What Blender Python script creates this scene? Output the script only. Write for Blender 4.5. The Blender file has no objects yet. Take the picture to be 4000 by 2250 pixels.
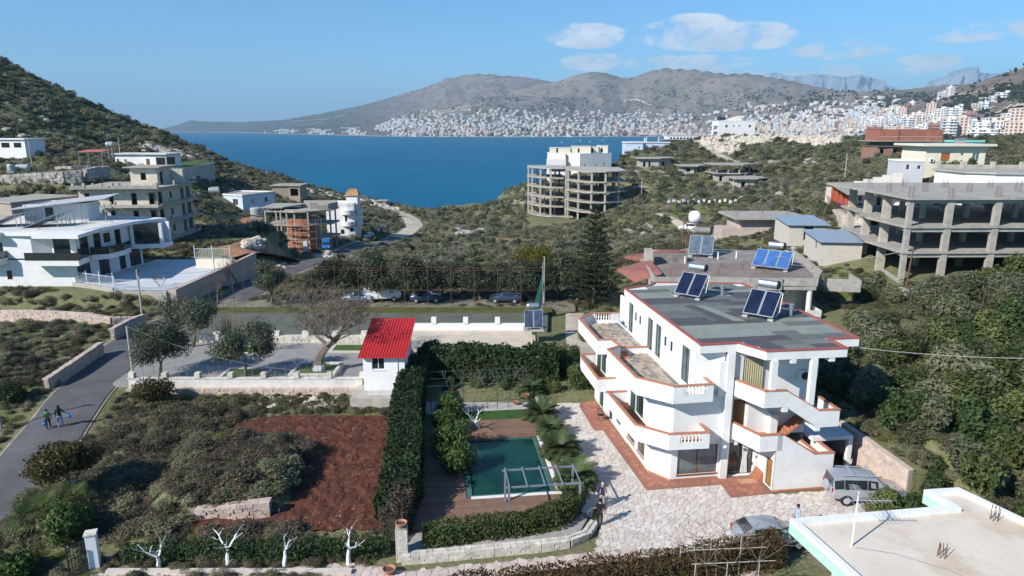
import bpy, bmesh, math, random
import numpy as np
from mathutils import Vector, Matrix
random.seed(7)
RNG = np.random.default_rng(7)
scene = bpy.context.scene
COL = scene.collection
R = math.radians
# ------------------------------------------------------------------ camera
FPX, HORIZON, CAM_H = 2667.0, 502.0, 23.0
PITCH = math.atan((1125 - HORIZON) / FPX)
CP, SP = math.cos(PITCH), math.sin(PITCH)
cam_data = bpy.data.cameras.new("camera")
cam = bpy.data.objects.new("camera", cam_data)
COL.objects.link(cam)
cam.location = (0, 0, CAM_H)
cam.rotation_euler = (math.pi / 2 - PITCH, 0, 0)
cam_data.sensor_width = 36.0
cam_data.lens = 36.0 * FPX / 4000.0
cam_data.clip_start = 0.5
cam_data.clip_end = 120000.0
scene.camera = cam
# ------------------------------------------------------------------ sun, sky, exposure
SUN_EL, SUN_AZ = R(34), R(232)      # azimuth the sun stands at, clockwise from +Y
sun_data = bpy.data.lights.new("sun", 'SUN')
sun_data.energy = 5.0
sun_data.angle = R(0.55)
sun_data.color = (1.0, 0.955, 0.88)
sun = bpy.data.objects.new("sun", sun_data)
COL.objects.link(sun)
sdir = Vector((math.sin(SUN_AZ) * math.cos(SUN_EL), math.cos(SUN_AZ) * math.cos(SUN_EL), math.sin(SUN_EL)))
sun.rotation_euler = sdir.to_track_quat('Z', 'Y').to_euler()
sun.location = (-60, -80, 120)
world = bpy.data.worlds.new("World")
scene.world = world
world.use_nodes = True
wn, wl = world.node_tree.nodes, world.node_tree.links
wn.clear()
w_out = wn.new('ShaderNodeOutputWorld')
w_bg = wn.new('ShaderNodeBackground')
w_bg.inputs['Strength'].default_value = 0.15
sky = wn.new('ShaderNodeTexSky')
sky.sky_type = 'NISHITA'
sky.sun_disc = False
sky.sun_elevation = SUN_EL
sky.sun_rotation = SUN_AZ
sky.altitude = 300
sky.air_density = 1.0
sky.dust_density = 0.05
sky.ozone_density = 4.0
w_tc = wn.new('ShaderNodeTexCoord')
def wmath(op, a, b=None, c=None):
 n = wn.new('ShaderNodeMath')
 n.operation = op
 for i, v in enumerate((a, b, c)):
  if v is None:
   continue
  if isinstance(v, (int, float)):
   n.inputs[i].default_value = v
  else:
   wl.new(v, n.inputs[i])
 return n.outputs[0]
w_sep = wn.new('ShaderNodeSeparateXYZ')
wl.new(w_tc.outputs['Generated'], w_sep.inputs[0])
w_az = wmath('ARCTAN2', w_sep.outputs[0], w_sep.outputs[1])      # radians to the right of +Y
w_el = wmath('ARCSINE', w_sep.outputs[2])
w_comb = wn.new('ShaderNodeCombineXYZ')
wl.new(w_az, w_comb.inputs[0])
wl.new(w_el, w_comb.inputs[1])
def wnoise(scale, sx, sy, detail=6.0, rough=0.6, off=0.0):
 mp = wn.new('ShaderNodeMapping')
 mp.inputs['Scale'].default_value = (sx, sy, 1)
 mp.inputs['Location'].default_value = (off, off * 0.7, 0)
 wl.new(w_comb.outputs[0], mp.inputs[0])
 n = wn.new('ShaderNodeTexNoise')
 n.inputs['Scale'].default_value = scale
 n.inputs['Detail'].default_value = detail
 n.inputs['Roughness'].default_value = rough
 wl.new(mp.outputs[0], n.inputs['Vector'])
 return n.outputs['Fac']
def cloud_mask(cx, cy, rx, ry, amp):
 """a soft body round azimuth/elevation (given as degrees); flat-based: sharper below than above"""
 dx = wmath('DIVIDE', wmath('SUBTRACT', w_az, R(cx)), R(rx))
 dy = wmath('DIVIDE', wmath('SUBTRACT', w_el, R(cy)), R(ry))
 dy2 = wmath('MULTIPLY', dy, wmath('ADD', 1.0, wmath('MULTIPLY', wmath('LESS_THAN', dy, 0.0), 0.5)))
 d = wmath('ADD', wmath('MULTIPLY', dx, dx), wmath('MULTIPLY', dy2, dy2))
 return wmath('MULTIPLY', wmath('MAXIMUM', wmath('SUBTRACT', 1.0, d), 0.0), amp), dy
def deg(px, py):
 r, u = (px - 2000) / FPX, (1125 - py) / FPX
 x, y, z = r, CP + u * SP, -SP + u * CP
 return math.degrees(math.atan2(x, y)), math.degrees(math.atan2(z, math.hypot(x, y)))
cl_total = None
under = None
for (px, py, rx, ry, amp) in [(2290, 150, 3.8, 1.3, 1.25), (2620, 140, 3.4, 1.5, 1.5), (2830, 155, 6.2, 1.5, 1.7), (2700, 100, 3.5, 1.0, 1.2),
                              (2310, 250, 3.2, 1.0, 1.0), (2700, 250, 7, 0.9, 0.95),
                              (3290, 200, 4.0, 1.0, 0.72), (3850, 130, 4.2, 1.0, 0.75), (3620, 260, 3.0, 1.0, 0.75),
                              (3000, 320, 11.0, 1.5, 0.62), (1380, 380, 3.5, 0.35, 0.35), (-1400, 250, 6, 1.4, .8), (5600, 180, 7, 1.3, .8)]:
 az, el = deg(px, py)
 m, dy = cloud_mask(az, el, rx, ry, amp)
 cl_total = m if cl_total is None else wmath('MAXIMUM', cl_total, m)
n1 = wnoise(13.0, 1.0, 2.2, 8.0, 0.62)
n3 = wnoise(38.0, 1.0, 1.5, 6.0, .65, 5.3)
n2 = wnoise(17.0, 1.0, 1.8, 6.0, 0.6, 3.1)
dens = wmath('ADD', wmath('MINIMUM', wmath('MULTIPLY', cl_total, 1.1), 0.66), wmath('MULTIPLY', wmath('SUBTRACT', wmath('MULTIPLY_ADD', n3, 0.55, n1), 0.79), 3.4))
dens = wmath('MULTIPLY', dens, wmath('MINIMUM', wmath('MULTIPLY', cl_total, 3.0), 1.0))
c_ramp = wn.new('ShaderNodeMapRange')
c_ramp.interpolation_type = 'SMOOTHSTEP'
c_ramp.inputs['From Min'].default_value = 0.06
c_ramp.inputs['From Max'].default_value = 0.8
c_ramp.inputs['To Max'].default_value = 0.9
wl.new(dens, c_ramp.inputs['Value'])
tint = wn.new('ShaderNodeMix')
tint.data_type = 'RGBA'
tint.blend_type = 'MULTIPLY'
tint.inputs[0].default_value = 1.0
tint.inputs[7].default_value = (0.37, 0.635, 0.79, 1)
wl.new(sky.outputs[0], tint.inputs[6])
cshade = wn.new('ShaderNodeMix')
cshade.data_type = 'RGBA'
cshade.inputs[6].default_value = (3.5, 4.0, 4.8, 1)
cshade.inputs[7].default_value = (5.7, 5.8, 6.0, 1)
wl.new(wmath('MULTIPLY', wmath('SUBTRACT', n2, 0.34), 2.8), cshade.inputs[0])
w_mix = wn.new('ShaderNodeMix')
w_mix.data_type = 'RGBA'
wl.new(c_ramp.outputs[0], w_mix.inputs[0])
wl.new(tint.outputs[2], w_mix.inputs[6])
wl.new(cshade.outputs[2], w_mix.inputs[7])
wl.new(w_mix.outputs[2], w_bg.inputs['Color'])
wl.new(w_bg.outputs[0], w_out.inputs['Surface'])
vs = scene.view_settings
vs.view_transform = 'Standard'
vs.look = 'None'
vs.gamma = 1.0
vs.exposure = 0.36
vs.use_curve_mapping = False
cy = scene.cycles
cy.use_denoising = True
try:
 cy.denoiser = 'OPENIMAGEDENOISE'
except Exception:
 pass
cy.max_bounces = 6
cy.diffuse_bounces = 3
cy.glossy_bounces = 3
cy.transmission_bounces = 4
cy.transparent_max_bounces = 6
cy.volume_bounces = 0
cy.caustics_reflective = False
cy.caustics_refractive = False
cy.use_adaptive_sampling = True
cy.adaptive_threshold = 0.01
cy.sample_clamp_indirect = 6.0
# ------------------------------------------------------------------ projection helpers: a pixel of the 4000 x 2250 photograph to a real point
def ray(px, py):
 r, u = (px - 2000) / FPX, (1125 - py) / FPX
 return r, CP + u * SP, -SP + u * CP
def at(px, py, z=0.0):
 d = ray(px, py)
 t = (z - CAM_H) / d[2]
 return (d[0] * t, d[1] * t, z)
def aty(px, py, y):
 d = ray(px, py)
 t = y / d[1]
 return (d[0] * t, y, CAM_H + d[2] * t)
# ------------------------------------------------------------------ materials
MATS = {}
def mat(name, col, var=0.18, scale=1.5, rough=0.85, bump=0.0, bscale=12.0, metal=0.0, col2=None, spec=0.3,
  stain=0.0, stain_col=(0.12, 0.1, 0.08), stain_scale=0.35, rnd=0.0, stretch=None, fine=0.12, coat=0.0):
 if name in MATS:
  return MATS[name]
 m = bpy.data.materials.new(name)
 m.use_nodes = True
 n, l = m.node_tree.nodes, m.node_tree.links
 n.clear()
 out = n.new('ShaderNodeOutputMaterial')
 bs = n.new('ShaderNodeBsdfPrincipled')
 l.new(bs.outputs[0], out.inputs[0])
 bs.inputs['Roughness'].default_value = rough
 bs.inputs['Metallic'].default_value = metal
 bs.inputs['Specular IOR Level'].default_value = spec
 if coat:
  bs.inputs['Coat Weight'].default_value = coat
 geo = n.new('ShaderNodeNewGeometry')
 pos = geo.outputs['Position']
 if stretch:
  mp = n.new('ShaderNodeMapping')
  mp.inputs['Scale'].default_value = stretch
  l.new(pos, mp.inputs[0])
  pos2 = mp.outputs[0]
 else:
  pos2 = pos
 def noise(sc, det=5.0, ro=0.6, p=pos2):
  t = n.new('ShaderNodeTexNoise')
  t.inputs['Scale'].default_value = sc
  t.inputs['Detail'].default_value = det
  t.inputs['Roughness'].default_value = ro
  l.new(p, t.inputs['Vector'])
  return t.outputs['Fac']
 def mix(fac, a, b, mode='MIX'):
  x = n.new('ShaderNodeMix')
  x.data_type = 'RGBA'
  x.blend_type = mode
  for s, i in ((fac, 0), (a, 6), (b, 7)):
   if isinstance(s, (int, float)):
    x.inputs[i].default_value = s
   elif isinstance(s, tuple):
    x.inputs[i].default_value = (*s, 1) if len(s) == 3 else s
   else:
    l.new(s, x.inputs[i])
  return x.outputs[2]
 def rng(v, a, b):
  x = n.new('ShaderNodeMapRange')
  x.inputs['From Min'].default_value = a
  x.inputs['From Max'].default_value = b
  l.new(v, x.inputs['Value'])
  return x.outputs[0]
 c2 = col2 if col2 else tuple(min(1.0, c * (1 + var)) for c in col)
 c1 = col if col2 else tuple(c * (1 - var) for c in col)
 c = mix(rng(noise(scale), 0.33, 0.67), c1, c2)
 if fine:
  f = noise(scale * 9, 3.0)
  g = n.new('ShaderNodeMapRange')
  g.inputs['From Min'].default_value = 0.3
  g.inputs['From Max'].default_value = 0.7
  g.inputs['To Min'].default_value = 1 - fine
  g.inputs['To Max'].default_value = 1 + fine
  l.new(f, g.inputs['Value'])
  v = n.new('ShaderNodeVectorMath')
  v.operation = 'SCALE'
  l.new(c, v.inputs[0])
  l.new(g.outputs[0], v.inputs['Scale'])
  c = v.outputs[0]
 if stain:
  s = rng(noise(stain_scale, 6.0, 0.68), 0.52, 0.72)
  k = n.new('ShaderNodeMath')
  k.operation = 'MULTIPLY'
  l.new(s, k.inputs[0])
  k.inputs[1].default_value = stain
  c = mix(k.outputs[0], c, stain_col)
 if rnd:
  oi = n.new('ShaderNodeObjectInfo')
  g = n.new('ShaderNodeMapRange')
  g.inputs['To Min'].default_value = 1 - rnd
  g.inputs['To Max'].default_value = 1 + rnd
  l.new(oi.outputs['Random'], g.inputs['Value'])
  v = n.new('ShaderNodeVectorMath')
  v.operation = 'SCALE'
  l.new(c, v.inputs[0])
  l.new(g.outputs[0], v.inputs['Scale'])
  c = v.outputs[0]
 l.new(c, bs.inputs['Base Color'])
 if bump:
  b = n.new('ShaderNodeBump')
  b.inputs['Strength'].default_value = min(1.0, bump)
  b.inputs['Distance'].default_value = 0.05
  l.new(noise(bscale, 4.0), b.inputs['Height'])
  l.new(b.outputs[0], bs.inputs['Normal'])
 MATS[name] = m
 return m
def leafmat(name, col, col2, rnd=0.3, trans=0.25, scale=0.9):
 """leaf: diffuse + translucent, clump-scale hue change, per-object change"""
 if name in MATS:
  return MATS[name]
 m = bpy.data.materials.new(name)
 m.use_nodes = True
 n, l = m.node_tree.nodes, m.node_tree.links
 n.clear()
 out = n.new('ShaderNodeOutputMaterial')
 oi = n.new('ShaderNodeObjectInfo')
 geo = n.new('ShaderNodeNewGeometry')
 t = n.new('ShaderNodeTexNoise')
 t.inputs['Scale'].default_value = scale
 t.inputs['Detail'].default_value = 4
 l.new(geo.outputs['Position'], t.inputs['Vector'])
 add = n.new('ShaderNodeMath')
 add.operation = 'MULTIPLY_ADD'
 l.new(geo.outputs['Random Per Island'], add.inputs[0])
 add.inputs[1].default_value = 0.5
 mr = n.new('ShaderNodeMapRange')
 mr.inputs['From Min'].default_value = 0.3
 mr.inputs['From Max'].default_value = 0.7
 mr.inputs['To Min'].default_value = -0.1
 mr.inputs['To Max'].default_value = 0.6
 l.new(t.outputs['Fac'], mr.inputs['Value'])
 l.new(mr.outputs[0], add.inputs[2])
 mx = n.new('ShaderNodeMix')
 mx.data_type = 'RGBA'
 l.new(add.outputs[0], mx.inputs[0])
 mx.inputs[6].default_value = (*col, 1)
 mx.inputs[7].default_value = (*col2, 1)
 g = n.new('ShaderNodeMapRange')
 g.inputs['To Min'].default_value = 1 - rnd
 g.inputs['To Max'].default_value = 1 + rnd
 l.new(oi.outputs['Random'], g.inputs['Value'])
 v = n.new('ShaderNodeVectorMath')
 v.operation = 'SCALE'
 l.new(mx.outputs[2], v.inputs[0])
 l.new(g.outputs[0], v.inputs['Scale'])
 d = n.new('ShaderNodeBsdfPrincipled')
 d.inputs['Roughness'].default_value = 0.55
 d.inputs['Specular IOR Level'].default_value = 0.25
 l.new(v.outputs[0], d.inputs['Base Color'])
 tr = n.new('ShaderNodeBsdfTranslucent')
 l.new(v.outputs[0], tr.inputs['Color'])
 ms = n.new('ShaderNodeMixShader')
 ms.inputs[0].default_value = trans
 l.new(d.outputs[0], ms.inputs[1])
 l.new(tr.outputs[0], ms.inputs[2])
 l.new(ms.outputs[0], out.inputs[0])
 MATS[name] = m
 return m
WHITE = mat('white_render', (0.72, 0.71, 0.695), var=0.05, fine=0.03, rough=0.7, stain=0.4, stain_col=(0.5, 0.47, 0.43))
WHITE2 = mat('white_wall_paint', (0.74, 0.74, 0.735), var=0.04, fine=0.03, rough=0.75, stain=0.25, stain_col=(0.5, 0.48, 0.45))
OFFWHITE = mat('weathered_white', (0.62, 0.6, 0.56), var=0.1, fine=0.06, stain=0.5, stain_col=(0.3, 0.28, 0.25))
CREAM = mat('cream_render', (0.72, 0.66, 0.53), var=0.05, fine=0.04, stain=0.25, stain_col=(0.5, 0.45, 0.36))
BEIGE = mat('beige_render', (0.60, 0.53, 0.435), var=0.12, fine=0.06, stain=0.5, stain_col=(0.33, 0.29, 0.24), stain_scale=0.5)
CONC = mat('raw_concrete', (0.36, 0.335, 0.295), var=0.15, fine=0.08, stain=0.55, stain_col=(0.2, 0.18, 0.155), stain_scale=0.45, bump=0.15)
CONC_W = mat('warm_concrete', (0.42, 0.385, 0.335), var=0.15, fine=0.08, stain=0.5, stain_col=(0.27, 0.225, 0.17), stain_scale=0.4, bump=0.15)
CONC_D = mat('dark_concrete', (0.22, 0.2, 0.18), var=0.2, fine=0.1, stain=0.5, stain_col=(0.1, 0.09, 0.085), bump=0.15)
BRICK_M = mat('red_clay_block', (0.42, 0.16, 0.10), var=0.2, fine=0.14, scale=3, rnd=0.12)
BRICK_OLD = mat('old_red_brick', (0.27, 0.15, 0.115), var=0.25, fine=0.18, scale=2.0, stain=0.4, stain_col=(0.25, 0.2, 0.16), rnd=.1)
TERRA = mat('terracotta', (0.42, 0.17, 0.10), var=0.12, fine=0.08, scale=2.5, rnd=0.08)
CAPRED = mat('terracotta_coping', (0.45, 0.19, 0.115), var=0.12, fine=0.08, scale=3, rough=0.6)
REDTRIM = mat('red_roof_edge', (0.33, 0.10, 0.085), var=0.1, fine=0.06, rough=0.6)
GLASS = mat('dark_window_glass', (0.02, 0.026, 0.03), var=0.2, rough=0.06, spec=0.8, fine=0.0)
GLASS2 = mat('sky_reflecting_glass', (0.10, 0.13, 0.14), var=0.25, rough=0.05, spec=1.0, fine=0.0)
DARK = mat('dark_metal', (0.035, 0.036, 0.04), var=0.2, rough=0.5, metal=0.3)
STEEL = mat('grey_steel', (0.33, 0.36, 0.40), var=0.1, rough=0.42, metal=0.5)
STAIN = mat('stainless', (0.62, 0.63, 0.64), var=0.05, rough=0.28, metal=0.85)
RUST = mat('rusty_steel', (0.15, 0.075, 0.05), var=0.3, rough=0.8, fine=0.2, scale=4)
GREENF = mat('green_frame', (0.025, 0.07, 0.062), var=0.12, rough=0.4)
BROWNW = mat('brown_wood', (0.16, 0.075, 0.03), var=0.25, rough=0.5, stretch=(1, 1, 0.2), scale=6)
STONE_W = mat('white_limestone', (0.58, 0.54, 0.47), var=0.2, fine=0.12, scale=2, rnd=0.12, bump=0.3)
STONE_G = mat('grey_limestone', (0.34, 0.325, 0.3), var=0.3, fine=0.2, scale=1.5, rnd=0.2, bump=0.4)
STONE_P = mat('pink_block', (0.50, 0.40, 0.34), var=0.12, fine=0.1, scale=2, rnd=0.14, bump=0.2)
MORTAR = mat('mortar', (0.3, 0.27, 0.235), var=0.15, fine=0.1)
ASPHALT = mat('worn_asphalt', (0.105, 0.103, 0.105), var=0.2, scale=0.35, fine=0.1, rough=0.9, bump=0.15, bscale=60, stain=0.35, stain_col=(0.14, 0.13, 0.12))
EARTH = mat('red_earth', (0.095, 0.033, 0.019), var=0.35, scale=1.0, fine=0.35, bump=0.9, bscale=9)
EARTH_CUT = mat('cut_earth', (0.30, 0.155, 0.09), var=0.35, scale=0.5, fine=0.3, bump=0.8, bscale=3, stain=0.4, stain_col=(0.42, 0.34, 0.25))
GRAVEL = mat('pale_gravel', (0.46, 0.40, 0.32), var=0.2, scale=0.5, fine=0.2, bump=0.4, bscale=8)
BARK = mat('bark', (0.14, 0.11, 0.085), var=0.3, scale=5, fine=0.2, bump=0.5)
BARK_P = mat('pale_bark', (0.24, 0.20, 0.16), var=0.3, scale=3, fine=0.2, bump=0.4)
LIME = mat('lime_wash', (0.74, 0.76, 0.78), var=0.07, scale=6, fine=0.05)
TWIG = mat('dry_twigs', (0.17, 0.125, 0.095), var=0.3, scale=2, fine=0.1)
PLASTIC_W = mat('white_plastic', (0.75, 0.75, 0.74), var=0.03, rough=0.4, fine=0.02)
PVBLUE = mat('solar_glass', (0.011, 0.016, 0.042), var=0.35, scale=1.2, rough=0.16, spec=0.6, fine=0.05)
PVBLUE2 = mat('bright_solar_glass', (0.05, 0.13, 0.33), var=0.2, scale=1.2, rough=0.14, spec=0.6, fine=0.05)
ALU = mat('aluminium_edge', (0.55, 0.57, 0.6), var=0.05, rough=0.4, metal=0.5)
# ------------------------------------------------------------------ mesh building
class MB:
 def __init__(self):
  self.v, self.f, self.m = [], [], []
 def quad(self, a, b, c, d, mi=0):
  i = len(self.v)
  self.v += [tuple(a), tuple(b), tuple(c), tuple(d)]
  self.f.append((i, i + 1, i + 2, i + 3))
  self.m.append(mi)
 def tri(self, a, b, c, mi=0):
  i = len(self.v)
  self.v += [tuple(a), tuple(b), tuple(c)]
  self.f.append((i, i + 1, i + 2))
  self.m.append(mi)
 def box(self, x0, y0, z0, x1, y1, z1, mi=0):
  return self.prism([(x0, y0), (x1, y0), (x1, y1), (x0, y1)], z0, z1, mi)
 def prism(self, poly, z0, z1, mi=0, top=None, bottom=True):
  """closed prism; z0/z1 scalars or per-vertex lists"""
  n = len(poly)
  zz0 = z0 if isinstance(z0, (list, tuple)) else [z0] * n
  zz1 = z1 if isinstance(z1, (list, tuple)) else [z1] * n
  a = sum(poly[i][0] * poly[(i + 1) % n][1] - poly[(i + 1) % n][0] * poly[i][1] for i in range(n))
  if a < 0:
   poly, zz0, zz1 = poly[::-1], list(zz0)[::-1], list(zz1)[::-1]
  i = len(self.v)
  self.v += [(p[0], p[1], z) for p, z in zip(poly, zz0)] + [(p[0], p[1], z) for p, z in zip(poly, zz1)]
  for k in range(n):
   q = (k + 1) % n
   self.f.append((i + k, i + q, i + n + q, i + n + k))
   self.m.append(mi)
  self.f.append(tuple(i + n + k for k in range(n)))
  self.m.append(mi if top is None else top)
  if bottom:
   self.f.append(tuple(i + n - 1 - k for k in range(n)))
   self.m.append(mi)
  return self
 def obox(self, c, size, rz=0.0, mi=0, M=None):
  sx, sy, sz = (s / 2 for s in size)
  mtx = M if M is not None else Matrix.Rotation(rz, 3, 'Z')
  i = len(self.v)
  c = Vector(c)
  for dz in (-sz, sz):
   for dx, dy in ((-sx, -sy), (sx, -sy), (sx, sy), (-sx, sy)):
    self.v.append(tuple(c + mtx @ Vector((dx, dy, dz))))
  for f in ((3, 2, 1, 0), (4, 5, 6, 7), (0, 1, 5, 4), (1, 2, 6, 5), (2, 3, 7, 6), (3, 0, 4, 7)):
   self.f.append(tuple(i + k for k in f))
   self.m.append(mi)
  return self
 def bar(self, a, b, w, h=None, mi=0):
  """square bar from a to b"""
  a, b = Vector(a), Vector(b)
  d = b - a
  L = d.length
  if L < 1e-6:
   return self
  h = h or w
  q = d.to_track_quat('X', 'Z').to_matrix()
  return self.obox((a + b) / 2, (L, w, h), M=q, mi=mi)
 def tube(self, pts, rad, seg=6, mi=0, cap=True):
  pts = [Vector(p) for p in pts]
  n = len(pts)
  rr = rad if isinstance(rad, (list, tuple)) else [rad] * n
  i0 = len(self.v)
  for k in range(n):
   d = (pts[min(k + 1, n - 1)] - pts[max(k - 1, 0)])
   if d.length < 1e-9:
    d = Vector((0, 0, 1))
   d.normalize()
   if k == 0:
    ex = d.orthogonal().normalized()
   else:
    ex = ex - d * ex.dot(d)
    ex = ex.normalized() if ex.length > 1e-6 else d.orthogonal().normalized()
   ey = d.cross(ex)
   for s in range(seg):
    a = 2 * math.pi * s / seg
    self.v.append(tuple(pts[k] + ex * (math.cos(a) * rr[k]) + ey * (math.sin(a) * rr[k])))
  for k in range(n - 1):
   for s in range(seg):
    t = (s + 1) % seg
    self.f.append((i0 + k * seg + s, i0 + k * seg + t, i0 + (k + 1) * seg + t, i0 + (k + 1) * seg + s))
    self.m.append(mi)
  if cap:
   self.f.append(tuple(i0 + (n - 1) * seg + s for s in range(seg)))
   self.f.append(tuple(i0 + seg - 1 - s for s in range(seg)))
   self.m += [mi, mi]
  return self
 def lathe(self, prof, c=(0, 0, 0), seg=16, mi=0, axis='Z'):
  """prof: list of (r, h)"""
  i0 = len(self.v)
  for r, h in prof:
   for s in range(seg):
    a = 2 * math.pi * s / seg
    p = (r * math.cos(a), r * math.sin(a), h)
    if axis == 'X':
     p = (h, p[0], p[1])
    elif axis == 'Y':
     p = (p[1], h, p[0])
    self.v.append((c[0] + p[0], c[1] + p[1], c[2] + p[2]))
  for k in range(len(prof) - 1):
   for s in range(seg):
    t = (s + 1) % seg
    self.f.append((i0 + k * seg + s, i0 + k * seg + t, i0 + (k + 1) * seg + t, i0 + (k + 1) * seg + s))
    self.m.append(mi)
  if prof[0][0] > 1e-4:
   self.f.append(tuple(i0 + seg - 1 - s for s in range(seg)))
   self.m.append(mi)
  if prof[-1][0] > 1e-4:
   self.f.append(tuple(i0 + (len(prof) - 1) * seg + s for s in range(seg)))
   self.m.append(mi)
  return self
 def rock(self, c, size, seed=0, mi=0):
  """uneven 12-20 face boulder"""
  rg = random.Random(seed)
  i0 = len(self.v)
  ph = (1 + 5 ** .5) / 2
  vs_ = [(-1, ph, 0), (1, ph, 0), (-1, -ph, 0), (1, -ph, 0), (0, -1, ph), (0, 1, ph), (0, -1, -ph), (0, 1, -ph), (ph, 0, -1), (ph, 0, 1), (-ph, 0, -1), (-ph, 0, 1)]
  fs = [(0, 11, 5), (0, 5, 1), (0, 1, 7), (0, 7, 10), (0, 10, 11), (1, 5, 9), (5, 11, 4), (11, 10, 2), (10, 7, 6), (7, 1, 8), (3, 9, 4), (3, 4, 2), (3, 2, 6), (3, 6, 8), (3, 8, 9), (4, 9, 5), (2, 4, 11), (6, 2, 10), (8, 6, 7), (9, 8, 1)]
  for v in vs_:
   k = (0.65 + 0.5 * rg.random()) / 1.9
   self.v.append((c[0] + v[0] * k * size[0], c[1] + v[1] * k * size[1], c[2] + v[2] * k * size[2]))
  for f in fs:
   self.f.append(tuple(i0 + k for k in f))
   self.m.append(mi)
  return self
 def add(self, verts, faces, mi=0):
  i = len(self.v)
  self.v += [tuple(v) for v in verts]
  self.f += [tuple(i + k for k in f) for f in faces]
  self.m += [mi] * len(faces)
  return self
 def mesh(self, name, mats, smooth=False):
  me = bpy.data.meshes.new(name)
  me.from_pydata(self.v, [], self.f)
  for mm in (mats if isinstance(mats, (list, tuple)) else [mats]):
   me.materials.append(mm)
  if any(self.m):
   me.polygons.foreach_set('material_index', self.m)
  if smooth:
   me.polygons.foreach_set('use_smooth', [True] * len(me.polygons))
  me.update()
  return me
 def build(self, name, mats, parent=None, smooth=False, **kw):
  return link(name, self.mesh(name, mats, smooth), parent, **kw)
def link(name, data, parent=None, loc=None, rz=0.0, label=None, cat=None, group=None, kind=None):
 o = bpy.data.objects.new(name, data)
 COL.objects.link(o)
 if loc is not None:
  o.location = loc
 if rz:
  o.rotation_euler = (0, 0, rz)
 if parent is not None:
  o.parent = parent
 return tag(o, label, cat, group, kind)
def tag(o, label=None, cat=None, group=None, kind=None):
 if label:
  o['label'] = label
 if cat:
  o['category'] = cat
 if group:
  o['group'] = group
 if kind:
  o['kind'] = kind
 return o
def thing(name, label, cat, loc=(0, 0, 0), rz=0.0, group=None):
 return link(name, None, None, loc, rz, label, cat, group)
def copy_tree(o, loc=None, rz=None, label=None, group=None, parent=None):
 c = o.copy()
 COL.objects.link(c)
 if parent is not None:
  c.parent = parent
 if loc is not None:
  c.location = loc
 if rz is not None:
  c.rotation_euler = (o.rotation_euler[0], o.rotation_euler[1], rz)
 if label:
  c['label'] = label
 if group:
  c['group'] = group
 for ch in list(o.children):
  copy_tree(ch, parent=c)
 return c
def np_mesh(name, verts, faces, mats, smooth=False, mi=None):
 """fast mesh from numpy arrays; faces (n,k) all the same size"""
 me = bpy.data.meshes.new(name)
 verts = np.ascontiguousarray(verts, dtype=np.float32)
 faces = np.ascontiguousarray(faces, dtype=np.int32)
 n, k = faces.shape
 me.vertices.add(len(verts))
 me.vertices.foreach_set('co', verts.ravel())
 me.loops.add(n * k)
 me.loops.foreach_set('vertex_index', faces.ravel())
 me.polygons.add(n)
 me.polygons.foreach_set('loop_start', np.arange(0, n * k, k, dtype=np.int32))
 try:
  me.polygons.foreach_set('loop_total', np.full(n, k, dtype=np.int32))
 except Exception:
  pass
 for mm in (mats if isinstance(mats, (list, tuple)) else [mats]):
  me.materials.append(mm)
 if mi is not None:
  me.polygons.foreach_set('material_index', np.ascontiguousarray(mi, dtype=np.int32))
 if smooth:
  me.polygons.foreach_set('use_smooth', np.ones(n, dtype=bool))
 me.update(calc_edges=True)
 me.validate()
 return me
# ------------------------------------------------------------------ walls with openings
def wall(mb, p, q, z0, z1, holes=(), t=0.22, mi=0, reveal=None):
 """outer skin of a wall from p to q (outside on the right when walking p->q), real openings with reveals t deep"""
 p, q = Vector((p[0], p[1])), Vector((q[0], q[1]))
 L = (q - p).length
 d = (q - p) / L
 nn = Vector((d.y, -d.x))
 us = sorted({0.0, L, *[max(0, min(L, h[0])) for h in holes], *[max(0, min(L, h[1])) for h in holes]})
 zs = sorted({z0, z1, *[max(z0, min(z1, h[2])) for h in holes], *[max(z0, min(z1, h[3])) for h in holes]})
 def P(u, z, depth=0.0):
  a = p + d * u - nn * depth
  return (a.x, a.y, z)
 for i in range(len(us) - 1):
  for j in range(len(zs) - 1):
   um, zm = (us[i] + us[i + 1]) / 2, (zs[j] + zs[j + 1]) / 2
   if any(h[0] < um < h[1] and h[2] < zm < h[3] for h in holes):
    continue
   mb.quad(P(us[i], zs[j]), P(us[i + 1], zs[j]), P(us[i + 1], zs[j + 1]), P(us[i], zs[j + 1]), mi)
   mb.quad(P(us[i + 1], zs[j], t), P(us[i], zs[j], t), P(us[i], zs[j + 1], t), P(us[i + 1], zs[j + 1], t), mi)
 r = mi if reveal is None else reveal
 for h in holes:
  a, b, c, e = h[:4]
  mb.quad(P(a, c), P(a, c, t), P(a, e, t), P(a, e), r)
  mb.quad(P(b, c, t), P(b, c), P(b, e), P(b, e, t), r)
  mb.quad(P(a, e), P(a, e, t), P(b, e, t), P(b, e), r)
  mb.quad(P(a, c, t), P(a, c), P(b, c), P(b, c, t), r)
 return P
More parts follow.
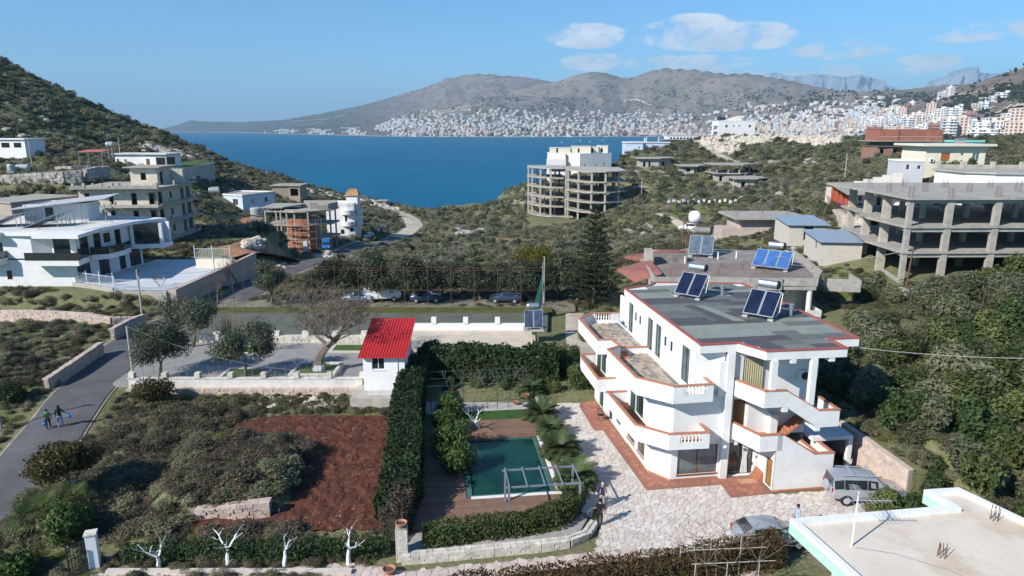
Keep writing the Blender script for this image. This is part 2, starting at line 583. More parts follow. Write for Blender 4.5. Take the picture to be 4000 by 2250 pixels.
def window(parent, P, h, frame=DARK, pane=GLASS, depth=0.12, fw=0.06, mull=1, trans=0, name='window', sill=None, label=None):
 """frame object with a pane sub-part, set in a wall opening; P from wall()"""
 a, b, c, e = h[:4]
 mb = MB()
 def fb(u0, u1, z0, z1):
  o, i = depth - 0.03, depth + 0.04
  vs_ = [P(u0, z0, o), P(u1, z0, o), P(u1, z1, o), P(u0, z1, o), P(u0, z0, i), P(u1, z0, i), P(u1, z1, i), P(u0, z1, i)]
  mb.add(vs_, [(0, 1, 2, 3), (7, 6, 5, 4), (0, 4, 5, 1), (1, 5, 6, 2), (2, 6, 7, 3), (3, 7, 4, 0)])
 fb(a, a + fw, c, e)
 fb(b - fw, b, c, e)
 fb(a + fw, b - fw, c, c + fw)
 fb(a + fw, b - fw, e - fw, e)
 for k in range(1, mull + 1):
  u = a + (b - a) * k / (mull + 1)
  fb(u - fw / 2, u + fw / 2, c + fw, e - fw)
 for k in range(1, trans + 1):
  z = c + (e - c) * k / (trans + 1)
  fb(a + fw, b - fw, z - fw / 2, z + fw / 2)
 w = mb.build(name, frame, parent, label=label)
 g = MB()
 dd = depth + 0.01
 g.quad(P(a + fw, c + fw, dd), P(b - fw, c + fw, dd), P(b - fw, e - fw, dd), P(a + fw, e - fw, dd))
 g.build('pane', pane, w)
 if sill:
  s = MB()
  o, i = -0.06, 0.02
  vs_ = [P(a - .06, c - .06, o), P(b + .06, c - .06, o), P(b + .06, c, o), P(a - .06, c, o), P(a - .06, c - .06, i), P(b + .06, c - .06, i), P(b + .06, c, i), P(a - .06, c, i)]
  s.add(vs_, [(0, 1, 2, 3), (7, 6, 5, 4), (0, 4, 5, 1), (1, 5, 6, 2), (2, 6, 7, 3), (3, 7, 4, 0)])
  s.build('sill', sill, w)
 return w
# ------------------------------------------------------------------ terrain: heights from measured ground points
SEA_Z = -22.0
GP = []          # (x, y, z)
def gp(px, py, z):
 GP.append(at(px, py, z))
def gpd(px, py, y):
 GP.append(aty(px, py, y))
for x in (-28, -14, 0, 14, 20):
 for y in (20, 33, 46, 56):
  GP.append((x, y, 0.0))
for x, y in ((-60, 20), (-40, 5), (0, 0), (40, 5), (80, 20), (-100, 10), (120, 10)):
 GP.append((x, y, 0.5))
for a in [(0, 2000, -.2), (150, 1700, .35), (0, 1650, .4), (300, 1560, .6), (0, 1500, 1.3), (200, 1480, .95), (430, 1400, .8), (150, 1350, 1.5), (0, 1300, 2), (0, 1150, 1.6), (600, 1190, 1.4),
          (0, 1085, 3.5), (300, 1100, 3.5), (400, 1250, 1.2), (560, 1245, 1.0), (760, 1185, .9), (950, 1100, .7), (1100, 1070, .2), (1250, 1030, -1.5), (1300, 968, -5.0), (1443, 940, -7.0), (1560, 935, -8),
          (1620, 880, -9.5), (1480, 800, -12.5), (1560, 817, -19), (1100, 985, -4.2), (1250, 985, -4.8), (950, 985, -1.2), (900, 905, 2.0), (960, 860, 1.0), (1350, 918, -6.3), (920, 815, 3), (1030, 800, 2.2),
          (1110, 770, .6), (60, 870, 8.3), (220, 850, 8.0), (620, 940, 3.2), (770, 930, 2.8), (500, 960, 3.4),
          (1400, 1000, -2.5), (1700, 1000, -3.5), (1700, 900, -8), (1900, 850, -9), (1750, 835, -14), (1690, 824, -21.5), (1600, 815, -21.5), (1760, 808, -21.5), (1880, 802, -21.5), (1972, 759, -20), (2008, 739, -17), (2055, 732, -13),
          (2200, 870, -7.4), (2150, 845, -6.4), (2300, 790, -3), (2400, 760, 0), (2510, 775, 1.0), (2500, 850, -1.2), (2700, 905, -2), (2050, 1000, -3), (2300, 1000, -1.5), (2500, 1000, .8), (2900, 930, 3.9),
          (3000, 800, 3.6), (2800, 800, 2.0), (3300, 835, 8), (3200, 880, 6.6), (3340, 990, 5.6), (3450, 900, 6.3), (3510, 1115, 4.5), (3700, 1150, 5), (4000, 1050, 5.6), (3400, 1250, 3.7), (3300, 1400, 2.6), (3800, 1400, 4), (4000, 1600, 3.6),
          (3700, 1800, 2.4), (3950, 1900, 1.6), (3500, 1600, 2.6), (3600, 1300, 3.9), (2100, 1130, .7), (2400, 1100, .5), (2900, 1150, 1.0), (3250, 1150, 2.6), (1300, 1130, .7), (1700, 1120, .3), (4300, 1300, 6), (4300, 1000, 9)]:
 gp(*a)
for a in [(0, 235, 300), (200, 350, 310), (400, 430, 315), (620, 520, 322), (800, 600, 330), (1000, 680, 352), (1200, 740, 368), (1400, 778, 378), (-400, 40, 290), (-900, -100, 280),
          (0, 600, 190), (200, 480, 235), (200, 600, 190), (100, 400, 245), (570, 655, 195), (400, 560, 240), (700, 690, 190), (60, 690, 150), (200, 692, 145), (320, 690, 142), (100, 760, 130), (60, 570, 195),
          (720, 620, 250), (950, 700, 260), (1150, 745, 290), (850, 690, 225), (640, 690, 178), (-300, 700, 150), (-300, 500, 190), (-300, 900, 110),
          (2200, 690, 290), (2380, 655, 310), (2443, 612, 350), (2500, 607, 390), (2600, 605, 395), (2500, 645, 300), (2690, 700, 250), (2900, 735, 230), (3100, 700, 210), (3250, 662, 190), (3540, 612, 188), (3400, 565, 255),
          (3650, 672, 150), (2800, 547, 415), (3000, 540, 390), (2900, 585, 340), (3250, 560, 330), (2680, 560, 420), (2600, 580, 410), (3600, 560, 250), (3900, 640, 170), (4000, 590, 200), (4200, 600, 170), (4300, 520, 260), (3500, 545, 330), (3900, 560, 300),
          (2700, 640, 300), (3000, 620, 290), (2300, 730, 262), (3100, 780, 165)]:
 gpd(*a)
for px, py, d, z in [(0, 235, 400, 10), (400, 430, 410, -5), (800, 600, 420, -24), (1200, 740, 440, -30), (1400, 778, 450, -34), (-600, 100, 420, 10), (1700, 800, 460, -36), (2000, 740, 420, -36),
                     (2250, 660, 390, -30), (2443, 612, 440, -28), (2600, 570, 500, -18), (2800, 530, 520, 4), (3000, 530, 500, 6), (3250, 550, 480, 8), (3600, 550, 480, 8), (4200, 520, 480, 10), (2100, 700, 340, -24)]:
 x, y, _ = aty(px, py, d)
 GP.append((x, y, z))
GP += [(-80, 86, 1.6), (-92, 82, 2.2), (-72, 80, 1.5), (-64, 84, 1.4), (-52, 80, 1.2), (-76, 98, 3.3), (-90, 100, 5), (-110, 90, 5), (-46, 76, 1.1)]
GP = np.array(GP)
def _rbf_fit(P):
 n = len(P)
 d = np.hypot(P[:, None, 0] - P[None, :, 0], P[:, None, 1] - P[None, :, 1])
 A = np.zeros((n + 3, n + 3))
 A[:n, :n] = -np.sqrt(d * d + 16.0) - 0.0 * d
 A[np.arange(n), np.arange(n)] -= 0.4
 A[:n, n] = 1
 A[:n, n + 1:n + 3] = P[:, :2] / 100
 A[n, :n] = 1
 A[n + 1:, :n] = P[:, :2].T / 100
 b = np.zeros(n + 3)
 b[:n] = P[:, 2]
 return np.linalg.solve(A, b)
_W = _rbf_fit(GP)
def _vnoise(x, y, s, seed=0):
 """cheap smooth noise in -1..1"""
 a = np.sin(x / s * 1.7 + y / s * 0.6 + seed * 1.3) + np.sin(-x / s * 0.9 + y / s * 1.9 + seed * 2.1 + 1.7) + np.sin(x / s * 2.7 + y / s * 2.3 + seed) * .6 + np.sin(x / s * 3.9 - y / s * 3.1 + seed * .7) * .4
 return a / 3.0
PADS = [(-2.0, 38, 25, 18.6, 0, -0.02, 5.0),
  (15, 50, 9, 15, R(8), -0.02, 2.5),
  (-14, 69, 20, 11, 0, 0.55, 4.0),
  (-62, 95, 16, 11, 0, 2.9, 3.0),
  (-62, 128, 13, 14, R(8), 3.0, 5.0),
  (-49, 162, 8, 11, 0, -4.6, 4.0),
  (22, 245, 15, 16, R(15), -7.0, 8.0),
  (-18.8, 42.6, 2.9, 3.8, R(6), 1.15, 1.8),
  (-.51, 43.94, 2.25, 3.65, R(7), -1.7, .6)]
def hz(x, y):
 x, y = np.asarray(x, float), np.asarray(y, float)
 sh = x.shape
 xf, yf = x.ravel(), y.ravel()
 out = np.zeros(len(xf))
 n = len(GP)
 for s in range(0, len(xf), 20000):
  xs, ys = xf[s:s + 20000], yf[s:s + 20000]
  d2 = (xs[:, None] - GP[None, :, 0]) ** 2 + (ys[:, None] - GP[None, :, 1]) ** 2
  out[s:s + 20000] = -np.sqrt(d2 + 16.0) @ _W[:n] + _W[n] + (xs * _W[n + 1] + ys * _W[n + 2]) / 100
 amp = np.clip((yf - 60) / 120, 0, 1) * 0.7 + np.clip((-xf + yf * .2 - 60) / 80, 0, 1) * np.clip((yf - 140) / 60, 0, 1) * 1.5
 out += amp * (_vnoise(xf, yf, 14) * .6 + _vnoise(xf, yf, 5, 3) * .3)
 for cx, cy_, hw, hd, rot, z, fe in PADS:
  dx, dy = xf - cx, yf - cy_
  u = dx * math.cos(rot) + dy * math.sin(rot)
  v = -dx * math.sin(rot) + dy * math.cos(rot)
  q = np.hypot(np.maximum(np.abs(u) - hw, 0), np.maximum(np.abs(v) - hd, 0)) / fe
  w = np.clip(1 - q, 0, 1)
  w = w * w * (3 - 2 * w)
  out = out * (1 - w) + z * w
 return out.reshape(sh)
def hz1(x, y):
 return float(hz(np.array([x]), np.array([y]))[0])
def on_ground(px, py, ymax=520):
 """first hit of a pixel's ray with the terrain"""
 d = ray(px, py)
 ys = np.geomspace(15, ymax, 900)
 t = ys / d[1]
 xs, zs = d[0] * t, CAM_H + d[2] * t
 below = np.nonzero(zs < hz(xs, ys))[0]
 k = below[0] if len(below) else len(ys) - 1
 return float(xs[k]), float(ys[k]), hz1(xs[k], ys[k])
na, nr = 420, 330
ang = np.linspace(R(-56), R(56), na)
rad = np.geomspace(9, 640, nr)
AA, RR = np.meshgrid(ang, rad)
GX, GY = RR * np.sin(AA), RR * np.cos(AA) - 6
GZ = hz(GX, GY)
idx = np.arange(na * nr).reshape(nr, na)
gf = np.stack([idx[:-1, :-1], idx[:-1, 1:], idx[1:, 1:], idx[1:, :-1]], -1).reshape(-1, 4)
GROUND_M = bpy.data.materials.new('scrubland_ground')
GROUND_M.use_nodes = True
def ground_nodes(m):
 n, l = m.node_tree.nodes, m.node_tree.links
 n.clear()
 out = n.new('ShaderNodeOutputMaterial')
 bs = n.new('ShaderNodeBsdfPrincipled')
 bs.inputs['Roughness'].default_value = 0.95
 bs.inputs['Specular IOR Level'].default_value = 0.1
 l.new(bs.outputs[0], out.inputs[0])
 geo = n.new('ShaderNodeNewGeometry')
 def noise(sc, det=6, ro=.62):
  t = n.new('ShaderNodeTexNoise')
  t.inputs['Scale'].default_value = sc
  t.inputs['Detail'].default_value = det
  t.inputs['Roughness'].default_value = ro
  l.new(geo.outputs['Position'], t.inputs['Vector'])
  return t.outputs['Fac']
 def rng(v, a, b):
  x = n.new('ShaderNodeMapRange')
  x.inputs['From Min'].default_value = a
  x.inputs['From Max'].default_value = b
  l.new(v, x.inputs['Value'])
  return x.outputs[0]
 def mix(f, a, b):
  x = n.new('ShaderNodeMix')
  x.data_type = 'RGBA'
  l.new(f, x.inputs[0])
  for s, i in ((a, 6), (b, 7)):
   if isinstance(s, tuple):
    x.inputs[i].default_value = (*s, 1)
   else:
    l.new(s, x.inputs[i])
  return x.outputs[2]
 c = mix(rng(noise(.08), .4, .6), (0.165, 0.165, 0.085), (0.21, 0.185, 0.12))
 c = mix(rng(noise(.5), .35, .65), c, (0.125, 0.145, 0.055))
 c = mix(rng(noise(2.2), .5, .75), c, (0.23, 0.19, 0.13))
 c = mix(rng(noise(.22, 8, .7), .60, .68), c, (0.30, 0.27, 0.23))
 l.new(c, bs.inputs['Base Color'])
 b = n.new('ShaderNodeBump')
 b.inputs['Strength'].default_value = 0.8
 b.inputs['Distance'].default_value = 0.2
 l.new(noise(3.0), b.inputs['Height'])
 l.new(b.outputs[0], bs.inputs['Normal'])
ground_nodes(GROUND_M)
link('ground', np_mesh('ground', np.stack([GX.ravel(), GY.ravel(), GZ.ravel()], 1), gf, GROUND_M, smooth=True), kind='structure')
# ------------------------------------------------------------------ sea
SEA_M = bpy.data.materials.new('sea_water')
SEA_M.use_nodes = True
n_, l_ = SEA_M.node_tree.nodes, SEA_M.node_tree.links
n_.clear()
o_ = n_.new('ShaderNodeOutputMaterial')
b_ = n_.new('ShaderNodeBsdfPrincipled')
b_.inputs['Roughness'].default_value = 0.5
b_.inputs['Specular IOR Level'].default_value = 0.06
l_.new(b_.outputs[0], o_.inputs[0])
g_ = n_.new('ShaderNodeNewGeometry')
mp_ = n_.new('ShaderNodeMapping')
mp_.inputs['Scale'].default_value = (1.0, 0.35, 1.0)
mp_.inputs['Rotation'].default_value = (0, 0, R(-8))
l_.new(g_.outputs['Position'], mp_.inputs[0])
t_ = n_.new('ShaderNodeTexNoise')
t_.inputs['Scale'].default_value = 0.0045
t_.inputs['Detail'].default_value = 7
t_.inputs['Roughness'].default_value = .6
l_.new(mp_.outputs[0], t_.inputs['Vector'])
t2_ = n_.new('ShaderNodeTexNoise')
t2_.inputs['Scale'].default_value = 0.12
t2_.inputs['Detail'].default_value = 8
t2_.inputs['Roughness'].default_value = .7
l_.new(mp_.outputs[0], t2_.inputs['Vector'])
m_ = n_.new('ShaderNodeMix')
m_.data_type = 'RGBA'
r_ = n_.new('ShaderNodeMapRange')
r_.inputs['From Min'].default_value = .35
r_.inputs['From Max'].default_value = .65
ad_ = n_.new('ShaderNodeMath')
ad_.operation = 'MULTIPLY_ADD'
l_.new(t2_.outputs['Fac'], ad_.inputs[0])
ad_.inputs[1].default_value = 0.5
sb_ = n_.new('ShaderNodeMath')
sb_.operation = 'SUBTRACT'
l_.new(t_.outputs['Fac'], sb_.inputs[0])
sb_.inputs[1].default_value = 0.25
l_.new(sb_.outputs[0], ad_.inputs[2])
l_.new(ad_.outputs[0], r_.inputs['Value'])
l_.new(r_.outputs[0], m_.inputs[0])
m_.inputs[6].default_value = (0.003, 0.098, 0.19, 1)
m_.inputs[7].default_value = (0.006, 0.13, 0.24, 1)
l_.new(m_.outputs[2], b_.inputs['Base Color'])
bp_ = n_.new('ShaderNodeBump')
bp_.inputs['Strength'].default_value = 0.35
bp_.inputs['Distance'].default_value = 0.6
l_.new(t2_.outputs['Fac'], bp_.inputs['Height'])
l_.new(bp_.outputs[0], b_.inputs['Normal'])
sea = MB()
sea.quad((-30000, 150, SEA_Z), (30000, 150, SEA_Z), (30000, 40000, SEA_Z), (-30000, 40000, SEA_Z))
sea.build('sea', SEA_M, kind='structure')
# ------------------------------------------------------------------ far shore: layers of hills read off their skylines
def interp(tab, px):
 xs, ys = zip(*tab)
 return np.interp(px, xs, ys)
SHORE = [(560, 9500), (650, 9500), (950, 8600), (1100, 6700), (1300, 5200), (1500, 4150), (1900, 3760), (2200, 3860), (2480, 4050), (2700, 3900), (3000, 2700), (3300, 1500), (3600, 900), (4100, 700), (4600, 650)]
LAYERS = [  # skyline, ridge distance table, foot distance (None = shore), profile power
 ([(640, 507), (700, 503), (760, 488), (815, 468), (870, 474), (980, 478), (1150, 470), (1300, 445), (1450, 415), (1500, 402), (1600, 374), (1700, 345), (1760, 318), (1850, 302), (1920, 303), (2050, 313), (2150, 330), (2300, 365), (2500, 430), (2700, 500)],
     [(640, 10200), (1000, 10000), (1300, 8600), (1700, 6900), (2000, 6400), (2700, 6400)], None, 1.25),
 ([(1500, 520), (1800, 440), (1950, 380), (2100, 335), (2150, 330), (2220, 308), (2290, 296), (2340, 297), (2400, 312), (2450, 308), (2480, 298), (2546, 280), (2661, 285), (2782, 301), (2850, 298), (2912, 307), (3021, 327), (3136, 352), (3250, 375), (3500, 420), (3700, 500)],
     [(1500, 5900), (2500, 5600), (3100, 4700), (3700, 4300)], None, 1.35),
 ([(1350, 515), (1550, 470), (1700, 432), (1800, 405), (1880, 388), (1950, 380), (2100, 383), (2200, 388), (2300, 415), (2450, 450), (2700, 490)],
     [(1350, 4900), (2000, 4800), (2700, 4700)], None, 0.85),
 ([(2500, 505), (2650, 465), (2800, 430), (2950, 395), (3060, 375), (3145, 361), (3300, 365), (3417, 359), (3566, 343), (3678, 339), (3850, 345), (4200, 360), (4600, 380)],
     [(2500, 4300), (2900, 3700), (3300, 3000), (3700, 2700), (4600, 2600)], None, 1.25),
 ([(3250, 500), (3400, 440), (3520, 400), (3600, 358), (3680, 338), (3760, 310), (3850, 280), (3920, 256), (4000, 237), (4150, 190), (4400, 120), (4700, 60)],
     [(3250, 1900), (3600, 1500), (4000, 1250), (4700, 1150)], 'near', 0.95)]
def zfar(px, D):
 """height of the far land; px is an azimuth (photo column on the horizon), D distance"""
 px, D = np.asarray(px, float), np.asarray(D, float)
 sh = interp(SHORE, px)
 z = np.where(D < sh, SEA_Z - 6, SEA_Z + 1.5 + np.maximum(D - sh, 0) * 0.006)
 for sky_t, dist_t, foot, pw in LAYERS:
  lo, hi = sky_t[0][0], sky_t[-1][0]
  Dr = interp(dist_t, px)
  Df = sh + 60 if foot is None else Dr * 0.40
  zr = CAM_H + (HORIZON - interp(sky_t, px)) / FPX * Dr
  t = np.clip((D - Df) / np.maximum(Dr - Df, 1), 0, 1)
  base = SEA_Z + 2
  zl = base + (zr - base) * t ** pw * (0.82 + 0.18 * t)
  nz = _vnoise(px * 7, D, 330, 2) * .5 + _vnoise(px * 9, D, 120, 5) * .25 + _vnoise(px * 3.1, D * .4, 70, 8) * .25
  zl = zl + nz * np.minimum(t * 3, 1) * (1 - t) ** .5 * (zr - base) * 0.11
  zl = np.where(D > Dr, zr - (D - Dr) * 0.22, zl)
  zl = np.where(D < Df, SEA_Z - 8, zl)
  edge = np.clip((px - lo) / 60, 0, 1) * np.clip((hi - px) / 60, 0, 1)
  zl = np.where(edge > 0, SEA_Z - 8 + (zl - SEA_Z + 8) * np.minimum(1, edge * 1.0 + .0), -200)
  z = np.maximum(z, zl)
 return z
def far_xy(px, D):
 a = np.arctan((np.asarray(px, float) - 2000) / FPX / CP)
 return D * np.tan(a), D * np.ones_like(a)
pxs = np.concatenate([np.linspace(560, 4700, 560)])
ds = np.geomspace(520, 12500, 230)
PXG, DG = np.meshgrid(pxs, ds)
ZG = zfar(PXG, DG)
XG, YG = far_xy(PXG, DG)
na2, nr2 = len(pxs), len(ds)
idx = np.arange(na2 * nr2).reshape(nr2, na2)
ff = np.stack([idx[:-1, :-1], idx[:-1, 1:], idx[1:, 1:], idx[1:, :-1]], -1).reshape(-1, 4)
zq = ZG.ravel()[ff].max(1)
ff = ff[zq > SEA_Z - 1.0]
FARM = bpy.data.materials.new('limestone_hill')
FARM.use_nodes = True
def far_nodes(m):
 n, l = m.node_tree.nodes, m.node_tree.links
 n.clear()
 out = n.new('ShaderNodeOutputMaterial')
 bs = n.new('ShaderNodeBsdfPrincipled')
 bs.inputs['Roughness'].default_value = 1.0
 bs.inputs['Specular IOR Level'].default_value = 0.0
 l.new(bs.outputs[0], out.inputs[0])
 geo = n.new('ShaderNodeNewGeometry')
 def noise(sc, det=8, ro=.65):
  t = n.new('ShaderNodeTexNoise')
  t.inputs['Scale'].default_value = sc
  t.inputs['Detail'].default_value = det
  t.inputs['Roughness'].default_value = ro
  l.new(geo.outputs['Position'], t.inputs['Vector'])
  return t.outputs['Fac']
 def rng(v, a, b):
  x = n.new('ShaderNodeMapRange')
  x.inputs['From Min'].default_value = a
  x.inputs['From Max'].default_value = b
  l.new(v, x.inputs['Value'])
  return x.outputs[0]
 def mix(f, a, b):
  x = n.new('ShaderNodeMix')
  x.data_type = 'RGBA'
  l.new(f, x.inputs[0])
  for s, i in ((a, 6), (b, 7)):
   if isinstance(s, tuple):
    x.inputs[i].default_value = (*s, 1)
   else:
    l.new(s, x.inputs[i])
  return x.outputs[2]
 c = mix(rng(noise(.004), .4, .62), (0.255, 0.205, 0.19), (0.165, 0.145, 0.12))
 c = mix(rng(noise(.02), .54, .62), c, (0.075, 0.08, 0.05))
 c = mix(rng(noise(.035, 8, .7), .60, .66), c, (0.38, 0.34, 0.29))
 sp = n.new('ShaderNodeSeparateXYZ')
 l.new(geo.outputs['Position'], sp.inputs[0])
 dv = n.new('ShaderNodeMath')
 dv.operation = 'DIVIDE'
 l.new(sp.outputs[0], dv.inputs[0])
 l.new(sp.outputs[1], dv.inputs[1])
 c = mix(rng(dv.outputs[0], -.10, -.26), c, mix(rng(noise(.012), .42, .6), (0.05, 0.06, 0.05), (0.11, 0.10, 0.09)))
 l.new(c, bs.inputs['Base Color'])
 b = n.new('ShaderNodeBump')
 b.inputs['Strength'].default_value = 1.0
 b.inputs['Distance'].default_value = 14
 l.new(noise(.02), b.inputs['Height'])
 l.new(b.outputs[0], bs.inputs['Normal'])
far_nodes(FARM)
link('far_hills', np_mesh('far_hills', np.stack([XG.ravel(), YG.ravel(), ZG.ravel()], 1), ff, FARM, smooth=True), kind='structure')
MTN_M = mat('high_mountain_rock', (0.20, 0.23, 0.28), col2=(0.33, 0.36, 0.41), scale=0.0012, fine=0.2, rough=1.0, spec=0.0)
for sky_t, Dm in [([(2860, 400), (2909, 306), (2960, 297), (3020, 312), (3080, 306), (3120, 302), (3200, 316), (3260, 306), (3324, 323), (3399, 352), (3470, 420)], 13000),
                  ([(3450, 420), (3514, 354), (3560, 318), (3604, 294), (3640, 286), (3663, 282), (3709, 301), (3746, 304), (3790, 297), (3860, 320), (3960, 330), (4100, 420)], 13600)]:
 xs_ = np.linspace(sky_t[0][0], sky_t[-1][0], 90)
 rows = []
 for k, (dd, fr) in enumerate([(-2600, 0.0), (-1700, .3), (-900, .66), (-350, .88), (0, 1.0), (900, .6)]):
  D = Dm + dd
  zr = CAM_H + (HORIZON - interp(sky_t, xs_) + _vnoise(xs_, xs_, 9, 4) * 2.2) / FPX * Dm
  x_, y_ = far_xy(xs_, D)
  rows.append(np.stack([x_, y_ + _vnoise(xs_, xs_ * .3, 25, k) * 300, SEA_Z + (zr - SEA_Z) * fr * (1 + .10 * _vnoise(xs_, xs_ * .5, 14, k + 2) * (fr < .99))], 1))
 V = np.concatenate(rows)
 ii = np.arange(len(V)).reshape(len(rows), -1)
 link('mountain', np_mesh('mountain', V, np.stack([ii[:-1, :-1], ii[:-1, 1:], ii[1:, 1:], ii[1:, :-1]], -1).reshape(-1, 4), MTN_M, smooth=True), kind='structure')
# ------------------------------------------------------------------ air
HAZE = MB()
HAZE.box(-29000, -300, -46, 29000, 39500, 1420)
hm = bpy.data.materials.new('haze_air')
hm.use_nodes = True
hn, hl = hm.node_tree.nodes, hm.node_tree.links
hn.clear()
ho = hn.new('ShaderNodeOutputMaterial')
hv = hn.new('ShaderNodeVolumePrincipled')
hv.inputs['Color'].default_value = (0.5, 0.77, 1.0, 1)
hv.inputs['Density'].default_value = 6.8e-5
hv.inputs['Anisotropy'].default_value = 0.0
hl.new(hv.outputs[0], ho.inputs['Volume'])
HAZE.build('haze', hm, kind='stuff')
# ------------------------------------------------------------------ town across the bay
def far_hit(px, py):
 D = np.geomspace(530, 11000, 1500)
 zr = CAM_H + (HORIZON - py) / FPX * D
 k = np.nonzero(zfar(np.full_like(D, px), D) >= zr)[0]
 return float(D[k[0]]) if len(k) else 9000.0
TOWN_COLS = [mat('town_white', (0.70, 0.69, 0.67), var=.05, scale=.02, fine=0), mat('town_cream', (0.68, 0.60, 0.50), var=.05, scale=.02, fine=0),
             mat('town_peach', (0.62, 0.47, 0.38), var=.06, scale=.02, fine=0), mat('town_grey', (0.50, 0.51, 0.53), var=.08, scale=.02, fine=0),
             mat('town_pale_blue', (0.52, 0.60, 0.68), var=.06, scale=.02, fine=0), mat('town_brick', (0.36, 0.19, 0.15), var=.1, scale=.05, fine=0)]
COL_NAMES = ['white', 'cream', 'peach', 'grey', 'pale blue', 'red brick']
TOWN_WIN = mat('town_window', (0.13, 0.15, 0.18), var=.3, scale=.05, fine=0, rough=.4)
TOWN_ROOF = mat('town_roof', (0.40, 0.37, 0.34), var=.15, scale=.03, fine=0)
def block_mesh(w, d, h, style, rg):
 """an apartment block seen from afar: shell, window openings, balcony slabs, roof hut. Front towards -Y."""
 mb = MB()
 fl = max(1, int(round(h / 3.2)))
 fh = h / fl
 mb.box(-w / 2, -d / 2, -8, w / 2, d / 2, h, 0)
 mb.box(-w / 2 + .4, -d / 2 + .4, h, w / 2 - .4, d / 2 - .4, h + .15, 2)
 if h > 8:
  a = rg.uniform(-w / 4, w / 8)
  mb.box(a, -d / 4, h + .1, a + w * .28, d / 5, h + 2.7, 0)
 n = max(2, int(w / 3.4))
 for f in range(fl):
  z = f * fh
  for k in range(n):
   u = -w / 2 + (k + .5) * w / n
   if style == 1 and k % 3 == 1:
    continue
   ww = 1.5 if style == 1 else 1.05
   mb.quad((u - ww, -d / 2 - .04, z + .5), (u + ww, -d / 2 - .04, z + .5), (u + ww, -d / 2 - .04, z + fh * .82), (u - ww, -d / 2 - .04, z + fh * .82), 1)
  for k in range(max(1, int(d / 5))):
   v = -d / 2 + (k + .5) * d / max(1, int(d / 5))
   for sx in (-1, 1):
    x = sx * (w / 2 + .04)
    mb.quad((x, v + sx * -.9, z + .9), (x, v + sx * .9, z + .9), (x, v + sx * .9, z + fh * .8), (x, v + sx * -.9, z + fh * .8), 1)
  if style == 1 and f:
   mb.box(-w / 2 - .3, -d / 2 - 1.3, z - .1, w / 2 + .3, -d / 2 - .03, z + .95, 0)
  elif style == 2 and f:
   for s in (-1, 1):
    mb.box(s * w * .3 - w * .17, -d / 2 - 1.2, z - .1, s * w * .3 + w * .17, -d / 2 - .03, z + .9, 0)
 return mb
rgt = random.Random(11)
protos = []
for i in range(36):
 c = rgt.choices(range(6), [42, 24, 13, 11, 8, 3])[0]
 w, d, h = rgt.uniform(11, 25), rgt.uniform(10, 16), rgt.choice([7, 8, 10, 13, 13, 16, 19, 22, 26])
 if h > 18:
  w = rgt.uniform(13, 20)
 mbp = block_mesh(w, d, h, rgt.choice([0, 1, 1, 2]), rgt)
 protos.append((mbp, mbp.mesh('town_block', [TOWN_COLS[c], TOWN_WIN, TOWN_ROOF]), c, w, d, h))
low = [i for i, p in enumerate(protos) if p[5] <= 10]
high = [i for i, p in enumerate(protos) if p[5] > 10]
spots = []
tries = 0
grid = {}
while len(spots) < 2100 and tries < 60000:
 tries += 1
 px = rgt.uniform(1500, 3420) if rgt.random() > .12 else rgt.uniform(1080, 1600)
 sh = float(interp(SHORE, px))
 depth = 1500 if 1700 < px < 2650 else 1150
 if px < 1600:
  depth = 900
 q = rgt.random() ** (1.55 if px > 1600 else 1.2)
 D = sh + 45 + q * depth
 if px > 3000:
  D = sh + 45 + rgt.random() ** 1.2 * 1600
  if D < 560:
   continue
 if px < 1560 and (math.sin(px * .05) + math.sin(D * .01)) < 0.2:
  continue
 z = float(zfar(px, D))
 if z > 165 or z < SEA_Z + .5:
  continue
 if rgt.random() < max(0, (z - 30) / 120):
  continue
 x, y = far_xy(px, D)
 key = (int(x // 26), int(y // 26))
 if key in grid:
  continue
 grid[key] = 1
 pool = high if (z < 10 + 25 * rgt.random()) and rgt.random() < .72 else low
 if px < 1600:
  pool = low
 spots.append((float(x), float(y), z, rgt.choice(pool), math.atan2(-float(x), float(y)) + rgt.uniform(-.35, .35), px, D))
for k in range(430):
 px, py = rgt.uniform(2950, 4080), rgt.uniform(455, 556)
 if py < 400 + abs(3400 - px) * .06 + 60:
  continue
 D = far_hit(px, py)
 if D > 3500 or px > 3700 and rgt.random() < .6:
  continue
 x, y = far_xy(px, D)
 key = (int(x // 22), int(y // 22))
 if key in grid:
  continue
 grid[key] = 1
 spots.append((float(x), float(y), float(zfar(px, D)), rgt.choice(high if rgt.random() < .6 else low), math.atan2(-float(x), float(y)) + rgt.uniform(-.3, .3), px, D))
spots.sort(key=lambda s: -protos[s[3]][3] * protos[s[3]][5] / s[1] ** 2)
single, rest = spots[:256], spots[256:]
for (x, y, z, k, rz, px, D) in single:
 _, me, c, w, d, h = protos[k]
 place = 'on the waterfront' if D - float(interp(SHORE, px)) < 260 else ('on the slope' if z > 25 else 'among the roofs of the flat town')
 size = 'tall' if h > 18 else ('mid-height' if h > 10 else 'low')
 side = 'beyond the bay' if px < 2600 else 'behind the boulder ridge'
 link('apartment_block', me, None, (x, y, z), rz, '%s %s apartment block %s %s' % (size, COL_NAMES[c], place, side), 'building', 'apartment blocks of the far town')
mats_all = TOWN_COLS + [TOWN_WIN, TOWN_ROOF]
Vs, Fs, Ms = [], [], []
off = 0
cache = {}
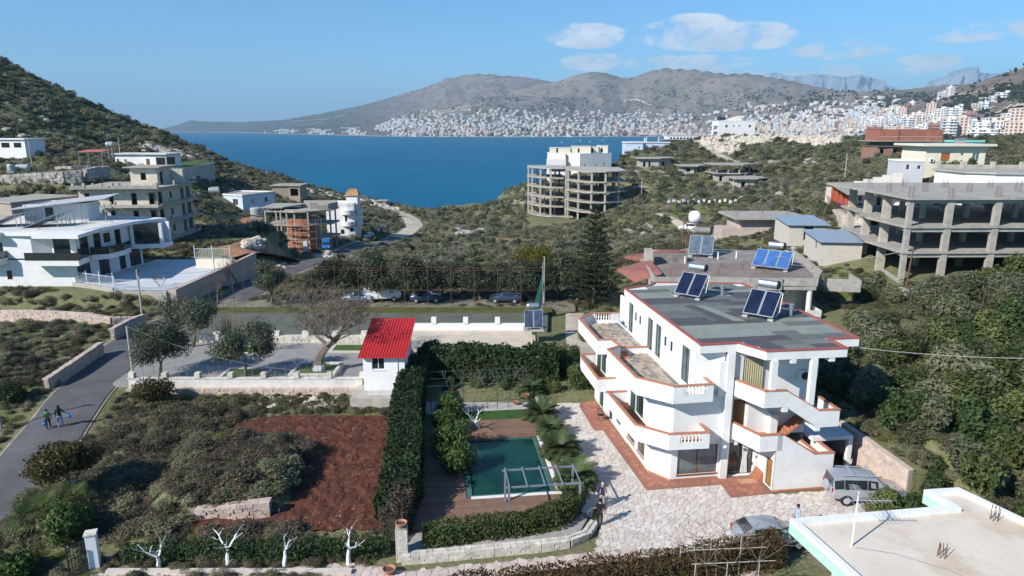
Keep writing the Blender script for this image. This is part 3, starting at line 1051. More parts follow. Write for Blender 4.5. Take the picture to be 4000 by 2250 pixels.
for (x, y, z, k, rz, px, D) in rest:
 if k not in cache:
  b = protos[k][0]
  f4 = [f for f in b.f if len(f) == 4]
  m4 = [6 if m == 1 else (7 if m == 2 else protos[k][2]) for f, m in zip(b.f, b.m) if len(f) == 4]
  cache[k] = (np.array(b.v), np.array(f4), np.array(m4))
 v, f, m = cache[k]
 co, si = math.cos(rz), math.sin(rz)
 Vs.append(np.stack([x + v[:, 0] * co - v[:, 1] * si, y + v[:, 0] * si + v[:, 1] * co, z + v[:, 2]], 1))
 Fs.append(f + off)
 Ms.append(m)
 off += len(v)
link('distant_town', np_mesh('distant_town', np.concatenate(Vs), np.concatenate(Fs), mats_all, mi=np.concatenate(Ms)), kind='stuff')
BIG = [(3604, 386, 28, 36, 0, 1), (3575, 389, 27, 21, 0, 2), (3472, 420, 20, 18, 0, 1), (3456, 428, 25, 16, 5, 1), (3598, 453, 30, 24, 5, 1), (3656, 428, 25, 16, 4, 1),
       (3710, 431, 36, 22, 1, 2), (3742, 430, 24, 26, 4, 1), (3800, 398, 48, 28, 0, 1), (3731, 403, 30, 15, 3, 1), (3768, 402, 30, 20, 3, 1), (3960, 391, 34, 32, 5, 1), (3992, 365, 22, 26, 0, 1),
       (3688, 479, 38, 30, 0, 1), (3880, 456, 80, 26, 0, 1), (3840, 470, 60, 24, 0, 2), (3880, 512, 72, 52, 0, 1), (3926, 518, 38, 58, 3, 0), (3972, 524, 36, 60, 3, 1), (3848, 528, 34, 30, 0, 1), (3712, 542, 38, 34, 0, 2),
       (3755, 515, 42, 34, 0, 1), (3626, 476, 26, 24, 5, 1), (3564, 490, 46, 24, 1, 1), (3500, 495, 40, 24, 0, 1), (3455, 492, 52, 26, 4, 1), (3397, 465, 26, 22, 0, 2), (3386, 452, 32, 22, 1, 1),
       (3358, 459, 26, 20, 2, 1), (3505, 465, 36, 22, 0, 1), (3425, 445, 26, 22, 0, 1), (3540, 520, 46, 24, 0, 1), (3600, 505, 40, 30, 0, 2), (3650, 520, 40, 26, 1, 1), (3440, 520, 40, 22, 0, 1),
       (3790, 548, 46, 26, 0, 1), (3690, 515, 34, 26, 0, 1), (3820, 500, 34, 22, 0, 1), (3350, 500, 36, 24, 0, 2), (3300, 480, 28, 22, 0, 1), (3260, 500, 30, 22, 1, 1), (3945, 470, 40, 14, 0, 1)]
for i, (px, py, wp, hp, c, st) in enumerate(BIG):
 D = min(far_hit(px, py), 1900)
 sc = D / FPX
 w, h = wp * sc, hp * sc
 x, y = far_xy(px, D)
 mbb = block_mesh(w, w * .6, h, st, rgt)
 zz = CAM_H + (HORIZON - py) / FPX * D
 root = thing('hillside_apartment_block', '%s apartment block with %d storeys on the right hillside%s' % (COL_NAMES[c], max(2, int(h / 3.2)), ', %s' % ('high above the town' if py < 410 else 'beside the pale cut' if px > 3780 else 'below the pine belt' if py < 470 else 'behind the brick house' if px < 3700 else 'at the slope foot')), 'building',
                 (float(x), float(y), zz), math.atan2(-float(x), float(y)) + rgt.uniform(-.5, .3), 'apartment blocks on the right hillside')
 parts = {0: MB(), 1: MB(), 2: MB()}
 for f, m in zip(mbb.f, mbb.m):
  p = parts[m]
  i0 = len(p.v)
  p.v += [mbb.v[k] for k in f]
  p.f.append(tuple(range(i0, i0 + len(f))))
  p.m.append(0)
 parts[0].build('shell', TOWN_COLS[c], root)
 parts[1].build('window_rows', TOWN_WIN, root, kind='stuff')
 parts[2].build('roof', TOWN_ROOF, root)
TREE_FAR = mat('far_pine', (0.028, 0.042, 0.028), var=.4, scale=.01, fine=0, rough=1)
mbt = MB()
zones = [(1850, 2280, 390, 440, 420), (1780, 2250, 430, 470, 120), (2380, 2480, 400, 470, 60), (2500, 3150, 365, 440, 560), (2900, 3400, 360, 420, 300), (2600, 3300, 430, 470, 200), (3300, 3560, 375, 430, 230), (3550, 3760, 380, 440, 200), (3780, 3960, 345, 410, 190),
         (1560, 1700, 440, 520, 50), (1500, 3300, 455, 535, 800), (3300, 3900, 440, 560, 160), (700, 1500, 440, 520, 260), (1500, 2700, 290, 380, 150), (3650, 4050, 250, 400, 140)]
for (x0, x1, y0, y1, n) in zones:
 for k in range(n):
  px, py = rgt.uniform(x0, x1), rgt.uniform(y0, y1)
  cl = math.sin(px * .021 + py * .06) + math.sin(px * .05 - py * .11 + 1)
  if n > 180 and cl < -0.1 and rgt.random() < .8:
   continue
  D = far_hit(px, py)
  if D > 8900:
   continue
  x, y = far_xy(px, D)
  for j in range(rgt.choice([1, 2, 3])):
   s = rgt.uniform(2.2, 5.0) if D > 2000 else rgt.uniform(1.6, 3.2)
   xx, yy = float(x) + rgt.uniform(-9, 9), float(y) + rgt.uniform(-9, 9)
   mbt.rock((xx, yy, float(zfar(px, D)) + s * .8), (s, s, s * 1.15), rgt.randrange(10 ** 6))
mbt.build('distant_trees', TREE_FAR, kind='stuff')
CUT_M = mat('bare_track', (0.52, 0.45, 0.36), var=.1, scale=.02, fine=0, rough=1)
for pts, wd in [([(1500, 442), (1560, 438), (1630, 434), (1680, 434)], 9), ([(1640, 466), (1720, 450), (1800, 436), (1870, 430)], 12), ([(1680, 450), (1760, 436), (1850, 420), (1890, 412)], 9), ([(1560, 480), (1640, 470), (1700, 466)], 10),
    ([(1170, 480), (1230, 472), (1300, 470), (1390, 452)], 22), ([(1200, 490), (1260, 486), (1310, 478)], 16), ([(2410, 405), (2450, 395), (2520, 420)], 14), ([(2900, 425), (2950, 418), (2990, 420)], 18),
    ([(3255, 405), (3290, 398), (3310, 402)], 12), ([(3370, 372), (3420, 362), (3480, 357)], 8), ([(3560, 395), (3640, 382), (3720, 368), (3830, 348)], 6), ([(3560, 470), (3600, 440), (3580, 455)], 10),
    ([(3770, 490), (3800, 465), (3850, 445), (3900, 425), (3960, 412), (4040, 400)], 12), ([(3780, 450), (3830, 425), (3900, 412)], 10), ([(3640, 460), (3720, 440), (3790, 425)], 5)]:
 mbc = MB()
 P_ = []
 for i in range(len(pts) - 1):
  for t in np.linspace(0, 1, 14, endpoint=False):
   P_.append((pts[i][0] + (pts[i + 1][0] - pts[i][0]) * t, pts[i][1] + (pts[i + 1][1] - pts[i][1]) * t))
 Dh = [far_hit(*p) for p in P_]
 if max(Dh) > 8900:
  continue
 Dh = np.convolve(np.pad(Dh, 3, mode='edge'), np.ones(7) / 7, 'valid')
 prev = None
 for (px, py), D in zip(P_, Dh):
  hw = wd * (.6 + .5 * rgt.random())
  pa, pb = [], []
  for q in (0, 1, 2):
   Dq = D + hw * (q - 1)
   x, y = far_xy(px, Dq)
   pa.append((float(x), float(y), float(zfar(px, Dq)) + 1.6))
  if prev:
   for q in (0, 1):
    mbc.quad(prev[q], pa[q], pa[q + 1], prev[q + 1])
  prev = pa
 mbc.build('hillside_track', CUT_M, kind='structure')
mbs = MB()
prev = None
for px in np.linspace(700, 2720, 170):
 D = float(interp(SHORE, px))
 a, b = far_xy(px, D - 12), far_xy(px, D + 40)
 cur = ((float(a[0]), float(a[1]), SEA_Z + .3), (float(b[0]), float(b[1]), SEA_Z + 2.6))
 if prev:
  mbs.quad(prev[0], cur[0], cur[1], prev[1])
 prev = cur
mbs.build('beach', mat('strand', (0.55, 0.5, 0.42), var=.15, scale=.02, fine=0), kind='structure')
def boat(px, L, label, off=60):
 D = float(interp(SHORE, px)) - off
 x, y = far_xy(px, D)
 r = thing('boat', label, 'boat', (float(x), float(y), SEA_Z), R(8), 'boats moored off the town')
 m = MB()
 m.prism([(-L / 2, -L * .1), (L * .3, -L * .1), (L / 2, 0), (L * .3, L * .1), (-L / 2, L * .1)], -.4, L * .09)
 m.build('hull', PLASTIC_W, r)
 m = MB()
 m.box(-L * .35, -L * .07, L * .09, L * .15, L * .07, L * .17)
 m.box(-L * .2, -L * .05, L * .17, L * .05, L * .05, L * .22)
 m.build('cabin', PLASTIC_W, r)
boat(2215, 46, 'large white ferry moored at the middle of the town waterfront')
boat(2080, 26, 'small white boat off the town, left of the ferry')
boat(2350, 24, 'small white boat off the town, right of the ferry')
boat(1640, 30, 'white boat near the left end of the town waterfront')
# ------------------------------------------------------------------ buildings of the middle distance
def house(name, label, cat, origin, poly, h, wmat, holes=None, roof=None, rz=0.0, group=None, z0=0.0, t=0.22, frame=DARK, pane=GLASS, wall_name='wall', sill=None, below=0.0, root=None):
 """shell on poly (CCW, local metres). holes {edge: [(u0,u1,z0,z1,kind)]}; kind w window, d door, o open void"""
 if root is None:
  root = thing(name, label, cat, origin, rz, group)
 holes = holes or {}
 for i in range(len(poly)):
  p, q = poly[i], poly[(i + 1) % len(poly)]
  hs = holes.get(i, [])
  mb = MB()
  P = wall(mb, p, q, z0 - (0 if hs and min(x[2] for x in hs) < z0 + .01 else below), z0 + h, hs, t)
  mb.build(wall_name, wmat, root)
  for x in hs:
   if x[4] == 'w':
    window(root, P, x, frame, pane, mull=1 if x[1] - x[0] > .9 else 0, sill=sill)
   elif x[4] == 'd':
    window(root, P, x, frame, pane, mull=max(0, int((x[1] - x[0]) / 1.3) - 0), fw=.09, name='glass_door')
   elif x[4] == 'b':
    window(root, P, x, BROWNW, BROWNW, mull=0, fw=.09, name='door')
   elif x[4] == 's':
    window(root, P, x, BROWNW, mat('orange_shutter', (0.34, 0.12, 0.04), var=.15, stretch=(1, 1, 12)), mull=0, fw=.06, name='shuttered_window')
 if roof:
  ov = roof.get('over', .3)
  cx = sum(p[0] for p in poly) / len(poly)
  cy_ = sum(p[1] for p in poly) / len(poly)
  rp = []
  n = len(poly)
  for i in range(n):
   a, b, c = Vector(poly[i - 1]), Vector(poly[i]), Vector(poly[(i + 1) % n])
   d1, d2 = (b - a).normalized(), (c - b).normalized()
   n1, n2 = Vector((d1.y, -d1.x)), Vector((d2.y, -d2.x))
   k = (n1 + n2)
   den = 1 + n1.dot(n2)
   rp.append(tuple(b + k * (ov / den if den > .2 else 0)))
  mb = MB()
  mb.prism(rp, z0 + h, z0 + h + roof.get('t', .25))
  r = mb.build(roof.get('name', 'roof'), roof.get('mat', CONC), root)
  if roof.get('para'):
   ph = roof['para']
   zz = z0 + h + roof.get('t', .25)
   for i in range(n):
    a, b = Vector(rp[i]), Vector(rp[(i + 1) % n])
    d = (b - a).normalized() * .09
    nn = Vector((-d.y, d.x))
    m2 = MB()
    m2.prism([tuple(a + d * .0), tuple(b - d * 2), tuple(b - d * 2 + nn * 2), tuple(a + nn * 2)], zz - .0, zz + ph)
    m2.build('parapet', roof.get('pmat', wmat), r)
 return root
def rebar(parent, x, y, z, n=4, s=.3, h=1.0, seed=0):
 rg = random.Random(seed)
 mb = MB()
 for k in range(n):
  a = 2 * math.pi * k / n + .7
  px, py = x + s * math.cos(a), y + s * math.sin(a)
  mb.tube([(px, py, z - .02), (px + rg.uniform(-.05, .05), py, z + h * rg.uniform(.7, 1.1))], .014, 4)
 mb.build('rebar', RUST, parent, kind='stuff')
def strip(name, pts, mat_, dz=.05, res=2.0, cross=4, kind='structure', label=None):
 """a road draped on the ground: pts (x, y, width)"""
 P_ = []
 for i in range(len(pts) - 1):
  a, b = np.array(pts[i]), np.array(pts[i + 1])
  n = max(2, int(np.hypot(*(b - a)[:2]) / res))
  for k in range(n):
   P_.append(a + (b - a) * k / n)
 P_.append(np.array(pts[-1]))
 P_ = np.array(P_)
 for _ in range(6):
  P_[1:-1] = (P_[:-2] + P_[1:-1] * 2 + P_[2:]) / 4
 T = np.gradient(P_[:, :2], axis=0)
 T /= np.linalg.norm(T, axis=1)[:, None]
 N = np.stack([-T[:, 1], T[:, 0]], 1)
 zc = hz(P_[:, 0], P_[:, 1])
 rows = []
 for c in range(cross + 1):
  s = (c / cross - .5)
  X = P_[:, :2] + N * (P_[:, 2] * s)[:, None]
  Zg = hz(X[:, 0], X[:, 1])
  rows.append(np.stack([X[:, 0], X[:, 1], np.maximum(Zg, zc - .3) + dz + .03 * (1 - abs(2 * s))], 1))
 n = len(P_)
 V = np.concatenate(rows)
 ii = np.arange(len(V)).reshape(cross + 1, n)
 f = np.stack([ii[:-1, :-1], ii[:-1, 1:], ii[1:, 1:], ii[1:, :-1]], -1).reshape(-1, 4)[:, ::-1]
 ROADS.append(P_.copy())
 return link(name, np_mesh(name, V, f, mat_, smooth=True), kind=kind)
ROADS = []
def pxw(px, py, w, z=None):
 x, y, zz = on_ground(px, py)
 return (x, y, w)
RP_ = [(-29.5, 22, 5.0), (-31, 33, 4.8), (-33.5, 43, 4.6), (-36.2, 52, 4.6), (-38.6, 60, 4.6), (-40.2, 68, 4.4), (-40.6, 76, 4.4), (-39, 85, 4.5), (-36, 95, 4.8), pxw(955, 1100, 5.0), pxw(1120, 1062, 5.0), pxw(1250, 1018, 4.8), pxw(1350, 985, 5), pxw(1450, 957, 5), pxw(1560, 927, 4.5)]
strip('road_shoulder', [(a, b, c + .9 + .5 * math.sin(b * .7)) for a, b, c in RP_], mat('dusty_verge', (.30, .255, .20), var=.3, scale=.8, fine=.25, bump=.4), dz=.05)
strip('road', RP_, ASPHALT, dz=.10)
strip('dirt_road', [pxw(1545, 931, 5), pxw(1600, 908, 5), pxw(1622, 885, 5.5), pxw(1612, 862, 6), pxw(1570, 838, 6), pxw(1520, 815, 7), pxw(1480, 800, 9)], GRAVEL, dz=.13)
strip('gravel_track', [pxw(2725, 548, 4.5), pxw(2770, 580, 4.5), pxw(2800, 605, 4.2), pxw(2850, 628, 3.6), pxw(2910, 636, 3), pxw(2960, 640, 2.4)], GRAVEL, dz=.12)
strip('garden_track', [pxw(2560, 838, 2.2), pxw(2620, 855, 2.5), pxw(2680, 890, 3), pxw(2720, 912, 3), pxw(2620, 925, 2)], GRAVEL, dz=.1)
strip('bare_earth', [pxw(880, 1000, 7), pxw(980, 1000, 9), pxw(1080, 1010, 8), pxw(1160, 1015, 5)], EARTH_CUT, dz=.12)
strip('bare_earth', [pxw(1000, 1048, 5), pxw(1070, 1045, 6), pxw(1130, 1040, 4)], EARTH_CUT, dz=.14)
strip('earth_track', [pxw(1860, 930, 2.5), pxw(2000, 940, 3), pxw(2150, 945, 2)], EARTH_CUT, dz=.08)
strip('driveway', [(8.0, 58.5, 3), (7.2, 66, 3.2), (7.6, 74, 3.2), (8.2, 82, 3)], GRAVEL, dz=.08)
strip('footpath', [pxw(1150, 735, 4), pxw(1220, 755, 5), pxw(1300, 775, 6), pxw(1390, 800, 6), pxw(1460, 806, 6)], GRAVEL, dz=.1)
# --- white modern apartment house on the left
OX, OY, OZ = -57.0, 87.0, 3.3
r = thing('white_apartment_house', 'white two storey modern house with dark windows, curved balcony and solar racks', 'house', (OX, OY, OZ))
gp_ = [(-18, 0), (0, 0), (1.8, 13.5), (-4, 16), (-18, 16)]
house('', '', '', None, gp_, 3.1, WHITE, {0: [(3.6, 6.0, .05, 2.2, 'd'), (9.2, 9.9, .5, 1.7, 'w')], 1: [(.6, 3.0, .4, 2.4, 'd'), (4.6, 6.6, .05, 2.4, 'd'), (8.6, 9.9, .05, 2.7, 'd'), (10.8, 13.2, .05, 2.8, 'd')]}, root=r, below=1.5)
up = [(-18, 0), (-5.0, 0), (-3.2, 1.2), (0, 1.2), (1.4, 7.5), (1.9, 13.5), (-4, 16), (-18, 16)]
house('', '', '', None, up, 3.0, WHITE, {0: [(2.6, 5.6, .25 + 3.3, 2.6 + 3.3, 'd'), (8.6, 9.3, 4.2, 5.4, 'w')], 2: [(.2, 2.4, 3.5, 5.9, 'd')], 3: [(.6, 2.0, 3.5, 5.9, 'd'), (2.9, 4.1, 3.5, 5.9, 'd'), (4.6, 5.8, 4.4, 5.7, 'w')], 4: [(.2, 1.5, 3.5, 5.9, 'd')]}, root=r, z0=3.3)
m = MB()
m.prism([(-19, -1.0), (-8.6, -1.4), (-8.2, -.3), (-3.2, -.6), (-3.0, -2.6), (2.9, -2.7), (1.9, 3.5), (2.6, 8.5), (2.9, 11), (5.6, 14.3), (-3.6, 17), (-19, 17)], 6.3, 6.75)
m.build('roof', WHITE, r)
m = MB()
m.prism([(-18.6, .3), (1.4, 1.0), (2.0, 13), (-4, 16.4), (-18.6, 16.5)], 6.76, 6.80)
m.build('roof_deck', OFFWHITE, r)
for k, (poly, zz) in enumerate([([(-14.5, -1.6), (-8.7, -1.6), (-8.3, 0), (-14.5, 0)], 3.1), ([(-4.9, -1.7), (1.9, -1.7), (1.4, 1.4), (-2.8, 1.1), (-4.6, 0)], 3.1), ([(1.0, 2.4), (3.0, 3.2), (3.4, 6), (3.0, 8.6), (2.0, 9), (1.2, 6)], 3.1)]):
 m = MB()
 m.prism(poly, zz - .45, zz + .22)
 s = m.build('balcony', WHITE, r)
 m = MB()
 for i in range(len(poly) - (2 if k < 2 else 3)):
  a, b = poly[i], poly[i + 1]
  m.bar((*a, zz + .75), (*b, zz + .75), .05, 1.0)
 m.build('glass_rail', GLASS2 if k == 0 else GLASS, s)
m = MB()
m.prism([(1.95, 10.6), (6.0, 11.6), (6.2, 14.2), (1.9, 14.2)], 2.7, 3.3)
m.prism([(1.95, 10.6), (2.3, 10.7), (2.3, 14.2), (1.95, 14.2)], 3.3, 6.3)
m.prism([(2.3, 13.9), (6.0, 13.9), (6.0, 14.2), (2.3, 14.2)], 3.3, 6.3)
m.prism([(5.6, 11.6), (6.0, 11.7), (6.0, 12.1), (5.6, 12.1)], 3.3, 6.3)
m.build('loggia', WHITE, r)
m = MB()
m.quad((2.35, 10.9, 3.4), (5.6, 11.75, 3.4), (5.6, 11.75, 6.2), (2.35, 10.9, 6.2))
m.build('loggia_glazing', GLASS, r)
house('', '', '', None, [(-11, 8), (-3.5, 10.2), (-4, 14), (-11, 14)], 2.6, WHITE, {0: [(2.6, 3.6, 7.0, 8.9, 'd')]}, root=r, z0=6.78, wall_name='roof_storey_wall')
m = MB()
m.prism([(-12.5, 6.5), (-.4, 9.6), (-1, 14.5), (-12.5, 14.5)], [8.7, 10.0, 10.3, 9.0], [8.82, 10.12, 10.42, 9.12])
m.build('lean_to_roof', mat('light_metal_sheet', (.45, .46, .47), var=.1, rough=.5), r)
for (x, y) in ((-.8, 9.9), (-3.6, 8.9), (-8, 7.8)):
 m = MB()
 m.tube([(x, y, 6.8), (x, y, 9.4)], .06, 6)
 m.build('post', STEEL, r)
for i, x0 in enumerate((-13.5, -8.0)):
 m = MB()
 for k in range(5):
  y = 3 + k * .9
  m.bar((x0, y, 6.8), (x0 + 4.2, y + .9, 8.6), .08)
  m.bar((x0 + 4.2, y + .9, 8.6), (x0 + 4.2, y + .9, 6.8), .07)
 m.bar((x0, 3, 6.85), (x0, 6.6, 6.85), .08)
 m.bar((x0 + 4.2, 3.9, 8.6), (x0 + 4.2, 7.5, 8.6), .08)
 m.build('solar_rack', STEEL, r)
 m = MB()
 m.quad((x0, 3, 6.92), (x0, 6.6, 6.92), (x0 + 3.6, 7.4, 8.42), (x0 + 3.6, 3.8, 8.42))
 m.build('solar_panel', PVBLUE, r)
for (x, y) in ((-3.4, 4.2), (1.0, 8.2), (-2.0, 7.2), (-5, 2.0)):
 rebar(r, x, y, 6.8, 4, .15, 1.1, int(x * 10) + 77)
m = MB()
tp = [(-75, 87.9), (-57.5, 87.2), (-50.2, 84.1), (-43.4, 83.5), (-42.6, 93.0), (-42.9, 104), (-55, 104), (-55.2, 100)]
m.prism(tp, 1.4, 3.25)
m.build('paved_terrace', mat('pale_paving', (.55, .56, .58), var=.06, scale=1, stain=.3, stain_col=(.38, .38, .4)), kind='structure')
fw = [(-76, 88.0), (-57.4, 87.3), (-50.2, 84.0), (-43.3, 83.4)]
m = MB()
for i in range(3):
 zt = 3.7 if i == 0 else (3.45 if i == 1 else 3.1)
 a, b = Vector(fw[i]), Vector(fw[i + 1])
 d = (b - a).normalized()
 nn = Vector((d.y, -d.x)) * .3
 m.prism([tuple(a), tuple(b), tuple(b + nn), tuple(a + nn)], .2, zt)
gw = m.build('garden_wall', CONC, label='long grey concrete garden wall below the white picket fence', cat='wall')
m = MB()
m.prism([(-43.3, 83.4), (-42.2, 83.4), (-41.2, 93.5), (-39.6, 104), (-40.1, 104), (-41.7, 93.5)], .3, [3.3, 3.3, 3.6, 4.3, 4.3, 3.6])
m.build('retaining_wall', STONE_P, label='pinkish retaining wall running back beside the driveway of the white house', cat='wall')
def fence(label, pts, h, post_m, pick_m, gap=.16, post_gap=2.5, group=None, zs=None):
 """pickets joined (thinner than can be picked apart), each post a part"""
 f = thing('picket_fence', label, 'fence', (pts[0][0], pts[0][1], pts[0][2]), 0, group)
 pm, rails = MB(), MB()
 x0, y0, z0 = pts[0]
 for i in range(len(pts) - 1):
  a, b = Vector(pts[i]) - Vector(pts[0]), Vector(pts[i + 1]) - Vector(pts[0])
  L = (b - a).length
  n = max(1, int(L / gap))
  for k in range(n):
   p = a.lerp(b, k / n)
   pm.bar(p + Vector((0, 0, .12)), p + Vector((0, 0, h - .05)), .028)
  for zz in (.18, h - .15):
   rails.bar(a + Vector((0, 0, zz)), b + Vector((0, 0, zz)), .045)
  n = max(1, int(L / post_gap))
  for k in range(n + 1):
   if i and k == 0:
    continue
   p = a.lerp(b, k / n)
   m_ = MB()
   m_.bar(p, p + Vector((0, 0, h + .35)), .09)
   m_.build('post', post_m, f)
 pm.build('pickets', pick_m, f, kind='stuff')
 rails.build('rail', pick_m, f)
 return f
FENCE_W = mat('white_blue_fence_paint', (.52, .58, .62), var=.06, rough=.5)
fence('white picket fence on the garden wall in front of the white modern house', [(-70, 87.8, 3.7), (-57.5, 87.3, 3.7)], 1.5, FENCE_W, FENCE_W, gap=.22)
fence('white picket fence stepping down to the driveway corner', [(-57.3, 87.2, 3.45), (-50.3, 84.0, 3.45)], 1.5, FENCE_W, FENCE_W, gap=.22)
fence('white picket fence at the corner nearest the concrete pole', [(-50.1, 83.9, 3.1), (-43.5, 83.4, 3.1)], 1.5, FENCE_W, FENCE_W, gap=.22)
fx = at(762, 1010, 4.6)
fy = at(900, 1010, 4.6)
fence('blue grey picket fence at the back of the white house drive', [(fx[0], fx[1], 4.6), (fy[0], fy[1], 4.6)], 1.6, FENCE_W, FENCE_W, gap=.25)
m = MB()
m.prism([(fx[0], fx[1] + .1), (fy[0] + .1, fy[1] + .1), (fy[0] + .1, fy[1] + .5), (fx[0], fx[1] + .5)], 1, 4.55)
m.build('boundary_wall', CREAM, label='cream boundary wall under the blue grey picket fence', cat='wall')
# --- beige unfinished apartment house behind it
r = thing('unfinished_beige_house', 'beige unfinished four storey apartment house with empty window openings and cantilever balconies', 'building', (-63.6, 119, .9), R(6))
r.scale = (.78, 1, .97)
bw = [(-14, 0), (2.0, 0), (3.6, 7.5), (4.2, 13), (-14, 13)]
for fl in range(4):
 z = fl * 3.1
 hs0 = [(1.2, 2.2, z + .3, z + 2.3, 'o'), (4.6, 5.2, z + 1.5, z + 2.1, 'o'), (6.2, 7.2, z + .3, z + 2.3, 'o'), (10.9, 12.1, z + .15, z + 2.25, 'o'), (14.6, 16.2, z + .2, z + 2.3, 'o')]
 if fl == 0:
  hs0 = hs0[:3]
 hs1 = [(1.0, 2.4, z + .2, z + 2.3, 'o'), (4.6, 5.5, z + .9, z + 2.1, 'o')]
 hs2 = [(.8, 2.2, z + .3, z + 2.5, 'o'), (3.0, 4.8, z + .3, z + 2.5, 'o')]
 house('', '', '', None, bw, 2.9, BEIGE, {0: hs0, 1: hs1, 2: hs2}, root=r, z0=z, below=2 if fl == 0 else 0, t=.3)
 m = MB()
 m.prism([(-14.2, -.1), (2.1, -.1), (3.7, 7.5), (4.3, 13.1), (-14.2, 13.1)], z + 2.9, z + 3.1)
 m.build('floor_slab', CONC, r)
 if fl:
  for (x0, x1) in ((-14.4, -11.6), (-9.6, -6.6), (-6.2, 3.2)):
   m = MB()
   m.box(x0, -1.5, z - .22, x1, -.1, z)
   m.prism([(x0, -1.5), (x1, -1.5), (x1, -1.35), (x0, -1.35)], z, z + .32)
   bl = m.build('balcony', CONC_W, r)
   for xx in (x0 + .15, x1 - .35):
    m = MB()
    m.box(xx, -1.52, z + .325, xx + .35, -1.1, z + .9)
    m.build('post', CONC_W, bl)
  m = MB()
  m.prism([(2.15, -.2), (3.4, -.4), (5.2, 7.0), (5.6, 13), (4.35, 13), (3.75, 7.4)], z - .22, z)
  m.prism([(3.3, -.4), (3.4, -.4), (5.2, 7.0), (5.6, 13), (5.5, 13), (5.1, 7)], z, z + .35)
  bl = m.build('balcony', CONC, r)
  for yy in (2, 6.8, 9.8, 12.5):
   m = MB()
   xx = 3.4 + min(yy, 7) / 7 * 1.7 + max(0, yy - 7) * .045
   m.box(xx - .1, yy, z + .36, xx + .25, yy + .35, z + .95)
   m.build('post', CONC, bl)
m = MB()
m.prism([(-14.8, -1.6), (3.6, -1.7), (5.4, 7), (5.8, 13), (-14.8, 13.5)], 12.41, 12.62)
rs = m.build('roof_slab', CONC, r)
for (x, y, w) in ((-14.4, -1.4, .5), (-12.2, -1.4, .5), (-10.2, -1.4, .4), (-8.6, -1.4, .5), (-6.6, -1.4, .7), (-5.2, -1.4, .6), (2.9, -1.3, .5), (4.2, 4, .4), (5.0, 9, .4), (5.2, 12, .5)):
 m = MB()
 m.box(x, y, 12.63, x + w, y + w * .8, 13.45)
 m.build('parapet_post', CONC_W if y < 0 else CONC, rs)
for (x0, x1) in ((-14.5, -11.6), (-10.2, -6.6), (-6.2, 3.4)):
 m = MB()
 m.box(x0, -1.62, 12.64, x1, -1.45, 13.0)
 m.build('parapet', CONC, rs)
house('', '', '', None, [(-4.6, 3.5), (1.2, 3.5), (1.8, 9), (-4.6, 9)], 3.2, BEIGE, {0: [(2.2, 3.4, 13.6, 14.9, 'o')], 1: [(1.0, 2.2, 12.8, 15, 'o')]}, root=r, z0=12.62, wall_name='stair_head_wall')
m = MB()
m.prism([(-5.6, 2.6), (2.3, 2.6), (2.9, 10), (-5.6, 10)], 15.83, 16.02)
m.build('stair_head_roof', CONC, r)
for s, x in ((1, -4.62), (-1, 1.9)):
 m = MB()
 if s == 1:
  m.prism([(-7.2, 8.6), (-4.62, 8.6), (-4.62, 8.9), (-7.2, 8.9)], 12.63, [13.3, 15.2, 15.2, 13.3])
 else:
  m.prism([(1.9, 8.6), (5.0, 8.6), (5.0, 8.9), (1.9, 8.9)], 12.63, [15.2, 13.4, 13.4, 15.2])
 m.build('sloping_wall', BEIGE, r)
for q in range(4):
 rebar(r, -8 + q * 3.4, -.6, 12.63, 4, .15, .7, q + 31)
# --- old stone store, far left
r = house('old_stone_house', 'old low rendered stone building with three dark openings and a rough flat roof', 'house', (-81, 110.5, 8.0), [(0, 0), (3.6, 12), (-5.5, 14.5), (-7.4, 3)], 3.2, mat('old_render', (.36, .30, .25), var=.2, fine=.12, stain=.5, stain_col=(.2, .17, .15)),
          {0: [(2.2, 3.2, .9, 2.2, 'o'), (5.6, 6.7, .05, 2.3, 'o'), (9.2, 10.3, 1.1, 2.4, 'o')]}, {'over': .25, 't': .2, 'mat': CONC}, below=2)
# --- white bungalow, poles and tanks on the left hill
x, y, z = aty(118, 583, 186)
r = house('white_hill_house', 'white single storey house with three windows in a row on the left hill', 'house', (x, y, z - .4), [(-16, 1.5), (-1.2, 0), (0, 6), (-16, 7)], 2.9, WHITE2,
          {0: [(4.4, 6.4, .8, 2.1, 'w'), (8.0, 10.4, .8, 2.1, 'w'), (11.6, 13.8, .8, 2.1, 'w')]}, {'over': .5, 't': .3, 'mat': WHITE2}, below=2)
x, y, z = aty(470, 650, 190)
r = house('white_hill_bungalow', 'low white bungalow with glazed corner on the hill above the beige unfinished house', 'house', (x + 6, y - 2, z), [(-6, 0), (2.4, 0), (2.6, -1.2), (8.6, -1.8), (9.5, 5), (-6, 6)], 3.3, WHITE2,
          {0: [(.4, 1.0, 0.05, 2.1, 'b'), (2.4, 3.1, 1.3, 2.0, 's')], 2: [(.4, 1.4, .1, 2.2, 'b'), (3.2, 5.9, .3, 2.6, 'd')], 3: [(.4, 4, .3, 2.6, 'd')]}, {'over': .6, 't': .3, 'mat': OFFWHITE}, below=2)
x, y, z = aty(330, 600, 165)
r = thing('red_roof_shelter', 'open shelter with a thin faded red sheet roof on posts among the hill scrub', 'shelter', (x, y, z - 2.4))
m = MB()
m.prism([(-1.8, 0), (4.2, .3), (4.2, 4), (-1.8, 4)], [2.7, 2.8, 3.2, 3.1], [2.8, 2.9, 3.3, 3.2])
m.build('roof', mat('faded_red_sheet', (.45, .13, .13), var=.15), r)
for a, b in ((-1.5, .2), (3.8, .4), (-1.5, 3.8), (3.8, 3.8)):
 m = MB()
 m.tube([(a, b, -.6), (a, b, 2.95)], .07, 6)
 m.build('post', STEEL, r)
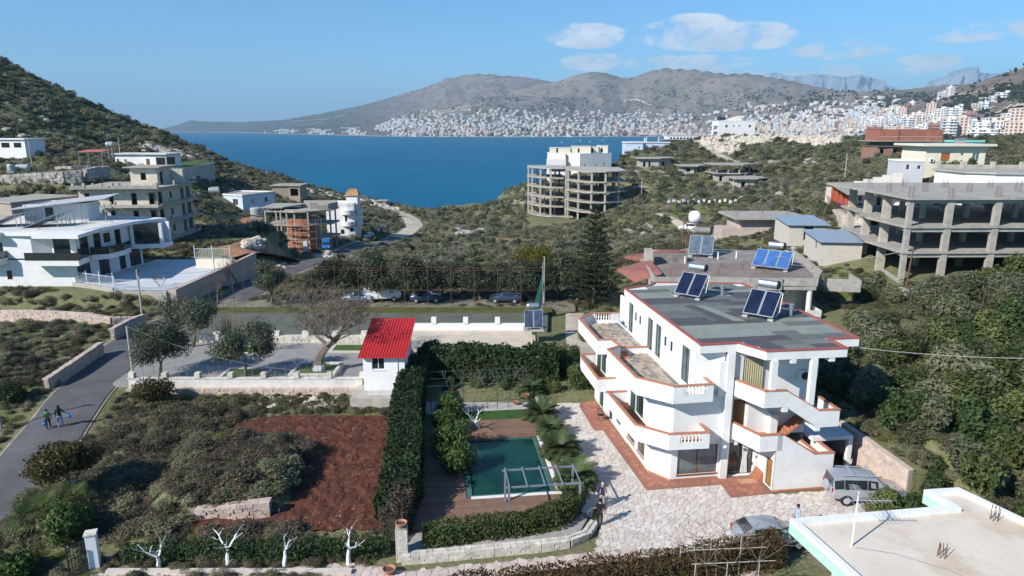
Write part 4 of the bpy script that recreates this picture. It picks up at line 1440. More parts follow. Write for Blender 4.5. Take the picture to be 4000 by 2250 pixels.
def tank(px, py, y, L, rad, label, axis='X', mat_=None, lift=0):
 x, yy, z = aty(px, py, y)
 r = thing('water_tank', label, 'water tank', (x, yy, z), R(15), None)
 m = MB()
 m.lathe([(rad * .55, -L / 2 - .12), (rad * .9, -L / 2 - .05), (rad, -L / 2 + .1), (rad, L / 2 - .1), (rad * .9, L / 2 + .05), (rad * .55, L / 2 + .12)], (0, 0, rad), 20, axis=axis)
 m.build('drum', mat_ or mat('galvanised', (.42, .45, .46), var=.12, rough=.45, metal=.3), r, smooth=False)
 m = MB()
 if axis == 'X':
  for s in (-L * .3, L * .3):
   m.box(s - .08, -rad * .7, -lift - .4, s + .08, rad * .7, .12)
 else:
  m.box(-rad, -rad, -lift - .4, rad, rad, .05)
 m.build('cradle', CONC, r)
 return r
tank(92, 668, 152, 2.2, .75, 'bulging galvanised water tank lying on the terrace of the left hill')
tank(44, 668, 150, 1.3, .7, 'upright galvanised water tank beside the lying one on the left hill', axis='Z')
tank(430, 577, 175, 1.5, .75, 'white water tank raised among the trees of the left hill', lift=2.2)
tank(838, 758, 182, 2.4, .95, 'large white drum tank on the slope behind the pale blue bungalow')
tank(1112, 978, 152, 1.3, .75, 'grey plastic tank standing in front of the brick infill house', axis='Z')
tank(1003, 848, 160, 1.6, 1.4, 'pale round tank beside the raw concrete stair tower', axis='Z')
# --- terrace wall and lawn of the hill bungalow
x0, y0, z0 = aty(640, 690, 178)
x1, y1, z1 = aty(838, 655, 215)
m = MB()
m.prism([(x0, y0), (x0 + 5.2, y0 - .5), (x1, y1), (x1 - .6, y1 + .5), (x0 + 5.0, y0 + .4), (x0, y0 + .8)], z0 - 4, [z0 + 2.0, z0 + 2.0, z1 + 1.6, z1 + 1.6, z0 + 2.0, z0 + 2.0])
m.build('terrace_wall', STONE_G, label='grey stone retaining wall of the lawn beside the hill bungalow', cat='wall')
m = MB()
m.prism([(x0, y0 + .4), (x0 + 5.0, y0 + .1), (x1 - .3, y1 + .3), (x1 - 8, y1 + 12), (x0 - 8, y0 + 10)], z0 - 2, [z0 + 1.7, z0 + 1.7, z1 + 1.3, z1 + 2, z0 + 2])
m.build('lawn', mat('lawn_grass', (.06, .11, .02), var=.3, scale=1.2, fine=.25), kind='structure')
def stone_wall(name, label, pts, h, mat_, size=(.5, .3, .26), course=None, depth=.5, seed=0, limit=280, cap=None, rough=.06):
 """a wall of separate stones along pts (x,y,z). The nearest stones are parts, the others one joined part"""
 rg = random.Random(seed)
 root = thing(name, label, 'wall', pts[0])
 o = Vector(pts[0])
 core, joined = MB(), MB()
 var = []
 for k in range(6):
  mm = MB()
  j = lambda a: a * rg.uniform(-.12, .12)
  mm.prism([(-.5 + j(.5), -.5 + j(.3)), (.5 + j(.5), -.5 + j(.3)), (.5 + j(.4), .5), (-.5 + j(.4), .5)], [-.5 + j(.3), -.5 + j(.3), -.5, -.5], [.5 + j(.4), .5 + j(.4), .5 + j(.3), .5 + j(.3)])
  var.append((mm, mm.mesh('stone', mat_)))
 items = []
 for i in range(len(pts) - 1):
  a, b = Vector(pts[i]) - o, Vector(pts[i + 1]) - o
  L = (b - a).to_2d().length
  d = (b - a).normalized()
  d2 = Vector((d.x, d.y, 0)).normalized()
  nrm = Vector((d2.y, -d2.x, 0))
  ha, hb = (h[i], h[i + 1]) if isinstance(h, (list, tuple)) else (h, h)
  core.add([a - nrm * (depth / 2 - .06) + Vector((0, 0, -.5)), b - nrm * (depth / 2 - .06) + Vector((0, 0, -.5)), b + nrm * (depth / 2 - .06) + Vector((0, 0, -.5)), a + nrm * (depth / 2 - .06) + Vector((0, 0, -.5)),
                  a - nrm * (depth / 2 - .06) + Vector((0, 0, ha - .06)), b - nrm * (depth / 2 - .06) + Vector((0, 0, hb - .06)), b + nrm * (depth / 2 - .06) + Vector((0, 0, hb - .06)), a + nrm * (depth / 2 - .06) + Vector((0, 0, ha - .06))],
                 [(0, 1, 5, 4), (1, 2, 6, 5), (2, 3, 7, 6), (3, 0, 4, 7), (4, 5, 6, 7)])
  rows = max(1, int(max(ha, hb) / size[2]))
  for rr in range(rows):
   u = -size[0] * rg.random()
   while u < L:
    w = size[0] * rg.uniform(.6, 1.4)
    uc = min(max(u + w / 2, w / 2), L - w / 2)
    t = uc / L
    hh = ha + (hb - ha) * t
    zz = (rr + .5) * size[2] * hh / (rows * size[2]) if rows else .1
    p = a.lerp(b, t) + Vector((0, 0, zz))
    for s in ((1,) if rr < rows - 1 else (1, -1)):
     items.append((p + nrm * (s * (depth / 2 - size[1] * .5 + rg.uniform(0, rough))), (w * .95, size[1], size[2] * .93 * hh / max(.1, rows * size[2])), math.atan2(d2.y, d2.x) + (math.pi if s < 0 else 0) + rg.uniform(-.03, .03), rg.randrange(6)))
    u += w
 core.build('core', MORTAR, root)
 items.sort(key=lambda it: (it[0] + o).to_2d().length)
 for k, (p, s, rz, vi) in enumerate(items):
  if k < limit:
   ob = link('stone', var[vi][1], root, p, rz)
   ob.scale = s
  else:
   v = var[vi][0]
   c, sn = math.cos(rz), math.sin(rz)
   joined.add([(p.x + q[0] * s[0] * c - q[1] * s[1] * sn, p.y + q[0] * s[0] * sn + q[1] * s[1] * c, p.z + q[2] * s[2]) for q in v.v], v.f)
 if joined.v:
  joined.build('stones', mat_, root, kind='stuff')
 return root
pa = [aty(px, py, d) for px, py, d in ((-40, 735, 140), (60, 728, 138), (160, 722, 137), (260, 716, 136), (325, 712, 137))]
stone_wall('dry_stone_wall', 'long dry stone terrace wall of grey boulders above the dark olive scrub on the left', pa, 2.4, STONE_G, (.9, .6, .55), depth=.9, seed=2, limit=150, rough=.25)
pa = [aty(px, py, d) for px, py, d in ((335, 700, 138), (380, 690, 140), (425, 686, 142))]
stone_wall('dry_stone_wall', 'short heap-like dry stone wall directly left of the beige unfinished house', pa, 2.0, STONE_G, (.9, .6, .5), depth=1.2, seed=3, limit=60, rough=.3)
pa = [aty(px, py, d) for px, py, d in ((225, 690, 160), (290, 688, 160), (360, 684, 162))]
stone_wall('dry_stone_wall', 'tan stone wall below the red roofed shelter', pa, 2.3, STONE_P, (.8, .5, .5), depth=.9, seed=4, limit=60, rough=.2)
# --- pale blue bungalow, small concrete shell, house under construction, white villa with tiled turret
x, y, z = aty(965, 812, 178)
PALEBLUE = mat('pale_blue_paint', (.50, .58, .68), var=.05, stain=.2, stain_col=(.4, .44, .5))
r = house('pale_blue_bungalow', 'pale blue flat roofed bungalow with white framed window above the red earth cut', 'house', (x, y, z), [(-7.2, 3), (-1, 0), (3.6, 11), (-6.4, 13)], 3.0, PALEBLUE, {0: [(3.4, 5.2, .6, 2.2, 'w')], 1: [(3, 4.2, .7, 2.1, 'w'), (8, 9.2, .7, 2.1, 'w')]}, {'over': .15, 't': .15, 'mat': CONC_W, 'para': .25, 'pmat': WHITE2}, frame=PLASTIC_W, below=2)
x, y, z = aty(1065, 768, 226)
r = house('concrete_shell', 'small unfinished brown block shell with a jutting flat slab on the coastal slope', 'building', (x, y, z), [(0, 0), (5, .5), (9, .3), (9, 8), (0, 8)], 3.4, mat('brown_block', (.33, .27, .21), var=.12), {1: [(.8, 3.4, .2, 2.6, 'o')]}, {'over': .5, 't': .3, 'mat': CONC}, below=3)
bx, by, bz = -54.5, 154.0, -4.4
r = thing('house_under_construction', 'grey concrete house under construction with curved red clay block infill and scaffold poles', 'building', (bx - 1.5, by, bz))
r.scale = (.79, .9, 1)
for fl, z in enumerate((0, 3.1, 6.2)):
 m = MB()
 ex = 0 if fl == 0 else 1.5
 arc = [(11.6 + 3.2 * math.sin(a), 1.2 - (1.2 + ex * .5) * math.cos(a)) for a in np.linspace(-.5, 1.2, 6)]
 m.prism([(0, 0), (5, 0), (6, -.4)] + [(9, -1 - ex * .3)] + arc[2:] + [(17 + ex, 3), (19, 9), (0, 11)], z + 2.8, z + 3.1)
 m.build('floor_slab', CONC, r)
 for (cx_, cy_) in ((.2, .2), (4.6, .2), (6.4, 0), (8.8, -.5), (12.6, -.4), (14.6, 2.2), (17.6, 4), (18, 8), (.3, 8), (8, 8)):
  m = MB()
  m.box(cx_ - .2, cy_ - .2, z, cx_ + .2, cy_ + .2, z + 2.795)
  m.build('column', CONC, r)
 mbk = MB()
 for (a, b) in (((6.6, -.1), (8.6, -.5)), ((9.0, -.55), (10.8, -.75)), ((10.8, -.75), (12.4, -.5)), ((12.8, -.3), (14.3, 1.6))):
  if fl == 2 and a[0] > 12.5:
   continue
  va, vb = Vector((*a, 0)), Vector((*b, 0))
  L = (vb - va).length
  hmax = 2.6 if fl < 2 else 1.5
  for c in range(int(hmax / .26)):
   nn = max(1, int(L / .55))
   for k in range(nn):
    if rgt.random() < .04:
     continue
    p = va.lerp(vb, (k + .5 + (.25 if c % 2 else -.2)) / nn if nn > 1 else .5)
    d = (vb - va).normalized()
    mbk.obox((p.x, p.y, z + .15 + c * .26), (L / nn * .94, .2 + rgt.uniform(0, .04), .23), math.atan2(d.y, d.x))
 mbk.build('clay_blocks', BRICK_M, r, kind='stuff')
m = MB()
m.prism([(-.4, -.5), (5.6, -.5), (8.6, 6), (9, 9), (-.4, 9)], 9.95, 10.2)
m.build('stair_tower_roof', CONC, r)
for (cx_, cy_) in ((.2, .2), (4.8, .2), (.3, 8), (8.4, 8), (1.7, .2), (3.2, .2)):
 m = MB()
 m.box(cx_ - .2, cy_ - .2, 9.31 - .0, cx_ + .2, cy_ + .2, 9.945)
 m.build('column', CONC, r)
for (x0, y0, x1, y1, h_) in ((8.8, 8.2, 18.6, 8.4, 1.6), (14.6, 2.4, 17.4, 3.3, 1.0), (17.4, 3.3, 18.8, 8.2, 1.3), (6, -.2, 14, -.9, .35), (12, 4, 14, 4.6, 1.4)):
 m = MB()
 m.bar((x0, y0, 9.31 + h_ / 2), (x1, y1, 9.31 + h_ / 2), .2, h_)
 m.build('parapet_wall', CONC, r)
m = MB()
m.prism([(.3, .3), (4.6, .3), (4.6, .45), (.3, .45)], [0, 0, 0, 0], [2.6, 1.5, 1.5, 2.6])
m.prism([(.4, 2), (4.8, 2), (4.8, 3.2), (.4, 3.2)], [3.1, 5.2, 5.2, 3.1], [3.3, 5.5, 5.5, 3.3])
m.build('stair_flight', CONC, r)
sc_ = MB()
POLEW = mat('scaffold_timber', (.33, .22, .13), var=.25, scale=3)
for xx, yy in ((6.2, -1.8), (8.4, -2.4), (10.6, -2.6), (12.8, -2.3), (14.8, -1.0), (15.8, .8)):
 m = MB()
 m.tube([(xx, yy, -.6), (xx + .1, yy, 7.6)], .07, 5)
 m.build('scaffold_pole', POLEW, r)
for zz in (1.8, 3.0, 4.6, 6.1):
 m = MB()
 m.tube([(5.8, -1.8, zz), (8.4, -2.4, zz), (10.6, -2.6, zz), (12.8, -2.3, zz), (14.8, -1.0, zz), (16, .8, zz)], .06, 5)
 m.prism([(6.2, -1.7), (8.4, -2.3), (12.8, -2.2), (14.8, -.9), (14.5, -.6), (12.6, -1.8), (8.4, -1.9), (6.2, -1.3)], zz + .06, zz + .11)
 m.build('scaffold_deck', POLEW, r)
m = MB()
m.prism([(11.6, -3.2), (12.7, -3.0), (12.7, -2.9), (11.6, -3.1)], [-.2, -.2, -.2, -.2], [2.9, 2.9, 2.9, 2.9])
m.build('leaning_board', PLASTIC_W, r)
x, y, z = aty(1318, 917, 186)
r = house('white_turret_villa', 'white seaside villa with curved balconies and an ochre tiled hip roof turret', 'house', (x + .5, y, z - .4), [(-4.5, 0), (3.6, 0), (6, .5), (6.6, 8), (-4.5, 8)], 8.6, WHITE, {0: [(5.2, 6.6, .6, 1.9, 'w'), (7.0, 7.9, 4.0, 6.2, 'w')], 1: [(.6, 1.8, 1.2, 2.2, 'w')]}, {'over': .1, 't': .2, 'mat': WHITE, 'para': .5}, below=2)
for zz in (3.2, 6.4):
 m = MB()
 pc = [(3.4 + 2.3 * math.sin(a), .3 - 1.8 * math.cos(a)) for a in np.linspace(-1.5, 1.5, 9)]
 m.prism(pc, zz - .3, zz + .9)
 m.build('balcony', WHITE, r)
 m = MB()
 pc = [(6.5 + 1.8 * math.sin(a), 4 - 2.5 * math.cos(a)) for a in np.linspace(.1, 3.0, 8)]
 m.prism(pc + [(6.4, 6.2)], zz - .3, zz + .8)
 m.build('balcony', WHITE, r)
house('', '', '', None, [(3.0, 1.5), (7.2, 1.5), (7.2, 6), (3.0, 6)], 2.4, WHITE, root=r, z0=8.8, wall_name='turret_wall')
m = MB()
hip = [(2.5, 1.0, 11.2), (7.7, 1.0, 11.2), (7.7, 6.5, 11.2), (2.5, 6.5, 11.2), (3.6, 3.6, 12.9), (6.6, 3.6, 12.9)]
m.add(hip, [(0, 1, 5, 4), (1, 2, 5), (2, 3, 4, 5), (3, 0, 4), (3, 2, 1, 0)])
tr = m.build('tiled_roof', mat('ochre_tile', (.50, .33, .16), var=.15, scale=1.5), r)
m = MB()
for k in range(9):
 u = k / 8
 m.tube([(2.5 + 5.2 * u, .98, 11.22), (3.6 + 3 * u, 3.6, 12.92)], .11, 5)
m.build('tile_ridges', mat('ochre_tile_ridge', (.42, .25, .12), var=.15), tr, kind='stuff')
r.scale = (.72, .8, .98)
x, y, z = aty(1492, 808, 330)
r = house('coast_hut', 'tiny unfinished block hut with a flat slab on the coast by the dirt road', 'hut', (x - 2, y, z), [(0, 0), (4, 0), (4, 4), (0, 4)], 2.8, mat('block_tan', (.42, .32, .25), var=.12), {0: [(1, 2.2, .8, 2, 'o')]}, {'over': .7, 't': .25, 'mat': CONC}, below=2)
CUTS = [(975, 930, 300, 95), ]
def bank(name, pts_lo, pts_hi, mat_, seed=1, label=None):
 """eroded cut bank between a foot line and a brow line"""
 n = 60
 lo = np.array(pts_lo)
 hi = np.array(pts_hi)
 tt = np.linspace(0, 1, n)
 li = lambda P_: np.stack([np.interp(tt, np.linspace(0, 1, len(P_)), P_[:, k]) for k in range(3)], 1)
 A, B = li(lo), li(hi)
 rows = []
 for k in range(13):
  s = k / 12
  C = A + (B - A) * s
  C[:, 2] = A[:, 2] + (B[:, 2] - A[:, 2]) * (s ** .8)
  nz = _vnoise(tt * 60, np.full(n, s * 12), 2.5, seed) + .6 * _vnoise(tt * 60, np.full(n, s * 12), .9, seed + 4)
  C[:, 1] += nz * .5 * math.sin(math.pi * s)
  C[:, 2] += nz * .25 * math.sin(math.pi * s)
  rows.append(C)
 V = np.concatenate(rows)
 ii = np.arange(len(V)).reshape(13, n)
 link(name, np_mesh(name, V, np.stack([ii[:-1, :-1], ii[:-1, 1:], ii[1:, 1:], ii[1:, :-1]], -1).reshape(-1, 4), mat_, smooth=False), kind='structure')
P3 = lambda l: [aty(*a) for a in l]
bank('earth_cut', P3([(860, 960, 150), (920, 955, 152), (985, 945, 156), (1020, 930, 160)]), P3([(835, 880, 158), (900, 862, 162), (960, 850, 165), (1015, 840, 168)]), EARTH_CUT, 3)
bank('earth_heap', P3([(960, 1045, 122), (1040, 1050, 122), (1130, 1045, 124), (1150, 1010, 132)]), P3([(985, 1005, 134), (1040, 985, 138), (1090, 985, 140), (1130, 990, 140)]), EARTH_CUT, 7)
def rubble(name, px0, px1, py0, py1, n, smin, smax, mat_, seed=1, y=None, tris=True):
 """a spread of boulders lying on the ground; uncountable, one object"""
 rg = random.Random(seed)
 mb = MB()
 for k in range(n):
  px, py = rg.uniform(px0, px1), rg.uniform(py0, py1)
  if y is None:
   x, yy, z = on_ground(px, py)
  else:
   x, yy, z = aty(px, py, y)
  s = smin + (smax - smin) * rg.random() ** 2
  mb.rock((x, yy, z + s * .2), (s * rg.uniform(.8, 1.4), s * rg.uniform(.8, 1.3), s * rg.uniform(.6, 1)), rg.randrange(10 ** 6))
 return mb.build(name, mat_, kind='stuff')
PALE_ROCK = mat('pale_boulder', (.52, .46, .38), var=.18, scale=1, fine=.12, stain=.25)
GREY_ROCK = mat('grey_outcrop', (.30, .29, .27), var=.3, scale=.8, fine=.2)
rubble('rubble', 950, 1030, 940, 975, 120, .3, 1.0, PALE_ROCK, 21)
rubble('rubble', 1205, 1300, 980, 1008, 120, .25, .8, PALE_ROCK, 22)
rubble('rubble', 1000, 1120, 1005, 1050, 120, .2, .6, PALE_ROCK, 23)
rubble('rubble', 1100, 1600, 738, 830, 10, .5, 1.2, PALE_ROCK, 24)
rgx = random.Random(5)
mb = MB()
for k in range(420):   # pale rocks along the shore edge of the left hill
 t = rgx.random()
 px, py = 1150 + 430 * t + rgx.gauss(0, 8), 735 + 72 * t + rgx.gauss(4, 6)
 x, y, z = on_ground(px, py)
 s = rgx.uniform(.5, 1.6)
 mb.rock((x, y, z + .2), (s, s, s * .7), k)
mb.build('shore_rocks', PALE_ROCK, kind='stuff')
mb = MB()
for k in range(420):   # scree above the hill bungalow's lawn
 t = rgx.random()
 px, py = 560 + 260 * t + rgx.gauss(0, 12), 575 + 62 * t + rgx.gauss(0, 7)
 x, y, z = on_ground(px, py)
 s = rgx.uniform(.5, 1.7)
 mb.rock((x, y, z + .2), (s, s, s * .7), k)
mb.build('scree', PALE_ROCK, kind='stuff')
mb = MB()
for k in range(1500):   # the long boulder bank below the ridge on the right
 t = rgx.random()
 px = 2745 + 540 * t
 lo = 588 if t < .25 else 574
 py = rgx.uniform(536 + 3 * math.sin(px * .02), lo - 10 * t + 14 * math.sin(px * .016))
 x, y, z = on_ground(px, py)
 s = rgx.uniform(.6, 2.0)
 mb.rock((x, y, z + s * .3), (s * 1.2, s, s), k)
mb.build('boulder_bank', mat('cream_boulder', (.50, .44, .36), var=.2, scale=.6, fine=.12, stain=.4), kind='stuff')
mb = MB()
for k in range(900):   # limestone showing through the scrub
 zone = rgx.choice([(0, 400, 240, 560), (100, 700, 330, 620), (1780, 1900, 895, 925), (2000, 2150, 770, 800), (2400, 2640, 660, 700), (2300, 2460, 620, 660), (2800, 3250, 600, 640), (2650, 3200, 720, 790), (3000, 3300, 860, 1010), (3000, 3200, 1010, 1130), (1790, 1840, 905, 925), (3350, 3500, 880, 920), (3500, 3800, 1130, 1200), (2450, 2550, 880, 920)])
 px, py = rgx.uniform(zone[0], zone[1]), rgx.uniform(zone[2], zone[3])
 if rgx.random() < .5 and math.sin(px * .05) * math.cos(py * .07) < .1:
  continue
 x, y, z = on_ground(px, py)
 if y > 430:
  continue
 s = (.25 + 1.0 * rgx.random() ** 2) * min(1.3, .4 + y / 220)
 mb.rock((x, y, z - .05), (s * 1.3, s, s * .7), k)
mb.build('rock_outcrops', GREY_ROCK, kind='stuff')
# --- curved concrete frame by the sea
r = thing('curved_concrete_frame', 'five storey unfinished concrete frame with curved slabs and bare columns by the sea', 'building', (13, 234, -6.6), 0)
front = [(-7.6, 12), (-6.2, 7.5), (-3.4, 3.2), (0, .4), (4.6, 0), (5.2, -3.2), (8.4, -9.5), (12.4, -13.4), (17, -13.6), (22.5, -10), (24.6, -8)]
back = [(24.8, 12), (8, 20), (-7, 20)]
wl_ = [(-7.2, 11.5), (-5.9, 8), (-3.2, 4), (.2, 1.0), (5.3, .2), (5.8, -3), (8.7, -8.9), (12.6, -12.6), (17, -12.8), (21.8, -9.6)]
inner = [(-4, 14), (-1.5, 8.5), (2, 6.5), (7, 4), (10, -1), (13.5, -5), (18, -6), (21.5, -2), (16, 2), (11, 8), (4, 14), (18, 9), (22, 6)]
for fl in range(6):
 z = fl * 3.25
 lift = 0
 m = MB()
 if fl in (0,):
  fr = [(x * .96, y) for x, y in front[:5]] + [(8, -1)]
  m.prism(fr + [(8, 20), (-7, 20)], z - .15, z + .1)
 else:
  m.prism([(x, y) for x, y in front[:5]] + [(5.3, 20), (-7.4, 20)], z + .0, z + .28)
 s1 = m.build('floor_slab', CONC_W, r)
 if fl:
  m = MB()
  m.prism(front[5:] + [(25, 12), (9, 20), (5.35, 20)], z - .42 if fl < 5 else z - .3, z - .16 if fl < 5 else z - .03)
  m.build('floor_slab', CONC_W, r)
for ci, (x, y) in enumerate(wl_ + inner):
 right = (x > 5.4)
 for fl in range(5):
  z = fl * 3.25
  if right and fl == 0 and x > 9:
   continue
  z0 = z + (.1 if fl == 0 else .28) if not right else (z - .16 if fl else z)
  z1 = z + 3.25 - (.0 if not right else .42 if fl < 4 else .3)
  m = MB()
  m.box(x - .28, y - .28, z0, x + .28, y + .28, z1)
  m.build('column', CONC_W, r)
m = MB()
for k in range(4):
 m.prism([(17, 1), (18.4, 1), (18.4, 5.6), (17, 5.6)], [2.9 + k * 3.25 + .02, 2.9 + k * 3.25 + .02, 6.0 + k * 3.25, 6.0 + k * 3.25], [3.1 + k * 3.25, 3.1 + k * 3.25, 6.2 + k * 3.25, 6.2 + k * 3.25])
m.build('stair_flight', CONC, r)
# --- white apartment house behind it
x, y, z = aty(2270, 655, 285)
r = thing('white_sea_apartments', 'white stepped apartment house with roof cabins by the sea behind the concrete frame', 'building', (x - 2, y, z - 12.6))
r.scale = (.70, .8, .86)
house('', '', '', None, [(-16, 6), (-6, 4.5), (-6, 8), (2.0, 0), (9, 3), (22, 9), (22, 20), (-16, 20)], 20.5, WHITE, {0: [], 3: [(3.0, 3.8, 13, 16, 'w'), (3.0, 3.8, 8, 10.5, 'w')], 4: [(3, 3.6, 12, 16, 'w'), (6, 6.7, 9, 11, 'w'), (9, 9.6, 14, 17, 'w')]}, root=r, roof={'over': 0, 't': .2, 'mat': OFFWHITE, 'para': .6}, below=4)
m = MB()
m.box(-17.2, 2.5, 15.5, -5.9, 5.9, 18.6)
m.box(-17.2, 2.5, 10.2, -5.9, 5.9, 12.6)
m.build('terrace_band', WHITE, r)
m = MB()
m.box(-15.6, 3.4, 12.65, -6.2, 5.9, 15.45)
m.build('glazed_terrace', GLASS, r)
for (x0, y0, w, d, h_) in ((-15, 7, 12, 6, 4.3), (-2, 6, 11, 6, 5.0), (8, 9, 6, 6, 4.6), (14, 11, 6, 5, 5.2)):
 house('', '', '', None, [(x0, y0), (x0 + w, y0), (x0 + w, y0 + d), (x0, y0 + d)], h_ - 1.2, CREAM, {0: [(w * .3, w * .3 + 1.1, 21.5, 23.6, 'w')] if w > 5 else [], 1: [(1, 2.2, 21.5, 23.6, 'w')]}, root=r, z0=20.7, roof={'over': .2, 't': .2, 'mat': WHITE, 'name': 'cabin_roof'}, wall_name='cabin_wall')
for (x0, y0, zz) in ((-8, 8, 24.2), (3, 8, 24.9), (9, 11, 24.5), (17, 12, 25.1)):
 m = MB()
 m.prism([(x0 - 1.6, y0), (x0, y0), (x0, y0 + 1.8), (x0 - 1.6, y0 + 1.8)], [zz + .1, zz + 1.3, zz + 1.3, zz + .1], [zz + .2, zz + 1.4, zz + 1.4, zz + .2])
 m.bar((x0, y0 + .9, zz), (x0, y0 + .9, zz + 1.6), .1)
 s = m.build('solar_heater', DARK, r)
 m = MB()
 m.lathe([(.4, -.7), (.5, -.6), (.5, .6), (.4, .7)], (x0, y0 + .9, zz + 2.1), 12, axis='Y')
 m.build('tank', STAIN, s)
# --- pale house further along the shore with a roof canopy
x, y, z = aty(2520, 612, 390)
r = house('pale_shore_house', 'pale bluish white two storey house with a raised roof canopy on the shore', 'house', (x, y, z - 1), [(-11, 0), (-1.5, 0), (-1.5, 3), (14, 3), (14, 13), (-11, 13)], 8.4, PALEBLUE, {0: [(7, 7.7, 5.4, 6.6, 'w')], 2: [(4, 4.9, 4.6, 6, 'w'), (9, 10, 4.6, 6, 'w')]}, {'over': .4, 't': .3, 'mat': OFFWHITE, 'para': .5, 'pmat': PALEBLUE}, below=3)
for (a, b) in ((1, 4), (8, 4), (1, 9), (8, 9)):
 m = MB()
 m.box(a - .3, b - .3, 9.2, a + .3, b + .3, 13.2)
 m.build('canopy_post', PALEBLUE, r)
m = MB()
m.box(-1.5, 2.5, 13.21, 10.5, 10.5, 13.7)
m.build('canopy', OFFWHITE, r)
m = MB()
m.box(-12.6, -1.4, 3.6, -1.4, -.05, 5.2)
m.build('balcony', PALEBLUE, r)
x, y, z = aty(2470, 614, 372)
r = thing('pergola_frame', 'small dark pergola frame in front of the pale shore house', 'pergola', (x - 3, y, z - .6))
m = MB()
m.box(0, 0, 3.0, 12, 5, 3.3)
m.build('roof', CONC, r)
for a in (.4, 4, 8, 11.6):
 m = MB()
 m.box(a - .2, .1, -.8, a + .2, .5, 2.995)
 m.build('post', DARK, r)
x, y, z = aty(2660, 560, 420)
r = house('tan_ridge_house', 'low tan house with overhanging flat roof on the ridge next to the pale shore house', 'house', (x - 9, y, z - 4), [(0, 0), (15, 0), (15, 9), (0, 9)], 6, mat('tan_render', (.45, .38, .31), var=.08), {0: [(3, 4.4, 3, 4.6, 'w')]}, {'over': 1.4, 't': .35, 'mat': CONC}, below=3)
x, y, z = aty(2700, 545, 460)
r = house('white_ridge_pavilion', 'long white low pavilion on the ridge crest right of the tan house', 'house', (x - 16, y, z - 2), [(0, 0), (34, 0), (34, 9), (0, 9)], 4.6, WHITE2, {0: [(2 + 2.2 * k, 3.4 + 2.2 * k, 1.0, 3.4, 'w') for k in range(8)]}, {'over': .5, 't': .3, 'mat': WHITE2})
# --- white house on the ridge with four windows
x, y, z = aty(2810, 528, 430)
r = house('white_ridge_house', 'large plain white house with four small windows on the ridge above the boulder bank', 'house', (x - 1, y, z - 1), [(0, 0), (22.5, 0), (22.5, 14), (0, 14)], 9.4, WHITE, {0: [(4.3, 5.7, 5.6, 7.1, 'w'), (9, 9.9, 6.1, 6.9, 'w'), (12.4, 13.3, 6.1, 6.9, 'w'), (18.6, 20, 5.7, 7.1, 'w'), (4.2, 5.6, .5, 2.1, 'w'), (9, 10.2, .5, 2.1, 'w')]}, {'over': .1, 't': .3, 'mat': WHITE2}, below=3)
m = MB()
m.prism([(6, 1), (14, 1), (14, 9), (6, 9)], 9.75, [10.2, 12.6, 12.6, 10.2])
m.build('roof_room', CREAM, r)
m = MB()
for k in range(4):
 m.prism([(k * 1.3 - .5, .8), (k * 1.3 + .6, .8), (k * 1.3 + .9, 3), (k * 1.3 - .2, 3)], [9.9, 9.9, 11.8, 11.8], [10, 10, 11.9, 11.9])
m.build('solar_panel', PVBLUE, r)
m = MB()
m.box(-2.8, .5, 6.6, -.02, 8, 7.1)
m.box(-2.8, .5, 3.2, -.02, 8, 3.7)
m.build('balcony', WHITE, r)
# --- unfinished slab-roofed shells in the scrub
GRB = mat('grey_block', (.40, .375, .34), var=.12, fine=.08, stain=.3)
for (px, py, d, w, dp, h_, lab, holes) in [(2502, 655, 300, 13.5, 9, 3.6, 'grey unfinished shell with an overhanging slab roof, uppermost of the shells in the scrub', [(1.0, 2.0, .3, 2.4, 'o'), (3.2, 4.0, .3, 2.6, 'o')]),
                                           (2668, 682, 270, 8, 7, 2.9, 'small unfinished shell with three dark openings under a thin slab', [(1, 2.6, .9, 2.2, 'o'), (4, 5.2, .3, 2.2, 'o')]),
                                           (2880, 735, 233, 10, 9, 3.0, 'single storey unfinished shell lowest in the scrub, with dark doorways', [(1.2, 2.4, .2, 2.2, 'o'), (5.5, 6.5, .8, 2.1, 'o')])]:
 x, y, z = on_ground(px, py)
 house('unfinished_shell', lab, 'building', (x, y, z), [(0, 0), (w * .55, -.6), (w, 3.5), (w, 3.5 + dp), (0, dp)], h_, GRB, {0: holes, 1: [(1.6, 3.4, .8, 2.3, 'o')]}, {'over': 1.5, 't': .32, 'mat': CONC}, below=2, group='unfinished shells in the scrub')
x, y, z = on_ground(2795, 712)
r = thing('unfinished_shell', 'two storey unfinished shell of slabs and columns with an outside stair in the scrub', 'building', (x, y, z), 0, 'unfinished shells in the scrub')
house('', '', '', None, [(0, 0), (8, -.5), (13, 3), (13, 10), (0, 10)], 2.9, GRB, {0: [(1.2, 2.2, .3, 2.2, 'o'), (4.6, 6, .5, 2.2, 'o')], 1: [(1, 3.4, .4, 2.3, 'o')]}, {'over': 1.0, 't': .3, 'mat': CONC, 'name': 'floor_slab'}, root=r, below=2)
for (a, b) in ((.3, .3), (4.2, 0), (8, -.2), (12.6, 3), (12.6, 9), (.4, 9)):
 m = MB()
 m.box(a - .2, b - .2, 3.21, a + .2, b + .2, 5.95)
 m.build('column', CONC, r)
m = MB()
m.prism([(-1.8, -1.6), (9, -2), (14.4, 2), (14.4, 10.5), (-1.8, 10.5)], 5.96, 6.3)
m.build('roof_slab', CONC, r)
m = MB()
m.prism([(7, -2.8), (11, .2), (10.3, 1.0), (6.4, -1.9)], [.0, 3.0, 3.0, 0], [.3, 3.3, 3.3, .3])
m.build('stair_flight', CONC, r)
